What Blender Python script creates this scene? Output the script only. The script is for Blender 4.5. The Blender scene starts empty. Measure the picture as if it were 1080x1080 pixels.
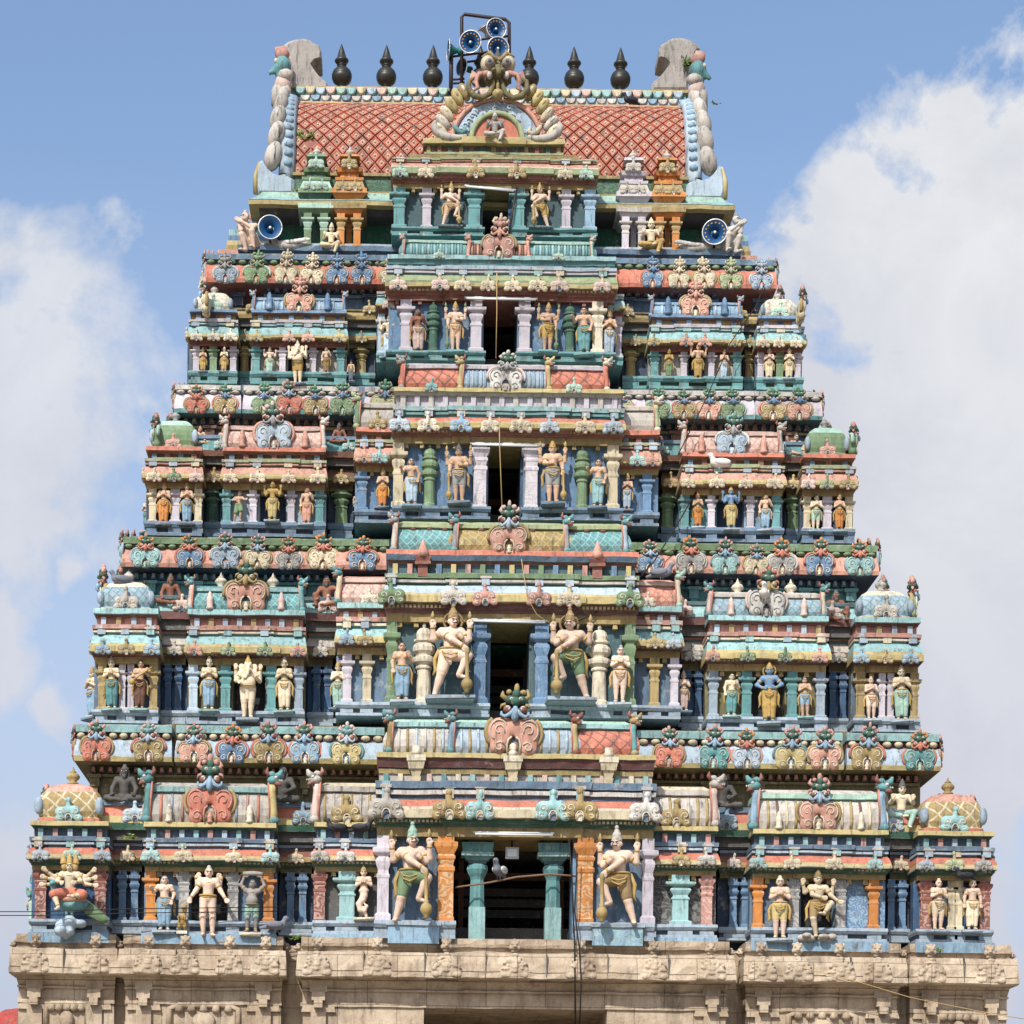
import bpy, math, random
import numpy as np
from mathutils import Vector, Matrix
random.seed(7)
C = bpy.context.scene.collection
SC = bpy.context.scene
# ------------------------------------------------------------------ camera
D = 60.0                      # distance from camera to the reference facade plane y = 0
K0 = 0.025                    # metres per photo pixel on that plane
PPX, PPY, ROLL, EYE, CX = 420.0, 1296.0, 0.0115, 1.6, -3.0
cam_data = bpy.data.cameras.new('camera'); cam = bpy.data.objects.new('camera', cam_data); C.objects.link(cam)
cam.location = (CX, -D, EYE); cam.rotation_euler = (math.pi/2, -ROLL, 0)
cam_data.sensor_width = 36; cam_data.lens = 36*D/(1080*K0)
cam_data.shift_x = (540-PPX)/1080; cam_data.shift_y = (PPY-540)/1080
cam_data.clip_end = 6000; SC.camera = cam
# ------------------------------------------------------------------ world, sun, exposure
SUN_EL, SUN_AZ = math.radians(45), math.radians(-24)      # azimuth measured from the camera's back, negative = left
sun_dir = Vector((math.sin(SUN_AZ)*math.cos(SUN_EL), -math.cos(SUN_AZ)*math.cos(SUN_EL), math.sin(SUN_EL)))
W = bpy.data.worlds.new('World'); SC.world = W; W.use_nodes = True
SKY_STRENGTH = 0.15
def build_world():
    nt = W.node_tree; N = nt.nodes; L = nt.links; N.clear()
    out = N.new('ShaderNodeOutputWorld'); bg = N.new('ShaderNodeBackground'); bg.inputs[1].default_value = 1.0
    sky = N.new('ShaderNodeTexSky'); sky.sky_type = 'NISHITA'; sky.sun_disc = False
    sky.sun_elevation = SUN_EL; sky.sun_rotation = math.atan2(sun_dir.x, sun_dir.y)
    sky.air_density = 1.0; sky.dust_density = 2.0; sky.ozone_density = 1.5
    tc = N.new('ShaderNodeTexCoord')
    def vm(op, a, b=None):
        n = N.new('ShaderNodeVectorMath'); n.operation = op
        for i, v in enumerate((a, b)):
            if v is None: continue
            if isinstance(v, (tuple, list)): n.inputs[i].default_value = v
            else: L.new(v, n.inputs[i])
        return n
    def m(op, a, b=None, clamp=False):
        n = N.new('ShaderNodeMath'); n.operation = op; n.use_clamp = clamp
        for i, v in enumerate((a, b)):
            if v is None: continue
            if isinstance(v, (int, float)): n.inputs[i].default_value = v
            else: L.new(v, n.inputs[i])
        return n.outputs[0]
    dirv = vm('NORMALIZE', tc.outputs['Generated']).outputs[0]
    def noise(scale, detail, rough=0.55, off=(0,0,0), dist=0.0):
        v = vm('ADD', dirv, off).outputs[0]
        n = N.new('ShaderNodeTexNoise'); L.new(v, n.inputs['Vector'])
        n.inputs['Scale'].default_value = scale; n.inputs['Detail'].default_value = detail
        n.inputs['Roughness'].default_value = rough; n.inputs['Distortion'].default_value = dist
        return n.outputs['Fac']
    # billowing: the heaps' outlines are pushed about by turbulence
    def cnoise(scale, detail, amp, off):
        n = N.new('ShaderNodeTexNoise'); L.new(vm('ADD', dirv, off).outputs[0], n.inputs['Vector']); n.inputs['Scale'].default_value = scale; n.inputs['Detail'].default_value = detail; n.inputs['Roughness'].default_value = 0.55
        q = vm('SCALE', vm('SUBTRACT', n.outputs['Color'], (.5,.5,.5)).outputs[0]); q.inputs['Scale'].default_value = amp; return q.outputs[0]
    warped = vm('ADD', vm('ADD', dirv, cnoise(7, 3, .16, (1.3,0,2.2))).outputs[0], cnoise(28, 5, .045, (0,4.1,.6))).outputs[0]
    # cumulus heaps: (pixel x, pixel y, radius px, softness weight)
    def ball(px, py, r):
        a = (px-PPX)*K0/D; b = (PPY-py)*K0/D
        d = Vector((a, 1, b)).normalized()
        dist = vm('DISTANCE', warped, tuple(d)).outputs['Value']
        return m('SUBTRACT', 1.0, m('DIVIDE', dist, r*K0/D*0.9))
    big = None
    for bl in [(985,262,225),(895,195,110),(1020,108,115),(1150,470,340),(950,530,200),(1080,740,260),(1000,940,160),(1120,270,225),(835,200,60)]:
        v = ball(*bl); big = v if big is None else m('MAXIMUM', big, v)
    soft = None
    for bl in [(75,400,118),(40,500,140),(0,370,125),(150,315,48),(-50,610,120),(50,700,55),(-60,970,170),(115,560,55),(155,440,50)]:
        v = ball(*bl); soft = v if soft is None else m('MAXIMUM', soft, v)
    n1 = noise(13, 11, 0.62, (0,0,0), 0.25); n2 = noise(5.5, 4, 0.5, (3.1,1.7,0.4))
    edge = m('MULTIPLY', m('SUBTRACT', n1, 0.5), 1.9)
    cb = m('MULTIPLY', m('ADD', big, edge), 4.0, True)
    cs = m('MULTIPLY', m('MULTIPLY', m('ADD', soft, m('MULTIPLY', edge, 1.15)), 2.1, True), 0.88)
    # loose clouds over the rest of the dome
    far = m('MULTIPLY', m('SUBTRACT', n2, 0.56), 5.0, True)
    sep = N.new('ShaderNodeSeparateXYZ'); L.new(dirv, sep.inputs[0])
    back = m('MULTIPLY', m('SUBTRACT', 0.55, sep.outputs[1]), 5.0, True)
    far = m('MULTIPLY', far, back)
    cov = m('MAXIMUM', m('MAXIMUM', cb, cs), far)
    # cloud radiance: bright heaps with greyer bellies
    n3 = noise(12, 10, 0.62, (0.2,5.0,1.0), 0.5)
    ramp = N.new('ShaderNodeValToRGB'); L.new(n3, ramp.inputs[0])
    ramp.color_ramp.elements[0].position = 0.32; ramp.color_ramp.elements[0].color = (0.50,0.515,0.555,1)
    ramp.color_ramp.elements[1].position = 0.62; ramp.color_ramp.elements[1].color = (0.60,0.61,0.635,1)
    # lower clouds are seen through more air
    low = m('MULTIPLY', m('SUBTRACT', 0.40, sep.outputs[2]), 3.2, True)
    lowmix = N.new('ShaderNodeMix'); lowmix.data_type = 'RGBA'; L.new(m('MULTIPLY', low, 0.75), lowmix.inputs[0])
    L.new(ramp.outputs[0], lowmix.inputs[6]); lowmix.inputs[7].default_value = (0.395,0.41,0.50,1)
    skym = vm('SCALE', sky.outputs[0]); skym.inputs['Scale'].default_value = SKY_STRENGTH
    hz = N.new('ShaderNodeMix'); hz.data_type = 'RGBA'; L.new(m('MULTIPLY', m('MULTIPLY', m('SUBTRACT', 0.43, sep.outputs[2]), 3.0, True), 0.9), hz.inputs[0])
    L.new(skym.outputs[0], hz.inputs[6]); hz.inputs[7].default_value = (0.385,0.415,0.515,1)
    mix = N.new('ShaderNodeMix'); mix.data_type = 'RGBA'
    L.new(cov, mix.inputs[0]); L.new(hz.outputs[2], mix.inputs[6]); L.new(lowmix.outputs[2], mix.inputs[7])
    L.new(mix.outputs[2], bg.inputs[0]); L.new(bg.outputs[0], out.inputs[0])
build_world()
sl = bpy.data.lights.new('sun', 'SUN'); sl.energy = 3.8; sl.angle = math.radians(0.55); sl.color = (1.0, 0.965, 0.90)
so = bpy.data.objects.new('sun', sl); C.objects.link(so); so.rotation_euler = sun_dir.to_track_quat('Z', 'Y').to_euler(); so.location = (-20,-50,60)
SC.view_settings.view_transform = 'Standard'; SC.view_settings.look = 'None'; SC.view_settings.gamma = 1
SC.view_settings.exposure = 0.45
# ------------------------------------------------------------------ photo pixel -> world at a given real depth
cR, sR = math.cos(ROLL), math.sin(ROLL)
def uv(px, py):
    a = px-PPX; b = PPY-py
    return a*cR - b*sR, a*sR + b*cR
def kk(d): return K0*(D+d)/D
def X(px, py, d): return CX + uv(px, py)[0]*kk(d)
def Z(px, py, d): return EYE + uv(px, py)[1]*kk(d)
def ZL(py, d): return EYE + uv(540, py)[1]*kk(d)
# ------------------------------------------------------------------ paints
def lin(c):
    return tuple(((v/255)/12.92 if v/255 <= 0.04045 else ((v/255+0.055)/1.055)**2.4) for v in c)
PAL = dict(
 teal=(88,154,156), aqua=(142,190,190), skyblue=(134,172,198), blue=(94,136,176), steel=(98,128,156), deepblue=(50,96,142), navy=(46,68,98),
 paleblue=(170,192,208), grayblue=(150,170,186), slate=(84,106,128), green=(110,142,98), lime=(158,172,122), dkgreen=(44,96,76), emerald=(30,112,84),
 ochre=(168,142,82), yellow=(194,174,108), cream=(212,196,158), ivory=(218,206,178), salmon=(212,150,126), coral=(210,116,88), pink=(212,182,168),
 brick=(150,84,68), maroon=(112,66,62), orange=(212,128,44), lilac=(196,188,198), gray=(150,150,148), white=(206,202,194), brown=(120,76,56),
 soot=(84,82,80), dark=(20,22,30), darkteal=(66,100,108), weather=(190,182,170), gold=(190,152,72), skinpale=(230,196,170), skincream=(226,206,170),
 skintan=(214,172,138), skinbrown=(146,88,62), skindark=(84,80,74), skinblue=(112,150,186), stonegray=(158,150,142), bronze=(150,120,70),
 red=(178,52,40), tile=(198,90,56), tilepale=(204,138,108), olive=(120,110,62), rose=(200,140,124), mint=(160,200,180))
def soften(c, k=0.70, v=0.925):
    g = 0.3*c[0]+0.59*c[1]+0.11*c[2]; return tuple((g+(a-g)*k)*v for a in c)
PAL = {k: soften(v, .86 if k.startswith('skin') else .86) for k, v in PAL.items()}
MATS = {}
def new_mat(name):
    mt = bpy.data.materials.new(name); mt.use_nodes = True
    nt = mt.node_tree; b = nt.nodes['Principled BSDF']; return mt, nt, nt.nodes, nt.links, b
def mixn(N, L, fac, a, b, blend='MIX'):
    n = N.new('ShaderNodeMix'); n.data_type = 'RGBA'; n.blend_type = blend
    for i, v in ((0, fac), (6, a), (7, b)):
        if isinstance(v, (int, float)): n.inputs[i].default_value = v
        elif isinstance(v, tuple): n.inputs[i].default_value = (*v[:3], 1)
        else: L.new(v, n.inputs[i])
    return n.outputs[2]
def noise_tex(N, L, vec, scale, detail=5, rough=0.6, stretch=None):
    if stretch:
        mp = N.new('ShaderNodeMapping'); mp.inputs['Scale'].default_value = stretch; L.new(vec, mp.inputs[0]); vec = mp.outputs[0]
    n = N.new('ShaderNodeTexNoise'); n.inputs['Scale'].default_value = scale; n.inputs['Detail'].default_value = detail; n.inputs['Roughness'].default_value = rough
    L.new(vec, n.inputs['Vector']); return n.outputs['Fac']
def rampn(N, L, fac, p0, p1, c0=(0,0,0), c1=(1,1,1)):
    r = N.new('ShaderNodeValToRGB'); L.new(fac, r.inputs[0]); e = r.color_ramp.elements
    e[0].position, e[1].position = p0, p1; e[0].color = (*c0, 1); e[1].color = (*c1, 1); return r.outputs[0]
def weathered(N, L, vec, base, wear=1.0, plaster=(0.48,0.44,0.37)):
    """faded paint: uneven fade, streaks of mould, chips that show plaster"""
    fade = noise_tex(N, L, vec, 1.6, 6, 0.65)
    c = mixn(N, L, rampn(N, L, fade, 0.35, 0.75), tuple(v*0.84 for v in base), tuple(min(1, v*1.08+0.02) for v in base))
    old = rampn(N, L, noise_tex(N, L, vec, 7.5, 6, 0.7), 0.52, 0.62)
    o_ = N.new('ShaderNodeMath'); o_.operation = 'MULTIPLY'; o_.inputs[1].default_value = 0.30*wear; L.new(old, o_.inputs[0])
    g_ = sum(base)/3; c = mixn(N, L, o_.outputs[0], c, tuple(min(1, .55*v+.45*w) for v, w in zip(base, (g_*.9+.10, g_*.9+.13, g_*.9+.13))))
    chips = rampn(N, L, noise_tex(N, L, vec, 3.2, 10, 0.72), 0.58, 0.68)
    f = N.new('ShaderNodeMath'); f.operation = 'MULTIPLY'; f.inputs[1].default_value = 0.50*wear; L.new(chips, f.inputs[0])
    c = mixn(N, L, f.outputs[0], c, plaster)
    mould = rampn(N, L, noise_tex(N, L, vec, 2.6, 9, 0.72, (2.0,2.0,0.6)), 0.50, 0.70)
    g = N.new('ShaderNodeMath'); g.operation = 'MULTIPLY'; g.inputs[1].default_value = 0.62*wear; L.new(mould, g.inputs[0])
    c = mixn(N, L, g.outputs[0], c, (0.07,0.062,0.055))
    run = rampn(N, L, noise_tex(N, L, vec, 1.0, 8, 0.75, (8.5,8.5,1.0)), 0.535, 0.66)
    r_ = N.new('ShaderNodeMath'); r_.operation = 'MULTIPLY'; r_.inputs[1].default_value = 0.72*wear; L.new(run, r_.inputs[0])
    c = mixn(N, L, r_.outputs[0], c, (0.050,0.046,0.042))
    spots = rampn(N, L, noise_tex(N, L, vec, 13, 4, 0.6), 0.63, 0.70)
    h = N.new('ShaderNodeMath'); h.operation = 'MULTIPLY'; h.inputs[1].default_value = 0.4*wear; L.new(spots, h.inputs[0])
    return mixn(N, L, h.outputs[0], c, (0.10,0.085,0.07))
def finish(nt, N, L, b, col, rough=0.7, bump=0.25, vec=None):
    L.new(col, b.inputs['Base Color']); b.inputs['Roughness'].default_value = rough
    b.inputs['Specular IOR Level'].default_value = 0.3
    if vec is not None and bump:
        bp = N.new('ShaderNodeBump'); bp.inputs['Strength'].default_value = bump; bp.inputs['Distance'].default_value = 0.03
        L.new(noise_tex(N, L, vec, 9, 8, 0.65), bp.inputs['Height']); L.new(bp.outputs[0], b.inputs['Normal'])
def P(key, wear=1.0):
    k = (key, wear)
    if k in MATS: return MATS[k]
    mt, nt, N, L, b = new_mat('paint_'+key)
    geo = N.new('ShaderNodeNewGeometry'); oi = N.new('ShaderNodeObjectInfo')
    of = N.new('ShaderNodeVectorMath'); of.operation = 'SCALE'; of.inputs[0].default_value = (37,61,0); L.new(oi.outputs['Random'], of.inputs['Scale'])
    ps = N.new('ShaderNodeVectorMath'); ps.operation = 'SCALE'; L.new(geo.outputs['Position'], ps.inputs[0]); ps.inputs['Scale'].default_value = .75+.55*((sum(map(ord, key))*37) % 100)/100
    av = N.new('ShaderNodeVectorMath'); av.operation = 'ADD'; L.new(ps.outputs[0], av.inputs[0]); L.new(of.outputs[0], av.inputs[1]); vec = av.outputs[0]
    col = weathered(N, L, vec, lin(PAL[key]), wear*(.75+.5*((sum(map(ord, key))*53) % 100)/100))
    hv = N.new('ShaderNodeHueSaturation'); L.new(col, hv.inputs['Color'])
    mr = N.new('ShaderNodeMapRange'); L.new(oi.outputs['Random'], mr.inputs[0]); mr.inputs[3].default_value = 0.82; mr.inputs[4].default_value = 1.12
    L.new(mr.outputs[0], hv.inputs['Value'])
    bv = N.new('ShaderNodeBevel'); bv.samples = 3; bv.inputs['Radius'].default_value = 0.03
    dt = N.new('ShaderNodeVectorMath'); dt.operation = 'DOT_PRODUCT'; L.new(bv.outputs[0], dt.inputs[0]); L.new(geo.outputs['Normal'], dt.inputs[1])
    ed = rampn(N, L, dt.outputs['Value'], 0.86, 0.99, (1,1,1), (0,0,0))
    em = N.new('ShaderNodeMath'); em.operation = 'MULTIPLY'; L.new(ed, em.inputs[0]); L.new(rampn(N, L, noise_tex(N, L, vec, 6, 6, 0.7), 0.42, 0.60), em.inputs[1])
    e2 = N.new('ShaderNodeMath'); e2.operation = 'MULTIPLY'; e2.inputs[1].default_value = 0.55*min(wear, 1); L.new(em.outputs[0], e2.inputs[0])
    fin = mixn(N, L, e2.outputs[0], hv.outputs[0], (0.52,0.48,0.41))
    finish(nt, N, L, b, fin, 0.72, 0.45, vec)
    MATS[k] = mt; return mt
def lattice(ka, kb, scale=3.2, w=0.16):
    """diamond trellis moulding over a painted vault"""
    k = ('lat', ka, kb, scale)
    if k in MATS: return MATS[k]
    mt, nt, N, L, b = new_mat('lattice_'+ka+'_'+kb)
    geo = N.new('ShaderNodeNewGeometry'); sp = N.new('ShaderNodeSeparateXYZ'); L.new(geo.outputs['Position'], sp.inputs[0])
    def m(op, a, c, d=None):
        n = N.new('ShaderNodeMath'); n.operation = op
        for i, v in enumerate((a, c)):
            if isinstance(v, (int, float)): n.inputs[i].default_value = v
            else: L.new(v, n.inputs[i])
        return n.outputs[0]
    ax = m('MULTIPLY', sp.outputs[0], scale); az = m('MULTIPLY', sp.outputs[2], scale); ay = m('MULTIPLY', sp.outputs[1], scale)
    xx = m('ADD', ax, ay)
    d1 = m('ABSOLUTE', m('SUBTRACT', m('FRACT', m('ADD', xx, az), 0), 0.5), 0); d2 = m('ABSOLUTE', m('SUBTRACT', m('FRACT', m('SUBTRACT', xx, az), 0), 0.5), 0)
    mk = m('LESS_THAN', m('MINIMUM', d1, d2), w*0.5)
    vec = geo.outputs['Position']
    col = mixn(N, L, mk, weathered(N, L, vec, lin(PAL[ka])), weathered(N, L, vec, lin(PAL[kb])))
    finish(nt, N, L, b, col, 0.7, 0)
    bp = N.new('ShaderNodeBump'); bp.inputs['Strength'].default_value = 0.6; bp.inputs['Distance'].default_value = 0.05
    L.new(mk, bp.inputs['Height']); L.new(bp.outputs[0], b.inputs['Normal'])
    MATS[k] = mt; return mt
def carved(ka, kb, scale=5.0):
    """scroll relief picked out in a second colour"""
    k = ('carv', ka, kb)
    if k in MATS: return MATS[k]
    mt, nt, N, L, b = new_mat('carved_'+ka+'_'+kb)
    geo = N.new('ShaderNodeNewGeometry'); vec = geo.outputs['Position']
    w = N.new('ShaderNodeTexWave'); w.wave_type = 'RINGS'; w.rings_direction = 'SPHERICAL'; L.new(vec, w.inputs[0]); w.inputs['Scale'].default_value = scale*0.35; w.inputs['Distortion'].default_value = 14; w.inputs['Detail'].default_value = 1.5; w.inputs['Detail Scale'].default_value = 2.2
    mk0 = rampn(N, L, w.outputs['Fac'], 0.52, 0.62)
    mq = N.new('ShaderNodeMath'); mq.operation = 'MULTIPLY'; mq.inputs[1].default_value = 0.55; L.new(mk0, mq.inputs[0]); mk = mq.outputs[0]
    col = mixn(N, L, mk, weathered(N, L, vec, lin(PAL[ka])), weathered(N, L, vec, lin(PAL[kb])))
    finish(nt, N, L, b, col, 0.7, 0)
    bp = N.new('ShaderNodeBump'); bp.inputs['Strength'].default_value = 0.5; bp.inputs['Distance'].default_value = 0.04
    L.new(mk, bp.inputs['Height']); L.new(bp.outputs[0], b.inputs['Normal'])
    MATS[k] = mt; return mt
def stone_mat():
    if 'stone' in MATS: return MATS['stone']
    mt, nt, N, L, b = new_mat('granite')
    geo = N.new('ShaderNodeNewGeometry'); vec = geo.outputs['Position']
    c = mixn(N, L, rampn(N, L, noise_tex(N, L, vec, 0.9, 7, 0.65), 0.3, 0.72), lin((156,136,114)), lin((204,189,166)))
    c = mixn(N, L, rampn(N, L, noise_tex(N, L, vec, 24, 3, 0.6), 0.35, 0.7), c, mixn(N, L, 0.75, lin((120,100,84)), c))
    st = rampn(N, L, noise_tex(N, L, vec, 1.3, 8, 0.7, (1.6,1.6,0.5)), 0.50, 0.70)
    f = N.new('ShaderNodeMath'); f.operation = 'MULTIPLY'; f.inputs[1].default_value = 0.72; L.new(st, f.inputs[0])
    c = mixn(N, L, f.outputs[0], c, lin((78,64,54)))
    sx = N.new('ShaderNodeSeparateXYZ'); L.new(vec, sx.inputs[0]); cx = N.new('ShaderNodeCombineXYZ'); L.new(sx.outputs[0], cx.inputs[0]); L.new(sx.outputs[2], cx.inputs[1])
    br = N.new('ShaderNodeTexBrick'); L.new(cx.outputs[0], br.inputs['Vector']); br.inputs['Scale'].default_value = 1.0; br.inputs['Brick Width'].default_value = 1.55; br.inputs['Row Height'].default_value = 0.62; br.inputs['Mortar Size'].default_value = 0.012; br.inputs['Mortar Smooth'].default_value = 0.4
    br.inputs['Color1'].default_value = (1,1,1,1); br.inputs['Color2'].default_value = (.80,.80,.80,1); br.inputs['Mortar'].default_value = (.30,.27,.24,1)
    c = mixn(N, L, 0.85, c, br.outputs['Color'], 'MULTIPLY')
    rn = rampn(N, L, noise_tex(N, L, vec, 1.0, 8, 0.75, (6,6,.9)), 0.52, 0.70); rm = N.new('ShaderNodeMath'); rm.operation = 'MULTIPLY'; rm.inputs[1].default_value = 0.48; L.new(rn, rm.inputs[0])
    c = mixn(N, L, rm.outputs[0], c, lin((58,48,42)))
    finish(nt, N, L, b, c, 0.88, 0.9, vec); MATS['stone'] = mt; return mt
def plain(name, rgb, rough=0.5, metal=0.0, var=0.15, bump=0.0):
    k = ('plain', name)
    if k in MATS: return MATS[k]
    mt, nt, N, L, b = new_mat(name); geo = N.new('ShaderNodeNewGeometry'); vec = geo.outputs['Position']
    bc = lin(rgb); c = mixn(N, L, noise_tex(N, L, vec, 6, 6, 0.65), tuple(v*(1-var*2) for v in bc), tuple(min(1, v*(1+var)) for v in bc))
    finish(nt, N, L, b, c, rough, bump, vec); b.inputs['Metallic'].default_value = metal; MATS[k] = mt; return mt
# ------------------------------------------------------------------ mesh builder
class MB:
    def __init__(s): s.v = []; s.f = []; s.m = []; s.slots = []; s.sm = []
    def slot(s, m):
        if m not in s.slots: s.slots.append(m)
        return s.slots.index(m)
    def raw(s, v, f, m, smooth=False):
        o = len(s.v); i = s.slot(m); s.v += [tuple(p) for p in v]
        for q in f: s.f.append(tuple(a+o for a in q)); s.m.append(i); s.sm.append(smooth)
    def box(s, x0, x1, y0, y1, z0, z1, m, tap=0.0):
        t = tap
        s.raw([(x0,y0,z0),(x1,y0,z0),(x1,y1,z0),(x0,y1,z0),(x0+t,y0+t,z1),(x1-t,y0+t,z1),(x1-t,y1-t,z1),(x0+t,y1-t,z1)],
              [(3,2,1,0),(4,5,6,7),(0,1,5,4),(1,2,6,5),(2,3,7,6),(3,0,4,7)], m)
    def mould(s, x0, x1, yf, yb, bands, capm=None, lat=1.0, wob=.016):
        """mouldings that return round both ends; bands = (z0, z1, out0, out1, material), bottom to top; hand-laid, so never quite straight"""
        rings = []
        for b in bands: rings.append((b[0], b[2], b[4])); rings.append((b[1], b[3], b[4]))
        n = max(1, min(60, int((x1-x0)/.30))) if wob else 1; c = n+3
        def nz(x, k): return wob*(math.sin(x*2.1+k*1.7+yf)*.5+math.sin(x*5.3+k*4.1)*.35+math.sin(x*11.7+k*2.3)*.3)
        base = len(s.v)
        for i, (z, o, m) in enumerate(rings):
            s.v.append((x0-o*lat, yb, z))
            for j in range(n+1):
                x = (x0-o*lat)+(x1-x0+2*o*lat)*j/n; e = 1 if 0 < i < len(rings)-1 else 0
                s.v.append((x, yf-o+nz(x, z*3.0+.6)*1.2, z+e*nz(x, z*.25)*.75))
            s.v.append((x1+o*lat, yb, z))
        for i in range(len(rings)-1):
            m = rings[i+1][2]
            if i % 2 == 1 and rings[i][1] > rings[i+1][1]: m = rings[i][2]
            if i % 2 == 1 and abs(rings[i][1]-rings[i+1][1]) < 1e-6 and abs(rings[i][0]-rings[i+1][0]) < 1e-6: m = rings[i+1][2]
            k = s.slot(m); a = base+i*c; b = a+c
            for j in range(c-1): s.f.append((a+j, a+j+1, b+j+1, b+j)); s.m.append(k); s.sm.append(False)
            s.f.append((a+c-1, a, b, b+c-1)); s.m.append(k); s.sm.append(False)
        k = s.slot(capm or rings[0][2]); s.f.append(tuple(base+j for j in range(c))[::-1]); s.m.append(k); s.sm.append(False)
        e = base+(len(rings)-1)*c; k = s.slot(rings[-1][2]); s.f.append(tuple(e+j for j in range(c))); s.m.append(k); s.sm.append(False)
    def lathe(s, prof, m, n=12, c=(0,0,0), sx=1, sy=1, rot=0.0, smooth=True, power=None):
        """prof: (r, z) or (r, z, material)"""
        base = len(s.v); cur = m
        for p in prof:
            for i in range(n):
                a = rot+2*math.pi*i/n; ca, sa = math.cos(a), math.sin(a)
                if power:
                    q = (abs(ca)**power+abs(sa)**power)**(-1/power); ca *= q; sa *= q
                s.v.append((c[0]+p[0]*ca*sx, c[1]+p[0]*sa*sy, c[2]+p[1]))
        for j in range(len(prof)-1):
            mm = prof[j+1][2] if len(prof[j+1]) > 2 else m
            k = s.slot(mm)
            for i in range(n):
                a = base+j*n+i; b = base+j*n+(i+1) % n
                s.f.append((a, b, b+n, a+n)); s.m.append(k); s.sm.append(smooth)
        s.f.append(tuple(base+i for i in range(n))[::-1]); s.m.append(s.slot(prof[0][2] if len(prof[0]) > 2 else m)); s.sm.append(False)
        e = base+(len(prof)-1)*n
        s.f.append(tuple(e+i for i in range(n))); s.m.append(s.slot(prof[-1][2] if len(prof[-1]) > 2 else m)); s.sm.append(False)
    def tube(s, path, r, m, n=8, flat=1.0):
        path = [Vector(p) for p in path]; rr = r if isinstance(r, (list, tuple)) else [r]*len(path)
        base = len(s.v); ref = Vector((0,1,0))
        for i, p in enumerate(path):
            t = (path[min(i+1, len(path)-1)]-path[max(i-1, 0)])
            t = t.normalized() if t.length > 1e-9 else Vector((0,0,1))
            u = ref.cross(t)
            if u.length < 1e-3: u = Vector((1,0,0)).cross(t)
            u.normalize(); w = t.cross(u)
            for k in range(n):
                a = 2*math.pi*k/n; q = p+u*math.cos(a)*rr[i]+w*math.sin(a)*rr[i]*flat; s.v.append(tuple(q))
        k = s.slot(m)
        for j in range(len(path)-1):
            for i in range(n):
                a = base+j*n+i; b = base+j*n+(i+1) % n; s.f.append((a, b, b+n, a+n)); s.m.append(k); s.sm.append(True)
        e = base+(len(path)-1)*n
        s.f.append(tuple(base+i for i in range(n))[::-1]); s.f.append(tuple(e+i for i in range(n))); s.m += [k, k]; s.sm += [False, False]
    def ell(s, c, r, m, nu=10, nv=7, M=None):
        if not isinstance(r, (tuple, list)): r = (r, r, r)
        v = []; f = []
        for j in range(1, nv):
            th = math.pi*j/nv
            for i in range(nu):
                ph = 2*math.pi*i/nu
                q = Vector((r[0]*math.sin(th)*math.cos(ph), r[1]*math.sin(th)*math.sin(ph), r[2]*math.cos(th)))
                if M is not None: q = M @ q
                v.append((c[0]+q.x, c[1]+q.y, c[2]+q.z))
        for pole in (1, -1):
            q = Vector((0,0,pole*r[2])); q = M @ q if M is not None else q; v.append((c[0]+q.x, c[1]+q.y, c[2]+q.z))
        T, B = len(v)-2, len(v)-1
        for i in range(nu):
            k = (i+1) % nu; f.append((T, i, k)); f.append((B, (nv-2)*nu+k, (nv-2)*nu+i))
            for j in range(nv-2): f.append((j*nu+i, (j+1)*nu+i, (j+1)*nu+k, j*nu+k))
        s.raw(v, f, m, True)
    def plate(s, out, y0, y1, m, bev=0.0, mb=None):
        """outline (x, z) given thickness from y0 (front) to y1 (back), rounded front edge"""
        n = len(out); cx = sum(p[0] for p in out)/n; cz = sum(p[1] for p in out)/n
        v = []
        def ring(y, k): return [(cx+(p[0]-cx)*k, y, cz+(p[1]-cz)*k) for p in out]
        rs = [ring(y1, 1), ring(y0+bev, 1)] + ([ring(y0, 1-bev*1.2/max(0.05, max(abs(p[0]-cx) for p in out)))] if bev else [])
        for r in rs: v += r
        f = []
        for j in range(len(rs)-1):
            for i in range(n): f.append((j*n+i, (j+1)*n+i, (j+1)*n+(i+1) % n, j*n+(i+1) % n))
        f.append(tuple((len(rs)-1)*n+i for i in range(n))); f.append(tuple(range(n))[::-1])
        s.raw(v, f, m)
    def mesh(s, name):
        me = bpy.data.meshes.new(name); me.from_pydata(s.v, [], s.f)
        if all(isinstance(m, int) for m in s.slots):          # shared shapes: slot numbers stay as given, paint comes from each copy
            for i in range(max(s.slots)+1): me.materials.append(None)
            mi = [s.slots[i] for i in s.m]
        else:
            for m in s.slots: me.materials.append(m)
            mi = s.m
        me.polygons.foreach_set('material_index', mi); me.polygons.foreach_set('use_smooth', s.sm); me.update(); return me
    def build(s, name, parent=None, loc=(0,0,0), **kw):
        return put(name, s.mesh(name), parent, loc, **kw)
def put(name, me, parent=None, loc=(0,0,0), scale=None, rz=0.0, mats=None):
    o = bpy.data.objects.new(name, me); C.objects.link(o); o.location = loc
    if scale is not None: o.scale = scale if isinstance(scale, (tuple, list)) else (scale,)*3
    o.rotation_euler.z = rz
    if parent is not None: o.parent = parent
    if mats:
        for i, m in enumerate(mats):
            if i < len(o.material_slots): o.material_slots[i].link = 'OBJECT'; o.material_slots[i].material = m
    return o
def tag(o, label, cat, group=None, kind=None):
    o['label'] = label; o['category'] = cat
    if group: o['group'] = group
    if kind: o['kind'] = kind
    return o
def empty(name, loc=(0,0,0)):
    o = bpy.data.objects.new(name, None); C.objects.link(o); o.location = loc; o.empty_display_size = 0.3; return o
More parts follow.
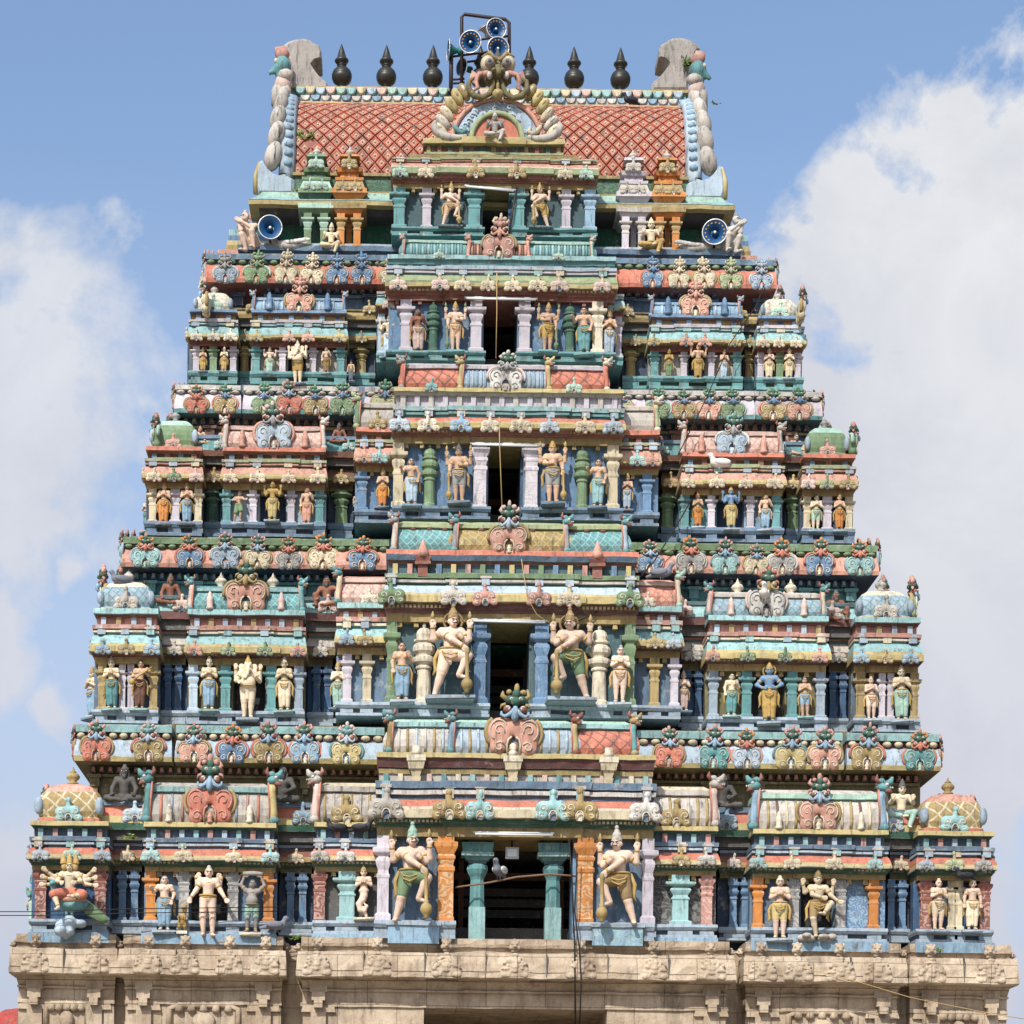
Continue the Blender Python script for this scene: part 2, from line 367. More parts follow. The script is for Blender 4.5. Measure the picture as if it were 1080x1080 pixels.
# ------------------------------------------------------------------ signed-distance modelling for bodies and relief work
class SDF:
    def __init__(s, k=0.02): s.p = []; s.k = k
    def cap(s, a, b, ra, rb=None, sub=False): s.p.append(('c', np.array(a, float), np.array(b, float), ra, ra if rb is None else rb, sub)); return s
    def ell(s, c, r, sub=False): s.p.append(('e', np.array(c, float), np.array(r, float), 0, 0, sub)); return s
    def chain(s, pts, rs):
        for i in range(len(pts)-1): s.cap(pts[i], pts[i+1], rs[i], rs[i+1])
        return s
    def bounds(s, q, pad):
        if q[0] == 'c':
            r = max(q[3], q[4]); return np.minimum(q[1], q[2])-r-pad, np.maximum(q[1], q[2])+r+pad
        return q[1]-q[2]-pad, q[1]+q[2]+pad
    def grid(s, h, clip=None):
        lo = np.min([s.bounds(q, 3*h)[0] for q in s.p if not q[5]], axis=0); hi = np.max([s.bounds(q, 3*h)[1] for q in s.p if not q[5]], axis=0)
        n = np.ceil((hi-lo)/h).astype(int)+1
        ax = [lo[i]+h*np.arange(n[i]) for i in range(3)]
        F = np.full(n, 1.0)
        for q in s.p:
            a, b = s.bounds(q, s.k*1.5+2*h)
            i0 = np.clip(np.floor((a-lo)/h).astype(int), 0, n); i1 = np.clip(np.ceil((b-lo)/h).astype(int)+1, 0, n)
            if np.any(i1 <= i0): continue
            sl = tuple(slice(i0[i], i1[i]) for i in range(3))
            x = ax[0][sl[0]][:,None,None]; y = ax[1][sl[1]][None,:,None]; z = ax[2][sl[2]][None,None,:]
            if q[0] == 'c':
                ba = q[2]-q[1]; L2 = max(1e-9, ba@ba)
                t = np.clip(((x-q[1][0])*ba[0]+(y-q[1][1])*ba[1]+(z-q[1][2])*ba[2])/L2, 0, 1)
                d = np.sqrt((x-q[1][0]-t*ba[0])**2+(y-q[1][1]-t*ba[1])**2+(z-q[1][2]-t*ba[2])**2)-(q[3]+t*(q[4]-q[3]))
            else:
                k0 = np.sqrt(((x-q[1][0])/q[2][0])**2+((y-q[1][1])/q[2][1])**2+((z-q[1][2])/q[2][2])**2)
                d = (k0-1)*min(q[2])*1.0
            f = F[sl]; k = s.k
            if q[5]:
                hh = np.maximum(k-np.abs(f+d), 0)/k; F[sl] = np.maximum(f, -d)+hh*hh*k*0.25
            else:
                hh = np.maximum(k-np.abs(f-d), 0)/k; F[sl] = np.minimum(f, d)-hh*hh*k*0.25
        if clip: F = np.maximum(F, clip(ax[0][:,None,None], ax[1][None,:,None], ax[2][None,None,:]))
        return F, lo, h
    def net(s, h, clip=None):
        F, lo, h = s.grid(h, clip); S = F < 0
        n = F.shape; cs = (n[0]-1, n[1]-1, n[2]-1)
        acc = np.zeros(cs+(3,)); cnt = np.zeros(cs)
        for axis in range(3):
            A = np.take(F, range(n[axis]-1), axis); B = np.take(F, range(1, n[axis]), axis)
            cross = (A < 0) != (B < 0); t = np.where(cross, A/np.where(cross, A-B, 1), 0)
            o1, o2 = [i for i in range(3) if i != axis]
            for d1 in (0, 1):
                for d2 in (0, 1):
                    sl = [slice(None)]*3; sl[o1] = slice(d1, d1+cs[o1]); sl[o2] = slice(d2, d2+cs[o2])
                    c = cross[tuple(sl)]; tt = t[tuple(sl)]
                    cnt += c; acc[..., axis] += np.where(c, tt, 0); acc[..., o1] += c*d1; acc[..., o2] += c*d2
        act = cnt > 0; idx = np.full(cs, -1); idx[act] = np.arange(act.sum())
        pos = np.argwhere(act)+acc[act]/cnt[act][:,None]; V = lo+pos*h
        faces = []
        for axis in range(3):
            o1, o2 = [(1,2),(2,0),(0,1)][axis]
            A = np.take(S, range(n[axis]-1), axis); B = np.take(S, range(1, n[axis]), axis)
            for flip, msk in ((0, A & ~B), (1, ~A & B)):
                e = np.argwhere(msk)
                ok = (e[:,o1] > 0) & (e[:,o2] > 0) & (e[:,o1] < cs[o1]) & (e[:,o2] < cs[o2]); e = e[ok]
                if not len(e): continue
                q = []
                for d1, d2 in ((0,0),(1,0),(1,1),(0,1)):
                    c = e.copy(); c[:,o1] -= 1-d1; c[:,o2] -= 1-d2; q.append(idx[c[:,0], c[:,1], c[:,2]])
                Q = np.stack(q, 1); faces.append(Q if not flip else Q[:, ::-1])
        Fq = np.concatenate(faces) if faces else np.zeros((0,4), int)
        return V, Fq
    def into(s, mb, m, h, clip=None):
        V, Fq = s.net(h, clip); mb.raw(V.tolist(), Fq.tolist(), m, True); return mb
J = random.Random(1)
# ------------------------------------------------------------------ stucco figures
V3 = lambda *a: np.array(a, float)
def arm(sx, el, wr, finger=None): return (V3(*sx), V3(*el), V3(*wr), None if finger is None else V3(*finger))
def leg(hip, kn, an, toe): return (V3(*hip), V3(*kn), V3(*an), V3(*toe))
LEG_L = leg((-.052,0,.49), (-.058,-.012,.27), (-.052,.008,.045), (-.066,-.07,.018))
LEG_R = leg((.052,0,.49), (.058,-.012,.27), (.052,.008,.045), (.066,-.07,.018))
def mk(**kw):
    p = dict(head=V3(0,-.012,.845), neck=V3(0,0,.765), chest=V3(0,0,.69), waist=V3(0,0,.58), pelvis=V3(0,0,.51), legs=[LEG_L, LEG_R], arms=[], bust=False, belly=None, yaw=0.0,
             garment='long', gear='crown', extra=None, fat=1.12, elephant=False, top=1.0)
    for k, v in kw.items(): p[k] = V3(*v) if k in ('head','neck','chest','waist','pelvis') else v
    return p
SHL, SHR = (-.10,.005,.735), (.10,.005,.735)
DOWN_L = arm(SHL, (-.145,-.005,.60), (-.15,-.04,.475)); DOWN_R = arm(SHR, (.145,-.005,.60), (.15,-.04,.475))
UP_L = arm(SHL, (-.19,.01,.66), (-.20,-.03,.79), (-.2,-.04,.86)); UP_R = arm(SHR, (.19,.01,.66), (.20,-.03,.79), (.2,-.04,.86))
JOIN = [arm(SHL, (-.13,-.05,.61), (-.018,-.105,.665), (0,-.11,.73)), arm(SHR, (.13,-.05,.61), (.018,-.105,.665), (0,-.11,.73))]
G_LEGS = [leg((-.05,0,.49), (-.10,-.02,.26), (-.165,.0,.045), (-.17,-.06,.018)), leg((.05,-.01,.48), (.185,-.10,.44), (.09,-.09,.235), (.17,-.11,.20))]
G_ARMS = [arm(SHL, (.01,-.12,.625), (.135,-.135,.545), (.17,-.13,.50)), arm(SHR, (.16,-.04,.62), (.11,-.10,.655), (.08,-.12,.69)), UP_L, UP_R]
POSES = dict(
 joined=mk(arms=JOIN),
 joined_bare=mk(arms=JOIN, garment='short', gear='bun'),
 relaxed=mk(arms=[arm(SHL, (-.15,0,.61), (-.14,-.05,.49)), arm(SHR, (.15,-.02,.62), (.10,-.10,.69), (.08,-.12,.75))], bust=True, gear='hair'),
 lady=mk(arms=[arm(SHL, (-.17,-.02,.64), (-.20,-.12,.68), (-.22,-.16,.70)), arm(SHR, (.155,-.0,.61), (.12,-.06,.49))], bust=True, gear='hair', pelvis=(.015,0,.51)),
 four=mk(arms=[arm(SHL, (-.155,-.02,.61), (-.11,-.11,.62), (-.10,-.15,.67)), arm(SHR, (.155,-.02,.61), (.11,-.11,.62), (.10,-.15,.67)), UP_L, UP_R]),
 akimbo=mk(arms=[arm(SHL, (-.20,.0,.62), (-.09,-.06,.55), (-.05,-.09,.56)), arm(SHR, (.20,.0,.62), (.09,-.06,.55), (.05,-.09,.56))]),
 guardian=mk(fat=1.30, head=(.02,-.03,.85), legs=G_LEGS, arms=G_ARMS, garment='short', yaw=.45, gear='tall', extra='club'),
 guardian_stand=mk(fat=1.22, arms=[arm(SHL, (-.15,-.01,.60), (-.155,-.06,.49), (-.155,-.07,.44)), arm(SHR, (.13,-.05,.62), (.05,-.10,.60), (.0,-.11,.62)), UP_L, UP_R], garment='short', extra='side_club'),
 mendicant=mk(fat=1.2, arms=[arm(SHL, (-.17,-.02,.60), (-.24,-.09,.49), (-.25,-.10,.44)), arm(SHR, (.17,-.02,.61), (.24,-.07,.50), (.28,-.10,.46)), arm(SHL, (-.15,.05,.66), (-.17,.02,.79), (-.13,0,.82)), arm(SHR, (.15,.05,.66), (.17,.02,.79), (.13,0,.82))], garment='belt', gear='bun', legs=[leg((-.052,0,.49), (-.065,-.02,.27), (-.05,.008,.045), (-.06,-.07,.018)), leg((.052,0,.49), (.07,-.012,.27), (.075,.008,.045), (.095,-.065,.018))]),
 dwarf=mk(head=(0,-.02,.80), neck=(0,0,.72), chest=(0,0,.64), waist=(0,-.02,.52), pelvis=(0,0,.44), belly=(V3(0,-.06,.52), (.105,.085,.10)), arms=[arm((-.11,0,.69), (-.20,-.01,.78), (-.14,-.02,.93), (-.08,-.03,.95)), arm((.11,0,.69), (.20,-.01,.78), (.14,-.02,.93), (.08,-.03,.95))],
   legs=[leg((-.055,0,.42), (-.075,-.012,.24), (-.07,.008,.045), (-.09,-.07,.018)), leg((.055,0,.42), (.075,-.012,.24), (.07,.008,.045), (.09,-.07,.018))], garment='short', gear='hair', extra='log', top=.98),
 dancer=mk(head=(-.01,-.02,.85), legs=[leg((-.05,0,.49), (-.075,-.05,.29), (-.02,.0,.06), (-.04,-.07,.03)), leg((.05,-.01,.49), (.15,-.10,.50), (.06,-.13,.36), (.0,-.16,.35))], arms=[arm(SHL, (-.19,-.02,.66), (-.23,-.06,.78), (-.23,-.07,.84)), arm(SHR, (.17,-.04,.62), (.26,-.07,.54), (.30,-.08,.53)), arm(SHL, (-.10,-.08,.62), (.02,-.13,.58), (.08,-.14,.57)), UP_R], garment='short', extra='rock'),
 musician=mk(arms=[arm(SHL, (-.15,-.03,.61), (-.08,-.12,.60), (-.04,-.14,.60)), arm(SHR, (.16,-.03,.64), (.13,-.12,.70), (.16,-.14,.74))], bust=True, gear='bun', extra='lute'),
 runner=mk(head=(.03,-.02,.85), legs=[leg((-.04,0,.49), (-.06,-.05,.28), (-.12,.01,.05), (-.10,-.07,.02)), leg((.05,-.01,.49), (.10,-.08,.33), (.06,-.02,.10), (.10,-.08,.06))], arms=[arm(SHL, (-.17,-.04,.66), (-.09,-.11,.64), (-.04,-.13,.66)), arm(SHR, (.17,-.04,.68), (.22,-.10,.66), (.27,-.12,.66))], gear='hair', garment='skirt', bust=True),
 ganesha=mk(head=(0,-.02,.82), chest=(0,0,.66), belly=(V3(0,-.055,.56), (.125,.10,.11)), pelvis=(0,0,.46), waist=(0,0,.54), elephant=True, fat=1.3, gear='tall', garment='short', arms=[arm(SHL, (-.19,-.03,.60), (-.15,-.13,.56), (-.13,-.16,.55)), arm(SHR, (.19,-.03,.60), (.15,-.13,.60), (.13,-.16,.62)), UP_L, UP_R]),
 naga=mk(arms=JOIN, legs=[], garment='none', extra='tail'),
 sage=mk(head=(0,-.03,.46), neck=(0,0,.385), chest=(0,0,.31), waist=(0,0,.20), pelvis=(0,.01,.10), gear='bun', top=.57, garment='none', beard=True,
   arms=[arm((-.10,0,.355), (-.155,-.03,.23), (-.15,-.13,.135), (-.14,-.17,.12)), arm((.10,0,.355), (.155,-.03,.23), (.15,-.13,.135), (.14,-.17,.12))],
   legs=[leg((-.06,-.01,.09), (-.215,-.13,.075), (-.03,-.20,.04), (.05,-.22,.035)), leg((.06,-.01,.09), (.215,-.13,.075), (.03,-.17,.06), (-.05,-.19,.05))]),
 sage_knee=mk(head=(0,-.03,.46), neck=(0,0,.385), chest=(0,0,.31), waist=(0,0,.20), pelvis=(0,.01,.10), gear='bun', top=.57, garment='none', beard=True,
   arms=[arm((-.10,0,.355), (-.16,-.05,.24), (-.17,-.13,.18), (-.17,-.17,.16)), arm((.10,0,.355), (.16,-.05,.25), (.10,-.12,.20), (.06,-.14,.19))],
   legs=[leg((-.06,-.01,.09), (-.17,-.20,.11), (-.11,-.23,-.11), (-.08,-.30,-.14)), leg((.06,-.01,.09), (.215,-.13,.09), (.05,-.18,.07), (-.03,-.20,.06))]),
 sage_wave=mk(head=(0,-.03,.46), neck=(0,0,.385), chest=(0,0,.31), waist=(0,0,.20), pelvis=(0,.01,.10), gear='bun', top=.57, garment='none', beard=True,
   arms=[arm((-.10,0,.355), (-.19,-.04,.31), (-.24,-.08,.38), (-.25,-.09,.43)), arm((.10,0,.355), (.16,-.05,.25), (.15,-.14,.17), (.14,-.17,.14))],
   legs=[leg((-.06,-.01,.09), (-.19,-.15,.075), (-.03,-.20,.04), (.05,-.22,.035)), leg((.06,-.01,.09), (.16,-.16,.21), (.15,-.17,.04), (.17,-.23,.02))]),
 seated=mk(head=(0,-.03,.46), neck=(0,0,.385), chest=(0,0,.31), waist=(0,0,.20), pelvis=(0,.01,.10), gear='crown', top=.615, garment='seat', arms=[arm((-.10,0,.355), (-.17,-.03,.26), (-.15,-.12,.30), (-.15,-.13,.36)), arm((.10,0,.355), (.17,-.03,.26), (.15,-.12,.30), (.15,-.13,.36)), ],
   legs=[leg((-.06,-.01,.09), (-.20,-.13,.075), (-.03,-.18,.05), (.05,-.20,.045)), leg((.06,-.01,.09), (.17,-.18,.10), (.10,-.20,-.10), (.10,-.27,-.13))]),
 monkey=mk(head=(-.06,-.06,.50), neck=(-.02,-.01,.42), chest=(.0,0,.34), waist=(.03,0,.22), pelvis=(.05,.01,.11), gear='bun', top=.62, garment='none', yaw=-.9,
   arms=[arm((-.08,-.03,.38), (-.12,-.10,.30), (-.15,-.10,.42), (-.17,-.10,.45)), arm((.08,-.03,.38), (.05,-.15,.30), (-.10,-.15,.40), (-.15,-.13,.44))],
   legs=[leg((-.01,-.01,.10), (-.11,-.13,.22), (-.05,-.10,.03), (-.12,-.14,.015)), leg((.10,-.01,.10), (.04,-.20,.24), (.06,-.16,.03), (.03,-.24,.015))]),
 stander=mk(arms=[DOWN_L, DOWN_R]),
)
def rot_yaw(v, y, c):
    d = v-c; ca, sa = math.cos(y), math.sin(y)
    return c+V3(d[0]*ca-d[1]*sa, d[0]*sa+d[1]*ca, d[2])
def body_mesh(p, h):
    s = SDF(.017); f = p['fat']; H = p['head']; yw = p['yaw']
    R = lambda x, y, z: rot_yaw(H+V3(x, y, z), yw, H)
    if not p['elephant']:
        s.ell(H+V3(0,.004,.008), (.050,.055,.060)); s.ell(R(0,-.014,-.034), (.037,.040,.034))
        s.cap(R(0,-.052,.012), R(0,-.066,-.012), .008, .012); s.cap(R(-.012,-.056,-.032), R(.012,-.056,-.032), .007)
        s.cap(R(-.03,-.050,.020), R(-.01,-.054,.022), .006); s.cap(R(.01,-.054,.022), R(.03,-.050,.020), .006)
        for q in (-1, 1):
            s.ell(R(q*.05,.006,-.004), (.010,.014,.020)); s.ell(R(q*.022,-.056,.006), (.011,.010,.006), True)
    else:
        s.ell(H, (.072,.07,.072)); s.ell(H+V3(-.028,-.03,.045), (.034,.034,.034)); s.ell(H+V3(.028,-.03,.045), (.034,.034,.034))
        for q in (-1, 1): s.ell(H+V3(q*.105,.01,-.005), (.052,.014,.062))
        s.chain([H+V3(0,-.06,-.01), H+V3(0,-.10,-.07), H+V3(-.01,-.12,-.14), H+V3(-.04,-.135,-.20), H+V3(-.075,-.14,-.205)], [.036,.031,.026,.021,.017])
        for q in (-1, 1): s.cap(H+V3(q*.04,-.06,-.04), H+V3(q*.06,-.10,-.075), .012, .006)
    s.cap(H+V3(0,.012,-.045), p['neck'], .027, .032)
    C_, W_, B_ = p['chest'], p['waist'], p['pelvis']
    s.ell(C_+V3(0,0,.01), (.088*f,.055*f,.068)); s.cap(C_, W_, .068*f, .056*f); s.cap(W_, B_, .057*f, .064*f); s.ell(B_, (.083*f,.062*f,.055))
    if p['bust']:
        for q in (-1, 1): s.ell(C_+V3(q*.042,-.048,.0), (.036,.034,.035))
    else:
        for q in (-1, 1): s.ell(C_+V3(q*.042,-.036,.022), (.044,.026,.032))
    if p['belly']: s.ell(*p['belly'])
    for hip, kn, an, toe in p['legs']:
        s.cap(hip, kn, .055*f, .037*f); s.cap(kn, an, .038*f, .023*f)
        m = kn*.65+an*.35+V3(0,.012,0); s.ell(m, (.034*f,.034*f,.055))
        s.cap(an+V3(0,.012,-.015), toe, .024, .017)
        side = V3(1,0,0)
        for t in range(3): s.cap(toe+side*(t-1)*.013, toe+side*(t-1)*.016+(toe-an)*V3(1,1,0)*.18, .009, .008)
    for sh, el, wr, fi in p['arms']:
        s.cap(p['neck']+V3(0,.005,-.015), sh, .030*f, .037*f); s.cap(sh, el, .036*f, .026*f); s.cap(el, wr, .028*f, .018*f)
        d = (fi-wr) if fi is not None else (wr-el); d = d/np.linalg.norm(d)
        pv = np.cross(d, V3(0,1,0)); n = np.linalg.norm(pv); pv = pv/n if n > .2 else V3(1,0,0)
        b = wr+d*.024; s.cap(wr, b, .017, .019); s.cap(b-pv*.010, b+pv*.010, .016)
        for t, ln in ((-1.5,.034), (-.5,.043), (.5,.041), (1.5,.030)):
            a0 = b+pv*t*.0125+d*.008; a1 = a0+d*ln*.55+pv*t*.003; a2 = a1+d*ln*.4+V3(0,-.010,0)
            s.cap(a0, a1, .0085, .008); s.cap(a1, a2, .008, .007)
        s.cap(wr+d*.012-pv*.012, wr+d*.036-pv*.034+V3(0,-.006,0), .010, .008)
    if p['extra'] == 'tail':
        s.chain([B_, B_+V3(0,-.01,-.10), B_+V3(-.03,-.02,-.18), B_+V3(-.09,-.02,-.25), B_+V3(-.07,-.03,-.36), B_+V3(.01,-.04,-.38), B_+V3(.05,-.05,-.30), B_+V3(.01,-.05,-.25)], [.07,.07,.066,.055,.046,.038,.028,.014])
        s.chain([B_+V3(-.02,0,-.33), B_+V3(.03,0,-.44), B_+V3(.045,-.01,-.50)], [.045,.03,.02])
    mb = MB(); s.into(mb, 0, h); return mb.mesh('figure_body')
def garment_mesh(p, h):
    g = p['garment']
    if g == 'none': return None
    s = SDF(.02); f = p['fat']; W_, B_ = p['waist'], p['pelvis']; mb = MB()
    top = (W_*0.45+B_*0.55)[2]
    s.ell(B_+V3(0,0,.0), (.094*f,.073*f,.062))
    if p['belly']: top = p['belly'][0][2]-.055
    fr = dict(long=1.0, short=.86, belt=0.0, skirt=.9, seat=1.0)[g]
    if g == 'long':
        for hip, kn, an, toe in p['legs']:
            s.cap(hip, kn, .066*f, .049*f); s.cap(kn, an+V3(0,0,.02), .049*f, .040*f)
        s.chain([B_+V3(0,-.07,.01), V3(0,-.062,.30), V3(0,-.05,.10)], [.016,.020,.024])
        cl = lambda x, y, z: np.maximum(z-top, .068-z)
    elif g == 'belt':
        cl = lambda x, y, z: np.maximum(z-top, (B_[2]-.005)-z)
    else:
        for hip, kn, an, toe in p['legs']:
            e = hip+(kn-hip)*min(fr, 1.0); s.cap(hip, e, .062*f, .047*f if g != 'skirt' else .07)
            if g == 'seat': s.cap(kn, an, .046, .036)
        if g == 'short': s.cap(B_+V3(0,-.065,.0), B_+V3(0,-.06,-.15), .022, .012)
        cl = lambda x, y, z: z-top+0*x+0*y
    s.into(mb, 0, h, cl)
    if g in ('long','short') and not p['belly'] and len(p['legs']) == 2:
        for dz, dy in ((.055,.090),(.10,.086)):
            mb.tube([(B_[0]-.085*f, -.035, B_[2]+.02), (B_[0]-.05*f, -dy*f, B_[2]-dz*.7), (B_[0], -dy*f-.012, B_[2]-dz), (B_[0]+.05*f, -dy*f, B_[2]-dz*.7), (B_[0]+.085*f, -.035, B_[2]+.02)], .009, 1, 5)
        for q in (-1, 1): mb.tube([(B_[0]+q*.10*f, .0, B_[2]+.03), (B_[0]+q*.135*f, .02, B_[2]-.08), (B_[0]+q*.125*f, .025, B_[2]-.20), (B_[0]+q*.15*f, .03, B_[2]-.26)], [.014,.024,.022,.006], 1, 6, .5)
    # rolled waist cloth
    n = 20; ring = [(W_[0]*.5+B_[0]*.5+math.cos(a)*.094*f, (-.0 if not p['belly'] else -.02)+math.sin(a)*.074*f*(1 if not p['belly'] else 1.25), top+.002) for a in [2*math.pi*i/n for i in range(n+1)]]
    mb.tube(ring, .013, 1, 6)
    return mb.mesh('lower_garment')
def gear_mesh(p):
    g = p['gear']; H = p['head']; mb = MB(); c = tuple(H+V3(0,.006,.022))
    if g in ('crown', 'tall'):
        k = 1.0 if g == 'crown' else 1.22
        mb.lathe([(.054,0),(.060,.008),(.060,.022),(.052,.026),(.054,.040*k),(.045,.048*k),(.047,.062*k),(.037,.070*k),(.039,.082*k),(.028,.090*k),(.029,.100*k),(.016,.112*k),(.018,.122*k),(.006,.134*k),(.001,.140*k)], 0, 14, c)
        mb.ell((c[0],c[1]-.055,c[2]+.03), (.018,.010,.026), 0)
        if g == 'tall': mb.ell((c[0],c[1],c[2]+.150), (.024,.024,.026), 0); mb.ell((c[0],c[1],c[2]+.06), (.054,.054,.055), 0)
        for q in (-1, 1): mb.ell((c[0]+q*.056,c[1]-.008,c[2]-.026), (.010,.012,.018), 0)
    elif g == 'hair':
        mb.ell((H[0],H[1]+.014,H[2]+.020), (.058,.058,.058), 0, 14, 10); mb.ell((H[0],H[1]+.06,H[2]-.01), (.044,.034,.046), 0)
        for q in (-1, 1): mb.tube([(H[0]+q*.045,H[1]+.03,H[2]), (H[0]+q*.055,H[1]+.04,H[2]-.08), (H[0]+q*.05,H[1]+.045,H[2]-.13)], [.022,.02,.008], 0)
    else:
        mb.ell((H[0],H[1]+.012,H[2]+.018), (.057,.058,.056), 0, 14, 10); mb.ell((H[0],H[1]+.012,H[2]+.078), (.030,.030,.030), 0)
        mb.lathe([(.034,.060),(.036,.068),(.03,.074)], 0, 10, (H[0],H[1]+.012,H[2]))
        if p.get('beard'):
            mb.ell((H[0],H[1]-.040,H[2]-.065), (.034,.026,.045), 0); mb.ell((H[0],H[1]-.030,H[2]-.10), (.022,.020,.036), 0)
            for q in (-1, 1): mb.ell((H[0]+q*.05,H[1]+.02,H[2]-.04), (.018,.024,.05), 0)
    return mb.mesh('crown' if g in ('crown','tall') else 'hair')
def face_parts(p, moustache=False):
    H = p['head']; yw = p['yaw']; out = []; R = lambda x, y, z: tuple(rot_yaw(H+V3(x, y, z), yw, H))
    for q in (-1, 1):
        mb = MB()
        if p['elephant']: mb.ell(R(q*.035,-.064,.006), (.011,.006,.008), 0); mb.ell(R(q*.035,-.066,.006), (.005,.006,.005), 1); out.append(('eye', mb.mesh('eye'))); continue
        mb.ell(R(q*.021,-.0505,.006), (.015,.006,.009), 1); mb.ell(R(q*.021,-.0545,.006), (.007,.004,.008), 0)
        mb.tube([R(q*.009,-.055,.013), R(q*.022,-.056,.018), R(q*.036,-.046,.013)], .0052, 0, 5); out.append(('eye', mb.mesh('eye')))
    if not p['elephant']:
        mb = MB(); mb.ell(R(0,-.0610,-.033), (.012,.004,.005), 2)
        if moustache:
            for q in (-1, 1): mb.tube([R(q*-.002,-.064,-.027), R(q*.018,-.062,-.028), R(q*.036,-.050,-.016)], [.006,.006,.002], 0, 6)
        out.append(('mouth', mb.mesh('mouth')))
    return out
def jewel_parts(p):
    N_ = p['neck']; n = 16; mb = MB(); out = []
    for r, z, dy, t in ((.052,-.012,.0,.009), (.060,-.026,-.008,.009)):
        mb.tube([(N_[0]+math.cos(a)*r, N_[1]+dy-.012+math.sin(a)*r*.9, N_[2]+z-.018*(1-math.sin(a))*.9) for a in [2*math.pi*i/n for i in range(n+1)]], t, 0, 5)
    out.append(('necklace', mb.mesh('necklace')))
    for sh, el, wr, fi in p['arms']:
        for q, c, r in ((.55, (sh, el), .036), (.9, (el, wr), .023)):
            a = c[0]+(c[1]-c[0])*q; d = (c[1]-c[0]); d = d/np.linalg.norm(d)*.012
            mb = MB(); mb.tube([a-d, a, a+d], [r*p['fat']*.96, r*p['fat']*1.08, r*p['fat']*.96], 0, 9); out.append(('bracelet', mb.mesh('bracelet')))
    for hip, kn, an, toe in p['legs']:
        d = (kn-an)/np.linalg.norm(kn-an)*.012; a = an+d*1.6
        mb = MB(); mb.tube([a-d, a, a+d], [.028,.033,.028], 0, 9); out.append(('anklet', mb.mesh('anklet')))
    return out
CLUB = [(.012,.03),(.030,.035),(.028,.06),(.045,.08),(.062,.11),(.064,.14),(.050,.175),(.026,.195),(.032,.205),(.020,.215),(.019,.40),(.022,.48),(.030,.50),(.022,.53),(.012,.545)]
def hand_held(out):
    for nm, q in (('conch', -1), ('discus', 1)):
        m2 = MB(); m2.lathe([(.010,0),(.012,.03),(.026,.05),(.030,.075),(.018,.10),(.006,.125)], 0, 10, (q*.20,-.045,.835), .8, 1.0); out.append((nm, m2.mesh(nm)))
def extra_meshes(kind):
    out = []; mb = MB()
    if kind == 'club': mb.lathe(CLUB, 0, 14, (.178,-.145,-.02)); out.append(('club', mb.mesh('club'))); hand_held(out)
    elif kind == 'side_club': mb.lathe([(r*.82, z*.9) for r, z in CLUB], 0, 14, (-.165,-.08,-.005)); out.append(('club', mb.mesh('club'))); hand_held(out)
    elif kind == 'log': mb.tube([(-.17,-.03,.965), (0,-.03,.975), (.17,-.03,.965)], [.035,.04,.035], 0, 10); out.append(('log', mb.mesh('log')))
    elif kind == 'rock':
        random.seed(3)
        for i in range(8): mb.ell((random.uniform(-.2,.2), random.uniform(-.08,.05), random.uniform(-.02,.04)), (random.uniform(.05,.1), .06, random.uniform(.03,.06)), 0)
        out.append(('rock', mb.mesh('rock')))
    elif kind == 'lute':
        mb.tube([(-.13,-.15,.50), (.0,-.16,.60), (.25,-.15,.77)], [.016,.016,.012], 0, 8); mb.ell((-.14,-.14,.49), (.062,.05,.062), 0, 12, 8); mb.ell((.20,-.13,.70), (.04,.035,.04), 0)
        out.append(('lute', mb.mesh('lute')))
    return out
FIG = {}
def mirror(me):
    m2 = me.copy(); n = len(m2.vertices); co = np.empty(n*3); m2.vertices.foreach_get('co', co); co[0::3] *= -1; m2.vertices.foreach_set('co', co); m2.flip_normals(); m2.update(); return m2
def fig(pose, mir, h=.0085):
    key = (pose, mir, h)
    if key in FIG: return FIG[key]
    if mir:
        r = {k: ([(n, mirror(m)) for n, m in v] if isinstance(v, list) else (mirror(v) if v else None)) for k, v in fig(pose, False, h).items()}
    else:
        p = POSES[pose]
        r = dict(body=body_mesh(p, h), lower_garment=garment_mesh(p, h*1.15), gear=gear_mesh(p), eyes=face_parts(p, pose == 'guardian'), jewellery=jewel_parts(p), extra=extra_meshes(p['extra']))
    FIG[key] = r; return r
EYE_DARK = plain('eye_paint', (24,20,20), 0.4); EYE_WHITE = plain('eye_white', (225,220,210), 0.4); LIP = plain('lip_paint', (150,50,45), 0.5)
